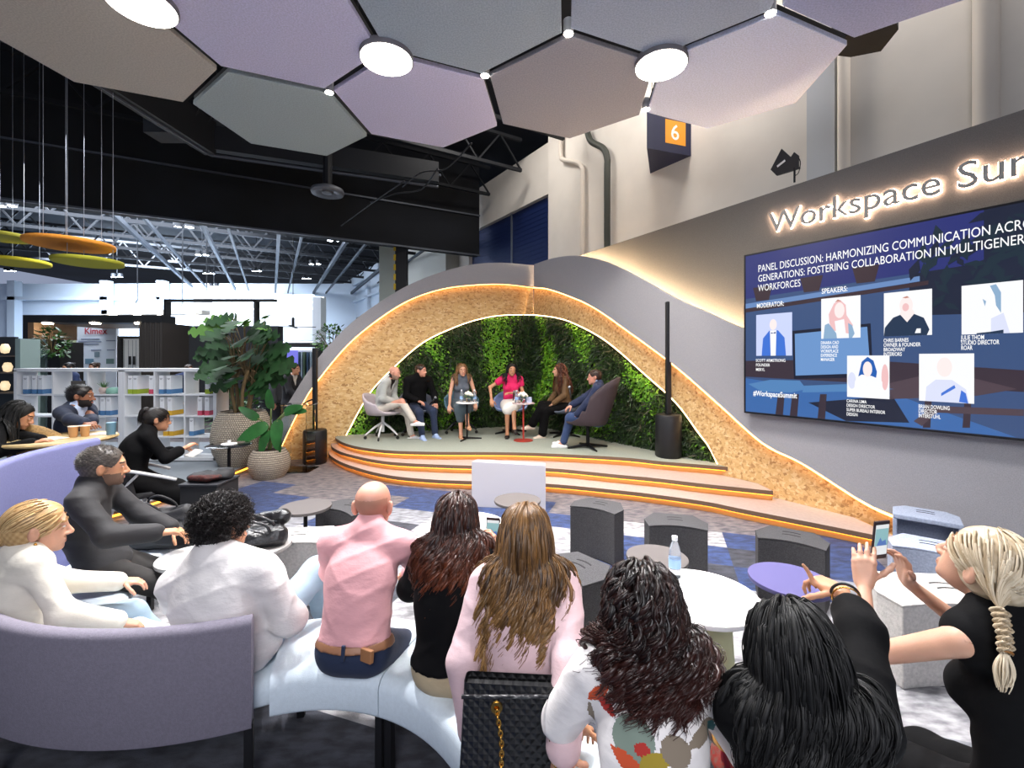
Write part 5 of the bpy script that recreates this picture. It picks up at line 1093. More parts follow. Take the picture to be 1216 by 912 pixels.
def bun_hair(e, h, mat):
    rg = np.random.default_rng(h.get('seed', 1)); HL, hk = e['HL'], e['hk']; bp = A3(*h.get('bun', (0, -.125, .03))); F_ = cap_field(e, .009, -.045); br = h.get('br', .036)
    F_.ell(HL(*bp), A3(br, br * .9, br) * hk, e['hf'], .012); out = [cap_mesh(e, mat, F_)]
    n = h.get('n', 260); fn = lambda p: (p[:, 2] > -.03) & (p[:, 1] + .85 * (p[:, 2] - .10) < .05); r = scalp_roots(e, n, fn, rg, .010); S_ = 12; s = np.linspace(0, 1, S_)[None, :, None]; c = A3(0, -.014, .044)
    p = r[:, None, :] * (1 - s) + bp * s; v = p - c; ln = np.linalg.norm(v / (A3(.076, .097, .081) + .013), axis=2, keepdims=True); p = c + v * np.maximum(1, 1 / ln * 1.0); out.append(tubes(to_w(e, p.reshape(-1, 3)).reshape(n, S_, 3), np.full(n, .0036), np.full(n, .0022), 4, rg.random(n)))
    k = 60; a = rg.uniform(0, 6.28, k); b = rg.uniform(0, 6.28, k); tt = np.linspace(0, 4.5, S_)[None, :]; q = np.stack([np.cos(a[:, None] + tt), np.sin(b[:, None] + .5 * tt) * .6, np.sin(a[:, None] + tt)], -1); q = q / np.linalg.norm(q, axis=2, keepdims=True) * (br + .002) + bp; out.append(tubes(to_w(e, q.reshape(-1, 3)).reshape(k, S_, 3), np.full(k, .003), np.full(k, .002), 4, rg.random(k)))
    if h.get('tail'):
        n2 = 90; L_ = h['tail'] * rg.uniform(.8, 1.1, n2); r2 = bp + rg.normal(0, br * .4, (n2, 3)); p0 = to_w(e, r2); p = [p0]; d = np.tile(e['HR'] @ nrm(A3(0, -1, .3)), (n2, 1)) + rg.normal(0, .15, (n2, 3))
        for i in range(13): d = d * .75 + A3(0, 0, -1) * .3; d /= np.linalg.norm(d, axis=1, keepdims=True); p.append(p[-1] + d * (L_ / 14)[:, None])
        out.append(tubes(np.stack(p, 1), np.full(n2, .0045), np.full(n2, .001), 4, rg.random(n2)))
    hair_obj('hair', out, mat, e['rt'], e['off'])
HAIR = dict(long=long_hair, short=short_hair, bun=bun_hair)

# ================================================================== SEATING IN THE FOREGROUND
def arc_prism(mb, c, prof, a0, a1, n):
    """closed profile [(r,z)] swept about c between angles (deg)"""
    k = len(prof); vs = []
    for i in range(n + 1):
        a = R(a0 + (a1 - a0) * i / n); vs += [(c[0] + r * cos(a), c[1] + r * sin(a), z) for r, z in prof]
    fs = [(i * k + j, i * k + (j + 1) % k, (i + 1) * k + (j + 1) % k, (i + 1) * k + j) for i in range(n) for j in range(k)]
    fs += [tuple(range(k)), tuple(range(n * k + k - 1, n * k - 1, -1))]; return mb.add(vs, fs)
def rprof(r0, r1, z0, z1, rad):
    out = []
    for cx, cz, s in ((r1 - rad, z0 + rad * .5, -90), (r1 - rad, z1 - rad, 0), (r0 + rad, z1 - rad, 90), (r0 + rad, z0 + rad * .5, 180)):
        for j in range(5):
            a = R(s + 22.5 * j); f = .5 if s in (-90, 180) else 1; out.append((cx + rad * cos(a), cz + rad * f * sin(a)))
    return out
sofa_back = M('sofa_fabric_mauve', '77727f', .92, bump=(220, .35), var=(90, .07)); sofa_lilac = M('sofa_fabric_lilac', '6d709c', .92, bump=(220, .3), var=(90, .05)); seat_w = M('seat_fabric_pale', 'cfdbe3', .85, bump=(260, .2), var=(60, .03)); legk = M('leg_black', '0d0d10', .5)
S1, S2, S3 = (-1.65, 3.27), (-.8, 1.21), (1.12, 1.58)
def bench(name, lab, c, a0, a1, r0, r1, legs, back=None, grp=None):
    o = ((c[0] + (r0 + r1) / 2 * cos(R((a0 + a1) / 2))), (c[1] + (r0 + r1) / 2 * sin(R((a0 + a1) / 2))), 0)
    rt = thing(name, lab, 'bench' if back is None else 'sofa', o, 0, grp); n = max(6, int(abs(a1 - a0) / 3))
    mb = MB(); arc_prism(mb, c, rprof(r0, r1, .27, .45 if back is None else .40, .055), a0, a1, n); mb.build('seat', seat_w, rt, off=o, smooth=True, auto=50)
    if back:
        for (b0, b1, z1, m) in back:
            mb = MB(); arc_prism(mb, c, rprof(r1 + .005, r1 + .075, .25, z1, .03), b0, b1, max(8, int(abs(b1 - b0) / 2))); mb.build('backrest', m, rt, off=o, smooth=True, auto=50)
    for a, r in legs:
        MB().box((c[0] + r * cos(R(a)) - o[0], c[1] + r * sin(R(a)) - o[1], .135), (.035, .035, .27), R(a)).build('leg', legk, rt, bevel=.004)
    return rt
bench('round_sofa', 'curved sofa with a mauve grey backrest facing the camera at lower left', S1, -64, -184, .86, 1.425, [(-68.5, 1.47), (-112, 1.47), (-68, .95), (-150, 1.4), (-110, .95), (-178, .95)], [(-68, -131, .715, sofa_back), (-133, -184, 1.215, sofa_lilac)])
bench('curved_bench', 'pale curved bench module beside the sofa, under the man in pink', S2, 108, 71.4, .73, 1.2, [(73, .78), (104, 1.1), (73, 1.14)], grp='pale curved bench modules')
bench('curved_bench', 'pale curved bench module under the auburn haired woman', S2, 71, 30.4, .73, 1.2, [(69.5, .78), (32, .8), (68, 1.14), (33, 1.14)], grp='pale curved bench modules')
bench('curved_bench', 'pale curved bench module under the woman in the pink blouse', S2, 30, -9, .73, 1.2, [(28, .8), (-6, .8), (10, 1.14)], grp='pale curved bench modules')
bench('curved_bench', 'pale curved bench under the woman in the floral top', S3, 191, 262, .50, 1.18, [(200, .6), (225, .6), (258, .6), (240, 1.1)], grp='pale curved bench modules')
bench('curved_bench', 'pale curved bench under the two women in black', S3, 262.5, 350, .50, 1.18, [(266, .6), (345, .6), (300, 1.1)], grp='pale curved bench modules')
# ================================================================== BAGS AND SMALL THINGS
leather = M('leather_black', '17171a', .32, bump=(30, .5), spec=.6); canvas = M('canvas_black', '1a1a1d', .7, bump=(120, .4)); gold = M('gold_metal', 'c79a4a', .25, 1.0)
def blob(name, parts, mat, h, parent=None, off=None, noise=0, nsc=None):
    F_ = Fld()
    for p in parts:
        if p[0] == 'e': F_.ell(p[1], p[2], None, p[3] if len(p) > 3 else .03)
        elif p[0] == 'c': F_.cone(p[1], p[2], p[3], p[4], p[5] if len(p) > 5 else .02)
        elif p[0] == 'cut': F_.cut(p[1], p[2])
        elif p[0] == '-e': F_.ell(p[1], p[2]).sub(p[3] if len(p) > 3 else .02)
    v, q = F_.mesh(h, noise=noise, nsc=nsc); return raw_mesh(name, v, q, mat, parent, off=off)
# leather bag on the grey table
bz = Vector((TB[0] - .02, TB[1] + .02, .55)); rt = thing('leather_bag', 'shiny black leather bag lying on the grey round table', 'bag', bz)
blob('body', [('e', (0, 0, .055), (.22, .15, .075)), ('c', (-.17, -.05, .05), (.17, -.02, .06), .06, .07), ('c', (-.14, .07, .10), (.15, .09, .15), .045, .055), ('-e', (0, .0, .17), (.12, .05, .06), .03), ('cut', (0, 0, .002), (0, 0, -1))], leather, .007, rt, noise=.004, nsc=38)
for k, y in enumerate((-.09, -.02)):
    MB().tube(smooth_curve([(-.13, y, .10), (-.10, y - .02, .17 + .02 * k), (.02, y - .03, .19 + .02 * k), (.13, y - .01, .16), (.16, y, .11)], 6), .009, 8).build('strap', leather, rt, smooth=True)
MB().tube(smooth_curve([(-.16, .02, .11), (0, .01, .135), (.15, .04, .14)], 6), .006, 6).build('zip', M('zip_metal', '8f8f92', .3, 1), rt)
# black tote beside the grey haired man
bz = Vector((-2.64, 3.36, .405)); rt = thing('tote_bag', 'soft black tote bag with looped handles beside the grey haired man', 'bag', bz)
blob('body', [('c', (-.16, 0, .08), (.17, .02, .09), .10, .11, .05), ('c', (-.15, .02, .22), (.17, .05, .24), .05, .06, .06), ('-e', (0, .03, .31), (.17, .05, .07), .02), ('cut', (0, 0, .0), (0, 0, -1))], canvas, .011, rt, noise=.006, nsc=28)
for y in (-.07, .09):
    MB().tube(smooth_curve([(-.11, y, .2), (-.12, y - .03, .32), (-.02, y - .06, .37), (.08, y - .03, .31), (.1, y, .2)], 6), .008, 8).build('handle', canvas, rt, smooth=True)
MB().tube(smooth_curve([(.14, .06, .27), (.22, .03, .26), (.2, -.02, .12)], 6), .009, 8).build('strap', canvas, rt, smooth=True)
o = MB().box((0, 0, .12), (.42, .42, .24)).build('side_cushion', canvas, None, bevel=.03); 
bpy.data.objects.remove(o)
# black cube case with things on top
bz = Vector((-2.98, 4.45, 0)); rt = thing('cube_case', 'tall black cube shaped case in front of the woman taking notes', 'case', bz)
MB().box((0, 0, .3), (.36, .34, .6)).build('body', M('case_black', '15161a', .75, bump=(150, .3)), rt, bevel=.012); MB().box((0, 0, .605), (.38, .36, .02)).build('rim', M('case_rim', '202127', .6), rt, bevel=.006)
rt2 = thing('scarf_bundle', 'dark bundle with red patterned scarf on the black case', 'scarf', bz + Vector((0, 0, .616)))
blob('cloth', [('e', (-.05, 0, .03), (.16, .12, .05)), ('e', (.1, .05, .04), (.10, .1, .06)), ('cut', (0, 0, .001), (0, 0, -1))], M('bundle_dark', '17181c', .7), .012, rt2, noise=.008, nsc=30)
blob('red_scarf', [('c', (-.12, -.10, .04), (.05, -.12, .04), .025, .03), ('c', (.05, -.12, .04), (.14, -.08, .05), .03, .02), ('cut', (0, 0, .001), (0, 0, -1))], M('scarf_red', '7a2a20', .8, var=(60, .6, '1a1414')), .009, rt2, noise=.005, nsc=40)
# quilted handbag with gold chain on the bench behind the pink blouse
hb = thing('chain_handbag', 'black quilted handbag with gold chain strap beside the woman in pink blouse', 'handbag', (-.005, 1.375, .452)); hbo = Vector(hb.location)
qm = M('quilted_black', '121214', .45, spec=.5)
N_, L_, b_ = nodes(qm); tc = N_.new('ShaderNodeTexCoord'); 
hh = []
for ang in (45, -45):
    mp = N_.new('ShaderNodeMapping'); mp.inputs['Rotation'].default_value = (0, R(ang), 0); L_.new(tc.outputs['Object'], mp.inputs[0]); wv = N_.new('ShaderNodeTexWave'); wv.inputs['Scale'].default_value = 14; wv.bands_direction = 'X'; L_.new(mp.outputs[0], wv.inputs[0]); hh.append(wv)
mn = N_.new('ShaderNodeMath'); mn.operation = 'MINIMUM'; L_.new(hh[0].outputs['Fac'], mn.inputs[0]); L_.new(hh[1].outputs['Fac'], mn.inputs[1]); bp = N_.new('ShaderNodeBump'); bp.inputs['Strength'].default_value = .8; bp.inputs['Distance'].default_value = .006; L_.new(mn.outputs[0], bp.inputs['Height']); L_.new(bp.outputs[0], b_.inputs['Normal'])
mb = MB(); W0, W1, D0, D1, Hh = .155, .145, .055, .032, .35
vs = [(-W0, -D0, 0), (W0, -D0, 0), (W0, D0, 0), (-W0, D0, 0), (-W1, -D1, Hh), (W1, -D1, Hh), (W1, D1, Hh), (-W1, D1, Hh)]
mb.add(vs, [(3, 2, 1, 0), (0, 1, 5, 4), (1, 2, 6, 5), (2, 3, 7, 6), (3, 0, 4, 7)]); mb.add([(-W1 * .97, -D1 * .8, Hh - .02), (W1 * .97, -D1 * .8, Hh - .02), (W1 * .97, D1 * .8, Hh - .02), (-W1 * .97, D1 * .8, Hh - .02)], [(0, 1, 2, 3)])
o = mb.build('body', qm, hb, bevel=.012); o.rotation_euler = (R(-6), 0, R(-4))
MB().tube([(-W1, -D1 - .004, Hh - .004), (W1, -D1 - .004, Hh - .004)], .006, 8).build('rim', leather, hb)
def chain(pts, lk, r):
    mb = MB(); c = smooth_curve(pts, 10); acc = 0; out = [c[0]]
    for i in range(1, len(c)):
        seg = (c[i] - c[i - 1]).length
        while acc + seg >= lk: t = (lk - acc) / seg; p = c[i - 1].lerp(c[i], t); out.append(p); c[i - 1] = p; seg = (c[i] - p).length; acc = 0
        acc += seg
    for i in range(len(out) - 1):
        d = (out[i + 1] - out[i]).normalized(); u = d.cross(Vector((0, 1, 0.2))).normalized(); w = d.cross(u); 
        if i % 2: u = w
        c_ = (out[i] + out[i + 1]) / 2; mb.tube([c_ + d * lk * .72 * cos(a) + u * lk * .42 * sin(a) for a in [2 * pi * k / 10 for k in range(10)]], r, 6, closed=True)
    return mb
chain([(-.04, -.052, .318), (-.025, -.075, .23), (-.035, -.085, .12), (-.075, -.10, .03), (-.11, -.12, -.06)], .013, .0026).build('chain_strap', gold, hb, smooth=True)
chain([(.115, -.045, .32), (.125, -.075, .2), (.15, -.085, .13), (.185, -.07, .10)], .013, .0026).build('chain_strap', gold, hb, smooth=True)
MB().lathe([(.008, -.004), (.017, -.004), (.017, .004), (.008, .004), (.008, -.004)], 18, (-.04, -.05, .325), M4=Matrix.Rotation(R(90), 4, 'X')).build('eyelet', gold, hb)
# red bag on the floor, woven bracelets stay with their wearer
rb = thing('red_bag', 'red and cream patterned bag standing on the floor beside the pale green pedestal', 'bag', (1.0, 1.95, 0))
blob('body', [('c', (-.06, 0, .07), (.08, .02, .07), .075, .08, .04), ('c', (-.05, 0, .19), (.07, .02, .22), .06, .055, .06), ('cut', (0, 0, .0), (0, 0, -1))], M('bag_lace', 'd9a08c', .8, var=(55, .7, 'a32a22')), .008, rb, noise=.003, nsc=50)
for k in range(2): MB().tube(smooth_curve([(-.10, -.07 + .03 * k, .10), (-.12, -.08, .20), (-.07, -.05, .29), (-.01, -.04 + .02 * k, .26)], 6), .013, 8).build('strap', M('strap_red', '9c1c2c', .5), rb, smooth=True)

# ================================================================== THE AUDIENCE IN FRONT
WP = lambda x, y, Y: ('w',) + tuple(P(x, y, Y))
sk_fair = ('fair', 'c6947a'); sk_pale = ('pale', 'cb9c83'); sk_tan = ('tan', 'c08a68'); sk_brown = ('brown', '8f5f45'); sk_rosy = ('rosy', 'c9907a')
H_blonde = hairmat('blonde', 'a07a4c', 'dcbd8a'); H_grey = hairmat('grey_dark', '2b2623', '6e665f'); H_black = hairmat('black', '0a0808', '1c1412'); H_auburn = hairmat('auburn', '1b0d0a', '4a2212', '7d3d1c'); H_brown = hairmat('brown', '33200f', '8a6438', 'b98f58'); H_dcurl = hairmat('dark_curl', '0d0706', '2c130e', '43201a'); H_ash = hairmat('platinum', 'a89272', 'ded0b6'); H_jet = hairmat('jet', '030303', '0a0909', rough=.6); H_bare = hairmat('shaved', '8c6a58', '8c6a58')
denim = cloth('denim', '39506f', .9); denim_l = cloth('denim_pale', '8fa3b2', .9); navy_d = cloth('denim_dark', '1e2a44', .9); whites = M('shoe_white', 'e6e6e8', .5); blk_sh = M('shoe_black', '16161a', .35); blackc = M('cloth_black', '08080a', .85, spec=.15, bump=(11, .2, 4))
def lapels(e, mat, w_=.05, z0=-.02):
    c2, fr, sc = e['c'][2], e['fr'][2], e['sc']
    for s_ in (-1, 1):
        mb = MB(); d = .155 * sc
        def pt(x, y, z): return tuple(c2 + sc * (fr[0] * x * s_ + fr[1] * y + fr[2] * z) - e['off'])
        pts = [pt(.006, .142, z0 - .01), pt(.035, .140, z0 + .05), pt(.088, .125, .10), pt(.062, .125, .115), pt(.078, .105, .15), pt(.052, .09, .185), pt(.040, .115, .13)]
        mb.add(pts, [tuple(range(7))]); mb.build('lapel', mat, e['rt'], solid=.006)
# A woman in white blazer
def exA(e):
    for s_ in (-1, 1): 
        mb = MB(); mb.sphere(tuple(e['HL'](s_ * .086, -.004, -.045) - e['off']), .007, 8, 6, (1, 1, 1.8)); mb.build('earring', gold, e['rt'], smooth=True)
    F_ = Fld(); F_.cone(e['nb'] + e['fr'][2][2] * .0, e['nb'] + e['fr'][2][2] * .04 + e['fr'][2][1] * .012, .066, .058, .01); F_.cut(e['nb'] + e['fr'][2][2] * .045, e['fr'][2][2]); e['put']('dark_collar', F_, blackc, .006)
person(dict(name='person', label='blonde woman with a low bun in a white blazer, seated at far left', at=(-2.25, 2.15, .39), spine=.86, face=28, fem=1, sc=.88, hsc=1.2, head=(44, -4, 0), lean=(-22, -12, 8), side=-6, skin=sk_fair, hairmat=H_blonde,
    hand=(('w', -2.12, 2.44, .60), WP(142, 738, 2.18)), elbow=((-.6, -.4, -.6), (.5, -.6, -.8)), foot=(('w', -1.95, 2.62, .09), ('w', -1.72, 2.6, .09)),
    top=dict(name='blazer', mat=cloth('ivory', 'd6cfc2', .8), i=.02, hem=-.06, noise=.0028), bottom=dict(mat=denim_l), shoe=dict(mat=whites, sole=whites), hair=dict(kind='bun', bun=(0, -.118, -.015), br=.034), extra=exA, res=.008, fine=.0042))
# B grey haired man in dark jacket
person(dict(label='bearded man with short greying hair in a charcoal jacket, seated sideways at left', at=(-2.53, 2.80, .44), sc=.92, hsc=1.12, face=66, head=(52, -3, 0), lean=(-24, -12, 10), skin=sk_tan, hairmat=H_grey, beard='6e5546',
    hand=(('w', -2.30, 3.05, .66), WP(188, 632, 2.74)), hands=({}, dict(n=(0, 0, -1), curl=(.3, .4, .2))), elbow=((-.5, -.4, -.7), (.7, -.5, -.6)), foot=(('w', -1.92, 3.2, .09), ('w', -1.86, 2.98, .09)), knee=((0, .4, 1), (0, .4, 1)),
    top=dict(name='jacket', mat=cloth('charcoal', '1e1d20', .75), i=.02, hem=-.06, noise=.003, collar=1), bottom=dict(mat=cloth('charcoal_trousers', '1d1a19', .8)), shoe=dict(mat=blk_sh), hair=dict(kind='short', t=.008, n=2600, l=.020, lift=.35, flow=(0, -.6, .1), mess=.15, sr=.0016), res=.009))
# C man in white shirt
person(dict(label='curly black haired man in a loose white shirt, seen from behind', at=(-1.27, 2.10, .39), spine=.84, sc=.93, hsc=1.1, face=6, head=(26, -2, 0), side=-12, lean=(-22, -12, 10), girth=1.12, broad=1.18, shrug=(-.045, -.045), neck=.15, skin=sk_tan, hairmat=H_black,
    hand=(('w', -1.50, 2.42, .62), WP(326, 728, 2.24)), hands=({}, dict(curl=(.5, .6, .4))), elbow=((-.9, -.3, -.5), (.9, -.35, -.5)), foot=(('w', -1.45, 2.66, .09), ('w', -1.10, 2.60, .34)), knee=((-.3, .6, .8), (.35, .2, 1)),
    top=dict(name='shirt', mat=cloth('white', 'dad5d3', .85, .3), i=.030, hem=-.07, noise=.006, nsc=17, sleeve=1.9), bottom=dict(mat=denim_l), shoe=dict(mat=whites, sole=whites), hair=dict(kind='short', t=.016, n=3000, l=.036, lift=.6, flow=(0, -.25, -.1), mess=.4, amp=.010, freq=1.6, sr=.0028, segs=10), res=.008, fine=.0042))
# D bald man in pink shirt
def exD(e):
    F_ = Fld(); c0, fr, sc = e['c'][0], e['fr'][0], e['sc']; F_.ell(c0, A3(.178, .132, .12), fr, .05); F_.cut(c0 + fr[2] * .056, fr[2]); F_.cut(c0 + fr[2] * .024, -fr[2]); e['put']('belt', F_, M('belt_tan', '8a5f43', .5), .006)
    mb = MB(); m = Matrix([list(fr[0]), list(fr[1]), list(fr[2])]).transposed().to_4x4(); mb.box(tuple(c0 + fr[1] * -.128 + fr[0] * .10 + fr[2] * .03 - e['off']), (.062, .02, .05), M4=m @ Matrix.Rotation(-.5, 4, 'Z')); mb.build('leather_patch', M('patch_tan', '9a6a44', .6), e['rt'], bevel=.004)
    mb = MB(); mb.box(tuple(c0 + fr[1] * -.132 + fr[2] * .036 - e['off']), (.014, .012, .06), M4=m); mb.build('belt_loop', navy_d, e['rt'], bevel=.002)
person(dict(label='bald man in a pink shirt and dark jeans, seen from behind', at=(-.69, 1.98, .44), spine=.96, sc=.90, hsc=1.17, face=3, head=(3, -4, 0), lean=(10, 18, 26), skin=sk_rosy, hairmat=H_bare, buzz='b07c66', broad=1.0,
    hand=(('w', -.80, 2.46, .64), ('w', -.56, 2.46, .64)), elbow=((-.95, -.3, -.45), (.95, -.3, -.45)), foot=(('w', -.86, 2.62, .09), ('w', -.42, 2.62, .09)),
    top=dict(name='shirt', mat=cloth('pink', 'dfa4a7', .8, .25), i=.016, hem=.055, noise=.0034, nsc=26, collar=1), bottom=dict(mat=navy_d, i=.012), shoe=dict(mat=blk_sh), extra=exD, res=.008, fine=.0042))
# E auburn haired woman in black
def phone_at(c, d, up, lab, scale=1.0):
    rt = thing('smartphone', lab, 'phone', c); d = nrm(d); up = np.asarray(up, float); up = nrm(up - d * (up @ d)); r = np.cross(up, -d)
    m = Matrix([list(r), list(-d), list(up)]).transposed().to_4x4()
    MB().box((0, 0, 0), (.071 * scale, .008, .146 * scale), M4=m).build('case', M('phone_case', '2a2026', .3), rt, bevel=.003)
    def q(w, h0, h1, y): return [m @ Vector((sx * w * scale, y, z * scale)) for sx, z in ((-1, h0), (1, h0), (1, h1), (-1, h1))]
    mb = MB(); mb.cm = 0; mb.add(q(.031, -.055, .060, .0045), [(0, 1, 2, 3)]); mb.cm = 1; mb.add(q(.030, -.02, .045, .0048), [(0, 1, 2, 3)]); mb.cm = 2; mb.add([m @ Vector((x * scale, .0051, z * scale)) for x, z in ((-.022, -.02), (-.006, .012), (.004, -.004), (.02, .002), (.026, -.02))], [(0, 1, 2, 3, 4)]); mb.build('display', [E('phone_white', 'f4f8fb', .9), E('phone_teal', '9fd0d6', .8), E('phone_blue', '5f86cf', .8)], rt)
    return rt
person(dict(label='woman with long auburn waves, black top and khaki trousers, seen from behind', at=(-.24, 1.89, .44), spine=.95, sc=.87, hsc=1.1, girth=1.12, face=6, fem=1, head=(8, -8, 4), lean=(6, 18, 28), side=-6, skin=sk_fair, hairmat=H_auburn,
    hand=(('w', -.34, 2.30, .62), ('w', -.085, 2.27, .83)), hands=({}, dict(d=(-.1, .3, 1), n=(-1, .1, .2), curl=(.6, .7, .4))), elbow=((-1, -.2, -.35), (.9, -.3, -.6)), foot=(('w', -.30, 2.5, .09), ('w', -.05, 2.5, .09)),
    top=dict(name='top', mat=blackc, i=.022, hem=.02, noise=.003, sleeve=1.35), bottom=dict(mat=cloth('khaki', 'b3a283', .85), i=.016), shoe=dict(mat=blk_sh), hair=dict(kind='long', len=.42, amp=.014, freq=2.8, seed=4, bias=1.6, gather=1, gk=.3, fuzz=.005), res=.008, fine=.0042))
phone_at((-.10, 2.33, .915), (.05, 1, .15), (.05, -.2, 1), 'smartphone held up beside the auburn hair')
# F woman in pink blouse
def exF(e):
    mb = MB(); c = e['hc']; rs_ = []
    for k in range(14):
        a = R(-70 + 10 * k); rs_.append(tuple(e['HL'](.112 * sin(a), -.075 - .06 * cos(a), -.06 - .015 * sin(k)) - e['off']))
    mb.tube(rs_, .003, 6); mb.build('hair_tie', M('hair_band_gold', 'b39a6a', .4), e['rt'], smooth=True)
person(dict(label='woman with long brown wavy hair in a pale pink blouse, seen from behind', at=(.04, 1.57, .44), sc=.90, hsc=1.1, face=4, fem=1, head=(4, -6, 0), lean=(4, 12, 22), skin=sk_fair, hairmat=H_brown,
    hand=(('w', -.13, 1.53, .53), ('w', .135, 1.225, .58)), hands=(dict(d=(0, .4, -1), n=(0, -1, -.2)), dict(d=(0, .2, -1), n=(0, 1, -.3))), elbow=((-.7, -.7, .1), (.7, -.6, .2)), foot=(('w', -.10, 2.12, .09), ('w', .16, 2.1, .09)),
    top=dict(name='blouse', mat=cloth('blush', 'cbaeb2', .7, .25), i=.022, hem=-.05, noise=.0042, nsc=17), bottom=dict(mat=cloth('sand', 'cfc4b2', .8), i=.01), shoe=dict(mat=blk_sh), hair=dict(kind='long', len=.66, amp=.013, freq=4.6, segs=32, seed=8, bias=.75, gather=1, gk=.5, margin=.007), extra=exF, res=.008, fine=.0042))
# G woman in floral top
FLO = [('pattern_' + n, c) for n, c in (('sage', '7d8c80'), ('orange', 'c8502a'), ('ochre', 'a08a2c'), ('teal', '2f6668'), ('taupe', '857868'), ('red', 'b03028'), ('plum', '7a2a48'))]
def floral(e):
    c2, fr = e['c'][2], e['fr'][2]; c1 = e['c'][1]; out = []
    def loc(ce): l = (ce - c2) @ fr.T; return l[:, 0], l[:, 1], l[:, 2]
    def el_(cx, cz, rx, rz, a=0, back=True):
        def f(ce):
            x, y, z = loc(ce); u = (x - cx) * cos(a) + (z - cz) * sin(a); v = -(x - cx) * sin(a) + (z - cz) * cos(a); return ((u / rx) ** 2 + (v / rz) ** 2 < 1) & (y < .02)
        return f
    def leaf(cx, cz, l, w, a):
        def f(ce):
            x, y, z = loc(ce); u = (x - cx) * cos(a) + (z - cz) * sin(a); v = -(x - cx) * sin(a) + (z - cz) * cos(a); return (np.abs(v) < w * (1 - (u / l) ** 2)) & (np.abs(u) < l) & (y < .02)
        return f
    m = lambda n: M(n, dict(FLO)[n], .85)
    for n, fn in (('pattern_sage', el_(-.062, .02, .048, .052)), ('pattern_orange', leaf(-.075, -.03, .05, .018, -.6)), ('pattern_red', el_(-.045, .005, .018, .014)), ('pattern_ochre', el_(-.02, -.022, .034, .024, .3)), ('pattern_teal', leaf(-.008, -.075, .034, .011, -1.3)), ('pattern_teal', leaf(.022, -.07, .036, .012, -.7)),
                  ('pattern_taupe', el_(.035, .005, .038, .032, -.5)), ('pattern_taupe', leaf(.115, .03, .055, .017, .35)), ('pattern_teal', el_(.15, .02, .016, .026)), ('pattern_taupe', el_(.105, -.075, .012, .008, -.6)), ('pattern_teal', leaf(-.055, -.13, .05, .014, -1.1)), ('pattern_red', leaf(-.04, -.125, .045, .009, -1.1)), ('pattern_orange', leaf(-.14, .10, .035, .016, .7)), ('pattern_red', leaf(-.12, .075, .028, .012, -.8)),
                  ('pattern_red', leaf(.12, -.16, .03, .014, .9)), ('pattern_ochre', el_(-.08, -.18, .02, .025)), ('pattern_plum', leaf(.165, -.13, .05, .016, -1.2)), ('pattern_taupe', leaf(-.155, .035, .04, .008, -1.4)), ('pattern_taupe', el_(-.115, -.07, .008, .012, .6)), ('pattern_teal', el_(-.17, -.17, .02, .03))):
        out.append((m(n), fn))
    return out
def exG(e):
    w, el = e['wr'][1], e['el'][1]; d = nrm(w - el)
    for k, (t, m, r) in enumerate(((.035, M('bracelet_ochre', 'c08a24', .6, bump=(120, .5)), .036), (-.005, M('bracelet_dark', '4a3a36', .5), .034))):
        F_ = Fld(); F_.cone(w - d * (.045 + t), w - d * (.012 + t), r, r, 0); F_.cut(w - d * (.045 + t), -d); F_.cut(w - d * (.012 + t), d); e['put']('bracelet', F_, m, .004)
person(dict(label='woman with dark curly hair in a white top with colourful floral print, seen from behind', at=(.365, 1.16, .42), face=4, fem=1, sc=.88, hsc=1.06, head=(6, -4, 0), lean=(0, 8, 20), skin=sk_tan, hairmat=H_dcurl,
    hand=(('w', .22, 1.50, .58), WP(850, 868, 1.42)), hands=({}, dict(d=(.4, 1, 0), n=(0, 0, -1))), elbow=((-.9, -.4, -.5), (.7, -.5, -.7)), foot=(('w', .30, 1.78, .09), ('w', .50, 1.78, .09)),
    top=dict(name='floral_top', mat=cloth('floral_white', 'e9e4e2', .85, .25), i=.018, hem=-.04, noise=.003, nsc=20, sleeve=.92, h=.0045, zones=floral, si=.008), bottom=dict(mat=cloth('plum_trousers', '5a2238', .8)), shoe=dict(mat=blk_sh), hair=dict(kind='long', len=.25, amp=.018, freq=2.6, locks=330, seed=12, bias=1.8, grav=.22, fuzz=.0045, pj=.22, margin=.014, strands=10, gather=1, gk=.25), extra=exG, res=.0065, fine=.004))
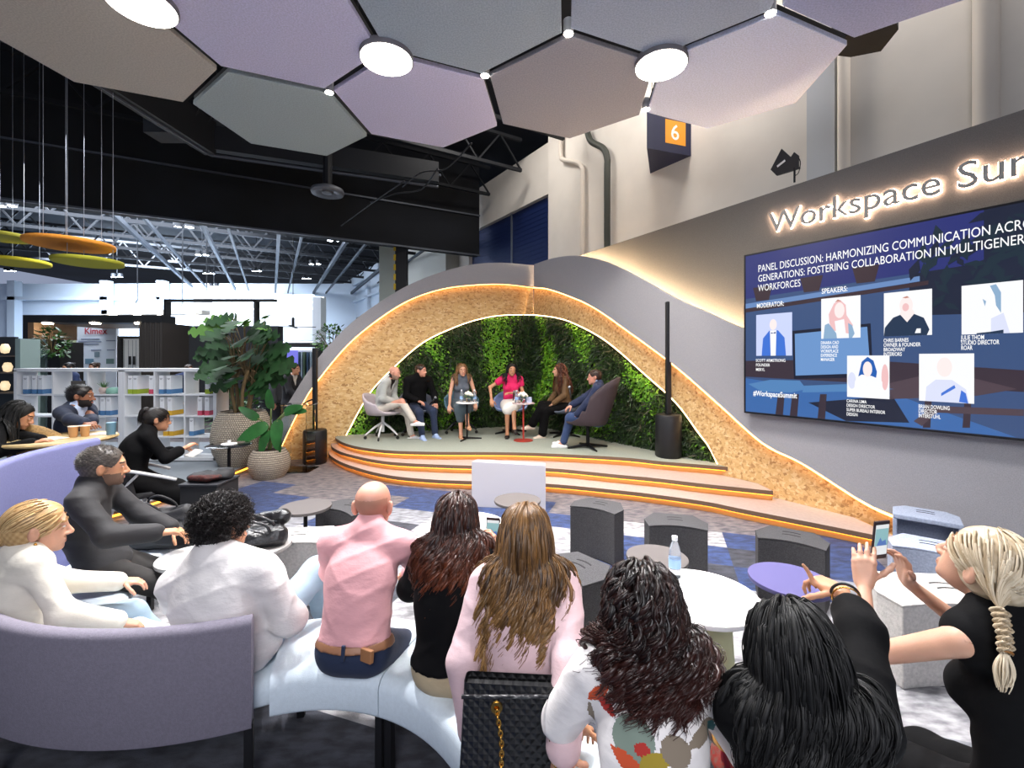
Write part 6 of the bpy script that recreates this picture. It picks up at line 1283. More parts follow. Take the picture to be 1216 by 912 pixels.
# H black haired woman raising her arm
def exH(e):
    w, el = e['wr'][1], e['el'][1]; d = nrm(w - el)
    for t, m, r, rr in ((.02, M('bangle_black', '0d0d0f', .4), .036, .0042), (.045, gold, .037, .0022)):
        c = w - d * t; u = nrm(np.cross(d, A3(0, 0, 1))); v = np.cross(d, u); mb = MB(); mb.tube([tuple(c + r * (u * cos(a) + v * sin(a)) - e['off']) for a in [2 * pi * k / 24 for k in range(24)]], rr, 8, closed=True); mb.build('bangle', m, e['rt'], smooth=True)
    mb = MB(); mb.box(tuple(e['HL'](.0, -.115, .04) - e['off']), (.02, .012, .022)); mb.build('hair_clip', M('clip_grey', '6f7076', .3, .6), e['rt'], bevel=.004)
person(dict(label='woman with long black hair and black sleeves raising her right hand', at=(.645, .98, .42), sc=.87, hsc=1.1, broad=.92, face=24, fem=1, head=(2, -3, 0), lean=(0, 8, 18), skin=sk_tan, hairmat=H_jet,
    hand=(('w', .84, 1.34, .56), ('w', 1.02, 1.385, 1.085)), hands=({}, dict(d=(-.82, .42, .12), n=(-.25, .2, -1), curl=(.75, .7, .5), point={0: (-1.05, .15, .1)}, thumb=.3, spread=.1)), elbow=((-.2, -.5, -.9), (.28, -.2, 1)), foot=(('w', .80, 1.55, .09), ('w', .98, 1.5, .09)), knee=((-.1, .6, .8), (.2, .6, .8)),
    shrug=(0, .05), top=dict(name='top', mat=blackc, i=.02, hem=-.06, noise=.003, sleeve=1.42), bottom=dict(mat=denim), shoe=dict(mat=blk_sh), hair=dict(kind='long', len=.42, amp=.008, freq=2.5, locks=380, seed=21, bias=1.4, fuzz=.006, strands=9, gather=1, gk=.45), extra=exH, res=.0065, fine=.0038))
# I blonde woman with a braid holding a phone
def braid(e, h, mat):
    rg = np.random.default_rng(5); HL = e['HL']; F_ = cap_field(e, .010, -.075, ears=True); out = [cap_mesh(e, mat, F_)]
    n = 420; fn = lambda p: (p[:, 2] > -.045) & (p[:, 1] + .85 * (p[:, 2] - .10) < .055); r = scalp_roots(e, n, fn, rg, .010); S_ = 16; s = np.linspace(0, 1, S_)[None, :, None]; c = A3(0, -.014, .044); bp = A3(-.088, -.10, -.035)
    side = np.stack([r[:, 0] * 1.25, r[:, 1] * .3 - .05, r[:, 2] * .2 - .0], 1)[:, None, :]; p = r[:, None, :] * (1 - s) ** 2 + 2 * side * s * (1 - s) + bp * s ** 2; v = p - c; ln = np.linalg.norm(v / (A3(.076, .097, .081) + .014), axis=2, keepdims=True); p = np.where((s < .85), c + v * np.maximum(1, 1 / ln), p); out.append(tubes(to_w(e, p.reshape(-1, 3)).reshape(n, S_, 3), np.full(n, .0038), np.full(n, .0024), 4, rg.random(n)))
    b0 = to_w(e, bp[None])[0]; d = nrm(A3(-.38, -.42, -.85)); u = nrm(np.cross(d, e['hf'][1])); w = np.cross(d, u); L_ = .105
    base_ = b0 + d * L_ * np.linspace(0, 1.75, 30)[:, None]; FC = Fld(); FC.p = e['coll'].p + [p for p in e['B'].p if p[0] in ('cone', 'ell')][:8]
    for _ in range(6):
        D = FC.eval(base_); hh_ = .004; G_ = np.stack([FC.eval(base_ + v) - FC.eval(base_ - v) for v in np.eye(3) * hh_], 1); G_ /= np.linalg.norm(G_, axis=1, keepdims=True) + 1e-9; m_ = (D < .026)[:, None]; base_ = np.where(m_, base_ + (G_ * .5 + A3(-.5, -.5, .1)) * np.maximum(.026 - D, 0)[:, None], base_)
    base_[1:-1] = (base_[:-2] + base_[1:-1] * 2 + base_[2:]) / 4
    CC = lambda t: np.stack([np.interp(t, np.linspace(0, 1.75, 30), base_[:, k_]) for k_ in range(3)], 1)
    for k in range(3):
        for j in range(16):
            t = np.linspace(0, 1, 40); ph = t * 2 * pi * 2.6 + k * 2 * pi / 3; o = rg.normal(0, .0042, 2); rad = .017 * (1 - .35 * t); cc = CC(t)
            q = cc + u * (np.sin(ph) * rad + o[0])[:, None] + w * (np.sin(2 * ph) * rad * .55 + o[1])[:, None]; out.append(tubes(q[None], [.0038], [.003], 4, [rg.random()]))
    e0 = CC(np.array([1.0]))[0]; d = nrm(CC(np.array([1.6]))[0] - e0); m = 60; a = rg.uniform(0, 6.28, m); t = np.linspace(0, 1, 12); rr_ = rg.uniform(.2, 1, m)
    q = e0 + d * .09 * t[None, :, None] * rg.uniform(.8, 1.1, m)[:, None, None] + (u * np.cos(a)[:, None] + w * np.sin(a)[:, None])[:, None, :] * (np.sin(np.clip(t * 2.6, 0, 3.0)) * .017 + .004)[None, :, None] * rr_[:, None, None]; out.append(tubes(q, np.full(m, .0042), np.full(m, .0012), 4, .6 + .4 * rg.random(m)))
    hair_obj('hair', out, mat, e['rt'], e['off'])
    mb = MB(); mb.tube([tuple(e0 - d * .004 + .013 * (u * cos(a_) + w * sin(a_)) - e['off']) for a_ in [2 * pi * k / 14 for k in range(14)]], .004, 6, closed=True); mb.build('hair_band', M('band_amber', '8a5a20', .5), e['rt'], smooth=True)
HAIR['braid'] = braid
def exI(e):
    F_ = Fld(); F_.cone(e['nb'] - e['fr'][2][2] * .01, e['nb'] + (e['hc'] - e['nb']) * .40, .068, .056, .01); F_.cut(e['nb'] + (e['hc'] - e['nb']) * .42, nrm(e['hc'] - e['nb'])); e['put']('mock_neck', F_, blackc, .006)
person(dict(label='blonde woman with a braid in a black sleeveless top filming with a phone', at=(1.46, 1.26, .43), sc=.95, hsc=1.05, face=-14, fem=1, head=(-16, 22, 0), lean=(2, 6, 14), skin=sk_pale, hairmat=H_ash,
    hand=(WP(1026, 694, 1.62), WP(1079, 692, 1.70)), hands=(dict(d=(.25, .2, 1), n=(.7, .6, -.1), curl=(.25, .35, .3), thumb=.3), dict(d=(-.25, .1, 1), n=(-.9, .3, 0), curl=(.3, .45, .3), thumb=.3)), elbow=((-.5, .3, -.8), (.6, .1, -.9)), foot=(('w', 1.25, 1.85, .09), ('w', 1.5, 1.95, .09)),
    top=dict(name='top', mat=blackc, i=.014, hem=-.05, noise=.002, sleeve=0), bottom=dict(mat=blackc), shoe=dict(mat=blk_sh), hair=dict(kind='braid'), extra=exI, res=.0065, fine=.0038))
phone_at(tuple(P(1045, 641, 1.665)), (-.25, 1, .1), (.02, -.1, 1), 'smartphone held up by the blonde woman, screen showing the stage', 1.0)

# ================================================================== THE PANEL ON STAGE
stk = dict(res=.0125, fine=.0065)
def seat_at(x, y, h=.45): return (x, y, Z3 + h)
H_dk = hairmat('dark_brown', '1f140f', '4a3122'); H_lb = hairmat('light_brown', '5e4028', 'a07a50'); H_red = hairmat('chestnut', '3a1a10', '7c4424')
def mic(c, d, lab):
    rt = thing('microphone', lab, 'microphone', c); d = Vector(d).normalized(); mb = MB(); mb.tube([d * -.10, d * .06], [.011, .015], 10); mb.build('handle', M('mic_black', '17181b', .4), rt, smooth=True); mb = MB(); mb.sphere(d * .085, .026, 12, 8); mb.build('grille', M('mic_grille', '8f949c', .4, .8), rt, smooth=True)
gs = cloth('suit_pale', 'a9aca9', .85); wt = cloth('trousers_stone', 'c2bcb2', .85); navys = cloth('suit_navy', '1c2848', .85)
person(dict(label='bald bearded man in a pale grey suit and white trainers, leftmost on stage', at=seat_at(-2.33, 8.12), face=100, head=(95, -14, 0), lean=(2, 12, 26), skin=sk_rosy, hairmat=H_bare, beard='8f7464',
    hand=((-.05, .26, .20), (.02, .24, .22)), foot=((-.10, .50, -.39), (.16, .66, -.10)), knee=((0, .5, .9), (-.1, .5, 1)), top=dict(name='jacket', mat=gs, i=.02, hem=-.05, vneck=.09, under=M('shirt_black', '141416', .8), uname='shirt', noise=.003), bottom=dict(mat=wt), shoe=dict(mat=whites, sole=whites, low=1), footdir=((0, 1, 0), (0, 1, .05)), **stk))
person(dict(label='man with cropped hair all in black holding a microphone, second from left on stage', at=seat_at(-1.80, 8.52), face=145, head=(110, -2, 0), lean=(-4, 6, 16), girth=1.12, broad=1.08, skin=sk_rosy, hairmat=H_dk,
    hand=((-.24, .30, .16), (.10, .28, .22)), foot=((-.14, .50, -.39), (.12, .52, -.39)), top=dict(name='jacket', mat=blackc, i=.02, hem=-.05, collar=1), bottom=dict(mat=navy_d), shoe=dict(mat=cloth('trainer_blue', '9fb4dc', .6), sole=whites), hair=dict(kind='short', t=.007, n=500, l=.016, lift=.5, flow=(0, -.3, .2), mess=.2, sr=.0022), **stk))
mic(P(514, 476, 8.22), (.5, -.3, .6), 'microphone in the hand of the man in black')
person(dict(label='woman with light brown hair in a sleeveless grey dress on stage', at=seat_at(-.98, 8.70), face=165, fem=1, head=(160, -2, 5), lean=(-2, 4, 12), skin=sk_fair, hairmat=H_lb,
    hand=((-.22, .30, .14), (.26, .26, .10)), foot=((-.02, .62, -.20), (.08, .48, -.39)), knee=((.1, .5, .9), (0, .5, .9)), top=dict(name='dress_top', mat=cloth('slate', '59606b', .85), i=.014, hem=-.05, sleeve=0), bottom=dict(name='skirt', mat=cloth('slate_skirt', '4c5a62', .85), skirt=1, len=1.35, i=.02, k=.12), shoe=dict(mat=M('shoe_nude', 'c09070', .4), low=1), hair=dict(kind='long', len=.30, locks=120, strands=4, sr=.004, amp=.004, segs=16), **stk))
person(dict(label='dark haired woman in a bright pink top and white skirt on stage', at=seat_at(-.02, 8.68), face=176, fem=1, head=(170, 0, -6), lean=(-4, 0, 8), skin=sk_tan, hairmat=H_jet,
    hand=((.0, .20, .34), (.38, .16, .22)), elbow=((-.9, -.3, -.5), (1, -.2, -.1)), foot=((-.02, .60, -.26), (.10, .46, -.39)), knee=((.15, .5, .9), (0, .5, .9)), top=dict(name='top', mat=cloth('magenta', 'd8185f', .8), i=.016, hem=.0, sleeve=.35, si=.012), bottom=dict(name='skirt', mat=cloth('white_skirt', 'e6e2dc', .85), skirt=1, len=.98, i=.014, k=.1), shoe=dict(mat=blk_sh, low=1), hair=dict(kind='long', len=.30, locks=120, strands=4, sr=.004, amp=.006, segs=16), **stk))
mic(P(610, 470, 8.42), (.1, -.3, .8), 'microphone held by the woman in the bright pink top')
person(dict(label='woman with long chestnut hair, bronze blouse and black trousers on stage', at=seat_at(.98, 8.42), face=252, fem=1, head=(268, 0, 0), lean=(-4, 4, 12), skin=sk_fair, hairmat=H_red,
    hand=((-.12, .28, .17), (.08, .28, .18)), foot=((-.10, .48, -.39), (-.02, .66, -.22)), knee=((0, .5, .9), (0, .5, .9)), top=dict(name='blouse', mat=cloth('bronze', '5e4426', .7), i=.018, hem=-.02), bottom=dict(mat=blackc, i=.02, flare=.02), shoe=dict(mat=M('shoe_cream', 'd8c8b8', .4), low=1), hair=dict(kind='long', len=.44, locks=130, strands=4, sr=.004, amp=.005, segs=18), **stk))
def exM6(e): pass
person(dict(label='man in a navy suit and white trainers with a microphone, in the lounge chair', at=(1.38, 7.25, Z3 + .37), face=283, head=(280, -2, 0), lean=(-12, -4, 10), girth=1.16, broad=1.06, skin=sk_rosy, hairmat=H_dk,
    hand=((-.16, .34, .14), (.05, .42, .30)), foot=((-.12, .54, -.29), (.10, .56, -.29)), top=dict(name='jacket', mat=navys, i=.022, hem=-.04, vneck=.06, under=cloth('shirt_pale_blue', 'c3d0ea', .8), uname='shirt', noise=.003), bottom=dict(mat=cloth('denim_stage', '2d4066', .9), i=.014), shoe=dict(mat=whites, sole=whites, low=1), hair=dict(kind='short', t=.008, n=500, l=.02, lift=.3, flow=(0, -.6, .1), mess=.15, sr=.0022, low=-.04), **stk))
mic(P(677, 466, 7.2), (-.1, .1, .9), 'microphone held by the man in the navy suit')
# ================================================================== VISITORS BEHIND, AT THE HIGH TABLE AND BEYOND
PZ = .08
mid = dict(res=.010, fine=.0055)
person(dict(label='bearded man in a dark blue suit at the high round table, far left', at=(-4.86, 5.0, .66), face=82, head=(66, -2, 0), lean=(-6, -2, 8), skin=sk_brown, hairmat=H_black, beard='1c1512', sc=.95, hsc=1.1,
    hand=(WP(112, 513, 4.6), WP(124, 512, 4.45)), elbow=((-.8, -.3, -.5), (.8, -.3, -.6)), foot=((-.10, .40, -.45), WP(160, 545, 4.72)), knee=((0, .5, .8), (.2, .5, .9)), top=dict(name='jacket', mat=cloth('suit_blue', '121e36', .8), i=.022, hem=-.05, vneck=.085, under=cloth('shirt_sky', 'b9cbe8', .8), uname='shirt', noise=.003), bottom=dict(mat=cloth('trousers_ink', '171a26', .85)), shoe=dict(mat=blk_sh), hair=dict(kind='short', t=.012, n=900, l=.022, lift=.3, flow=(0, -.6, .2), mess=.2, sr=.0022), extra=lambda e: [e['put']('sock', (lambda F_: (F_.cone(e['an'][1], e['an'][1] + (e['kn'][1] - e['an'][1]) * .32, .045, .05, 0), F_)[1])(Fld()), M('sock_red', '7a2233', .8, var=(50, .5)), .008)], **mid))
person(dict(label='woman with long black hair in black bending over papers at far left', at=(-5.0, 4.2, .60), face=52, fem=1, head=(60, -24, 0), lean=(6, 18, 34), skin=sk_tan, hairmat=H_jet, sc=.95, hsc=1.1,
    hand=(WP(50, 522, 4.3), WP(40, 526, 4.15)), foot=((-.10, .40, -.45), (.12, .40, -.45)), top=dict(name='jacket', mat=blackc, i=.02, hem=-.05), bottom=dict(mat=blackc), shoe=dict(mat=blk_sh), hair=dict(kind='long', len=.42, locks=160, strands=5, sr=.003, amp=.004, segs=18), **mid))
def exL(e):
    for s_ in (-1, 1):
        c = e['HL'](s_ * .031, .098, .012) - e['off']; a_, b_ = A3(*e['hf'][0]), A3(*e['hf'][2]); mb = MB(); mb.tube([tuple(c + e['hk'] * .021 * (a_ * cos(t) + b_ * sin(t))) for t in [2 * pi * k / 16 for k in range(16)]], .0022, 5, closed=True); mb.tube([tuple(c + e['hf'][0] * s_ * .021), tuple(e['HL'](s_ * .08, .0, .014) - e['off'])], .002, 5); mb.build('glasses', M('glasses_frame', '2a1c18', .3), e['rt'])
person(dict(label='woman in black with a ponytail and glasses writing in a notebook', at=(-3.94, 4.66, .46), face=48, fem=1, head=(50, -6, 0), lean=(2, 12, 28), girth=1.15, skin=sk_tan, hairmat=H_black, sc=.95, hsc=1.08,
    hand=(('w', -3.70, 5.0, .80), WP(221, 531, 4.90)), foot=(('w', -3.35, 5.2, .09), ('w', -3.3, 5.02, .09)), top=dict(name='top', mat=blackc, i=.022, hem=-.05, sleeve=1.6), bottom=dict(name='skirt', mat=blackc, skirt=1, len=1.2, i=.02, k=.12), shoe=dict(mat=whites, sole=whites, low=1), hair=dict(kind='bun', bun=(0, -.10, .10), br=.032, tail=.16), extra=exL, **mid))
o = MB().box((0, 0, 0), (.16, .12, .012), M4=Matrix.Rotation(R(-30), 4, 'Z') @ Matrix.Rotation(R(25), 4, 'X')).build('notebook', M('paper', 'eceae6', .7)); o.location = P(230, 538, 4.93); tag(o, 'open white notebook on the lap of the woman taking notes', 'notebook')
# chair of the woman taking notes
ch = thing('armchair', 'black chair with pale bent arms under the woman taking notes', 'chair', (-3.94, 4.64, 0), facing(48))
shk = M('chair_black', '1a1b20', .7)
def chf(u, v):
    th = (u - .5) * pi * 1.1; return Vector((.27 * sin(th), -.24 * cos(th) + .02 - .10 * v, .40 + .45 * v))
MB().surf(chf, 16, 8).build('backrest', shk, ch, smooth=True, solid=.025); MB().lathe([(0, .40), (.26, .40), (.28, .42), (.26, .45), (0, .455)], 28).build('seat', shk, ch, smooth=True)
for s_ in (-1, 1):
    MB().tube(smooth_curve([(s_ * .25, -.26, .76), (s_ * .31, -.05, .72), (s_ * .32, .20, .63), (s_ * .32, .36, .565)], 6), .017, 8).build('arm', whm, ch, smooth=True); MB().tube([(s_ * .31, .05, .66), (s_ * .22, -.14, .44)], .013, 8).build('arm_strut', whm, ch)
    for t in (-1, 1): MB().tube([(s_ * .12, t * .1, .41), (s_ * .25, t * .24, .0)], [.02, .014], 8).build('leg', whm, ch)
# high round table with cups and papers
ht = thing('high_table', 'round wooden high table with two paper cups, far left', 'table', (-4.42, 4.42, 0)); HT = Vector(ht.location)
MB().lathe([(0, 1.005), (.42, 1.005), (.43, 1.02), (.42, 1.035), (0, 1.035)], 48).build('tabletop', M('table_oak', 'b39a6c', .5, var=(6, .15), stretch=(1, 8, 1)), ht, auto=40); MB().tube([(0, 0, .01), (0, 0, 1.01)], .03, 12).build('stem', blk, ht); MB().lathe([(0, 0), (.26, 0), (.26, .01), (0, .02)], 32).build('foot', blk, ht, auto=40)
cup = M('paper_cup', 'b98a58', .7); lidm = M('cup_rim', 'efe7dc', .6)
def on_table(x, y): q = P(x, y, 4.3); r = (HT.z + 1.035 - CZ) / (q.z - CZ); return Vector((q.x * r, q.y * r, HT.z + 1.035))
for k, (x, y) in enumerate(((87, 519), (101, 518))):
    rt = thing('paper_cup', ['brown paper cup on the high table, the left of two', 'brown paper cup on the high table, the right of two'][k], 'cup', on_table(x, y)); MB().lathe([(0, 0), (.030, 0), (.041, .105), (.037, .105), (.03, .01)], 24).build('cup_body', cup, rt, smooth=True, auto=40); MB().lathe([(.038, .103), (.043, .103), (.043, .110), (.038, .110), (.038, .103)], 24).build('rim', lidm, rt)
for k, (x, y, a) in enumerate(((50, 523, .3), (62, 521, -.2), (112, 516, .5))):
    o = MB().box((0, 0, .002), (.21, .15, .003), a).build('paper_sheet', M('paper', 'eceae6', .7)); o.location = on_table(x, y) + Vector((0, 0, .002 * k)); tag(o, ['white sheet at the left edge of the high table', 'white sheet lying left of the paper cups', 'white sheet right of the paper cups'][k], 'paper')
tumb = thing('tumbler', 'blue grey tumbler at the right edge of the high table', 'cup', on_table(132, 516)); MB().lathe([(0, 0), (.036, 0), (.042, .12), (.038, .125), (0, .115)], 24).build('cup_body', M('tumbler_blue', '5d8296', .4), tumb, smooth=True, auto=40)
for k, (x, y) in enumerate(((-4.92, 4.98), (-5.04, 4.15))):
    st_ = thing('bar_stool', ['bar stool under the man in the dark blue suit', 'bar stool under the woman bending over papers'][k], 'stool', (x, y, PZ if k == 0 else 0)); MB().lathe([(0, .50), (.17, .50), (.18, .53), (.16, .56), (0, .565)], 28).build('seat', shk, st_, smooth=True)
    for i in range(4): a_ = pi / 4 + i * pi / 2; MB().tube([(.12 * cos(a_), .12 * sin(a_), .51), (.21 * cos(a_), .21 * sin(a_), 0)], .013, 8).build('leg', blk, st_)
bk_ = thing('rattan_chair_back', 'rattan backed chair behind the high table', 'chair', (-4.84, 4.60, 0))
def rtf(u, v): th = (u - .5) * pi * .9; return Vector((.30 * sin(th), -.26 * cos(th) + .1, .55 + .62 * v * (1 - .35 * (2 * u - 1) ** 2)))
MB().surf(rtf, 16, 8).build('backrest', M('rattan', '9a7a4c', .7, bump=(90, .8), var=(60, .3)), bk_, smooth=True, solid=.02); MB().lathe([(0, .48), (.26, .48), (.26, .52), (0, .52)], 24).build('seat', M('rattan', '9a7a4c', .7), bk_)
for i in range(4): a_ = pi / 4 + i * pi / 2; MB().tube([(.2 * cos(a_), .2 * sin(a_), .49), (.25 * cos(a_), .25 * sin(a_), 0)], .014, 8).build('leg', blk, bk_)
# standing visitors further back
far = dict(res=.016, fine=.0095, detail=0)
def stander(label, x, y_, depth, face, topc, botc, hair, skin_, fem=0, hd=None, vn=0, hands=((-.22, .12, -.10), (.22, .12, -.10)), sc=1.0, hk=None, z=0, lean=(0, 3, 8)):
    q = P(x, y_, depth)
    person(dict(label=label, at=(q.x, q.y, .84 * sc + z), sc=sc, face=face, head=(hd if hd is not None else face, -4, 0), lean=lean, fem=fem, skin=skin_, hairmat=hair, hand=hands, foot=((-.09, -.02, -.76), (.10, .03, -.76)), knee=((0, 1, 0), (0, 1, 0)),
        top=dict(name='jacket' if vn else 'shirt', mat=topc, i=.02, hem=-.06, vneck=vn, under=cloth('shirt_plain_white', 'e4e4e6', .8) if vn else None), bottom=dict(mat=botc), shoe=dict(mat=blk_sh), hair=hk or dict(kind='short', t=.01, n=300, l=.02, lift=.3, flow=(0, -.6, .1), mess=.2, sr=.003), **far))
dkc = cloth('suit_dark', '1b1d26', .85); nvy = cloth('polo_navy', '25345a', .85)
stander('man with glasses in a dark suit standing behind the clear stand', 344, 430, 9.0, 95, dkc, dkc, H_dk, sk_fair, vn=.09, hands=((.05, .38, .24), (.22, .36, .2)))
stander('older man in a grey jacket standing left of the man in the dark suit', 329, 430, 9.6, 100, cloth('jacket_grey', '4a4d55', .85), dkc, H_grey, sk_rosy)
stander('woman in a dark coat standing half behind the big plant', 316, 432, 10.2, 80, dkc, dkc, H_black, sk_tan, 1, hk=dict(kind='bun', bun=(0, -.11, .02), n=60))
stander('person in a navy polo leaning forward behind the white shelf', 217, 430, 10.5, 120, nvy, dkc, H_dk, sk_fair, hands=((.0, .45, .10), (.25, .40, .05)), lean=(10, 20, 30))
stander('person with dark hair in navy behind the left shelf', 88, 430, 10.0, 200, nvy, dkc, H_black, sk_tan, 1, hk=dict(kind='bun', bun=(0, -.11, .08), n=60))
stander('person with dark hair in pale green behind the left shelf', 117, 428, 11.0, 190, cloth('mint_shirt', 'b6cdb4', .85), dkc, H_dk, sk_fair, 1, hk=dict(kind='bun', bun=(0, -.11, .08), n=60))

# ================================================================== LEFT BACKGROUND: PLATFORM, SHELVES, PLANTS, STANDS
plat = [(-4.28, 9.4), (-4.28, 7.4), (-4.30, 6.5), (-4.34, 5.7), (-4.44, 5.15), (-4.62, 4.8), (-13, 4.8), (-13, 9.4)]
struct(MB().prism(plat, 0, PZ).build('floor_platform', M('platform_grey', '7e868e', .7, var=(3, .1))), 'low grey platform')
kb = smooth_curve([(x, y, PZ - .03) for x, y in plat[:6]], 6)
struct(MB().tube([p + Vector((.012, 0, 0)) for p in kb], .014, 6).build('trim_12', LEDA), 'amber led along the platform edge')
struct(MB().tube([p + Vector((.01, 0, .025)) for p in kb], .018, 6).build('trim_13', M('kerb_wood', '7a5a3c', .6)), 'kerb of the platform')
# ---- white shelves with binders
shw = M('shelf_white', 'dfe1e4', .55); bind = M('binder_white', 'e9ebee', .5)
bcol = dict(blue=M('binder_blue', '4f7fae', .5), green=M('binder_green', '9ab02e', .5), red=M('binder_red', 'd0526a', .5), yellow=M('binder_yellow', 'd9a92c', .5)); txt = M('binder_print', '5a5d66', .6)
SY = 7.6; sx = lambda x: (x - CX) / F * SY; szz = lambda y: CZ - (y - HY) / F * SY
def shelf(lab, xs, lab_):
    rows = [PZ + .04, szz(519), szz(494.5), szz(469), szz(439.5)]; x0, x1 = sx(xs[0]), sx(xs[-1]); rt = thing('shelf_unit', lab, 'shelf', ((x0 + x1) / 2, SY + .17, PZ)); o = Vector(rt.location); D_ = .34
    mb = MB(); top = szz(439.5)
    for x in (x0, x1): mb.box((x - o.x, 0, (top - PZ) / 2), (.055, D_, top - PZ))
    for z in (rows[0], top): mb.box(((x0 + x1) / 2 - o.x, 0, z - PZ - .0), (x1 - x0 + .055, D_, .055))
    mb.build('frame', shw, rt, bevel=.003)
    for x in xs[1:-1]: MB().box((sx(x) - o.x, 0, (top - PZ) / 2), (.028, D_ * .98, top - PZ - .05)).build('upright', shw, rt, bevel=.002)
    for z in rows[1:-1]: MB().box(((x0 + x1) / 2 - o.x, 0, z - PZ), (x1 - x0, D_ * .97, .026)).build('shelf_board', shw, rt, bevel=.002)
    return rows
r1 = shelf('tall white open shelf unit with binders, right of the two', (146, 183, 219, 255), 0); r2 = shelf('tall white open shelf unit with binders, left of the two', (18, 62, 103, 142), 1)
bp_ = None
def binder(x, row, c, lab):
    rt = thing('binder', lab, 'binder', (sx(x), SY + .16, r1[row] + .014), 0, 'white ring binders on the shelves')
    MB().box((0, 0, .155), (.075, .27, .31)).build('cover', bind, rt, bevel=.003); MB().box((0, -.001, .04), (.0765, .272, .078)).build('colour_band', bcol[c], rt, bevel=.002)
    mb = MB()
    for k in range(2): mb.box((0, -.1365, .262 - .016 * k), (.05 - .018 * k, .001, .006))
    mb.build('print', txt, rt)
rown = {4: 'top', 3: 'top', 2: 'second', 1: 'third', 0: 'bottom'}
for c, row, xs, unit in (('green', 3, (153, 159), 'right'), ('red', 3, (178,), 'right'), ('blue', 3, (190, 199), 'right'), ('green', 3, (245,), 'right'), ('yellow', 2, (191, 200), 'right'), ('red', 2, (236, 244.5), 'right'), ('blue', 1, (226,), 'right'), ('yellow', 1, (195, 202), 'right'), ('blue', 3, (28, 38.5, 46), 'left'), ('blue', 2, (111, 120, 127), 'left')):
    for i, x in enumerate(xs):
        pos = ('' if len(xs) == 1 else (', left of the pair' if i == 0 else ', right of the pair') if len(xs) == 2 else [', left of three', ', middle of three', ', right of three'][i])
        binder(x, row, c, 'white binder with %s band, %s row of the %s shelf%s' % (c, rown[row] if row < 3 else 'top', unit, pos))
o = MB().box((0, 0, .11), (.20, .05, .22)).build('picture_frame', M('frame_taupe', '5d564f', .5)); o.location = (sx(86), SY + .1, r1[3] + .013); tag(o, 'small dark picture frame on the left shelf behind the suited man', 'picture frame')
sp = thing('potted_succulent', 'small spiky plant in a pale pot on the left shelf', 'plant', (sx(117), SY + .1, r1[3] + .013)); MB().lathe([(0, 0), (.05, 0), (.07, .06), (.06, .11), (0, .1)], 20).build('pot', M('pot_rose', 'c7b3aa', .6), sp, smooth=True)
mb = MB()
for k in range(18): a_ = k * 2.4; l = .16; t_ = Vector((cos(a_), sin(a_), 1.2 + .4 * sin(k))); t_.normalize(); s_ = t_.cross(Vector((0, 0, 1))).normalized() * .012; b_ = Vector((0, 0, .09)); mb.add([b_ - s_, b_ + s_, b_ + t_ * l], [(0, 1, 2)])
mb.build('leaves', M('succulent', '4d7a3a', .5), sp)
o = MB().lathe([(0, 0), (.10, 0), (.11, .03), (.10, .09), (.05, .11), (0, .11)], 24).build('storage_basket', M('mint_box', '86b5a4', .6), smooth=True); o.location = (sx(128), SY + .12, r1[3] + .013); tag(o, 'mint green container beside the small plant on the left shelf', 'container')
o = MB().lathe([(0, 0), (.07, 0), (.085, .06), (.05, .10), (0, .1)], 24).build('bowl', M('bowl_grey', '87837e', .5), smooth=True); o.location = (sx(57), SY + .1, r1[1] + .013); tag(o, 'grey round bowl on the left shelf behind the bending woman', 'bowl')
# ---- woven pots and plants
def woven(n, c): 
    if n in MATS: return MATS[n]
    m = M(n, c, .85); N, L, b = nodes(m); tc = N.new('ShaderNodeTexCoord'); sp = N.new('ShaderNodeSeparateXYZ'); L.new(tc.outputs['Object'], sp.inputs[0]); at = N.new('ShaderNodeMath'); at.operation = 'ARCTAN2'; L.new(sp.outputs[0], at.inputs[0]); L.new(sp.outputs[1], at.inputs[1])
    cb = N.new('ShaderNodeCombineXYZ'); m1 = N.new('ShaderNodeMath'); m1.operation = 'MULTIPLY'; m1.inputs[1].default_value = 13; L.new(at.outputs[0], m1.inputs[0]); m2 = N.new('ShaderNodeMath'); m2.operation = 'MULTIPLY'; m2.inputs[1].default_value = 26; L.new(sp.outputs[2], m2.inputs[0]); L.new(m1.outputs[0], cb.inputs[0]); L.new(m2.outputs[0], cb.inputs[1])
    ck = N.new('ShaderNodeTexBrick'); ck.inputs['Scale'].default_value = 1; ck.inputs['Brick Width'].default_value = 1; ck.inputs['Row Height'].default_value = .8; ck.inputs['Mortar Size'].default_value = .16; ck.inputs['Mortar Smooth'].default_value = .6
    ck.inputs['Color1'].default_value = (*lin(c), 1); ck.inputs['Color2'].default_value = (*lin('c2b7a6'), 1); ck.inputs['Mortar'].default_value = (*lin('57504a'), 1); L.new(cb.outputs[0], ck.inputs['Vector']); L.new(ck.outputs['Color'], b.inputs['Base Color']); bpn = N.new('ShaderNodeBump'); bpn.inputs['Strength'].default_value = .7; bpn.inputs['Distance'].default_value = .01; bpn.invert = True; L.new(ck.outputs['Fac'], bpn.inputs['Height']); L.new(bpn.outputs[0], b.inputs['Normal']); return m
wv_m = woven('woven_basket', 'b0a594'); soil = M('soil', '2d211a', .95)
def pot(rt, r, h): MB().lathe([(0, 0), (r * .72, 0), (r * .93, h * .25), (r, h * .5), (r * .93, h * .78), (r * .74, h), (r * .68, h), (r * .66, h * .94), (0, h * .93)], 48).build('pot', wv_m, rt, smooth=True, auto=50); MB().lathe([(0, h * .935), (r * .66, h * .935), (r * .66, h * .95), (0, h * .955)], 24).build('soil', soil, rt)
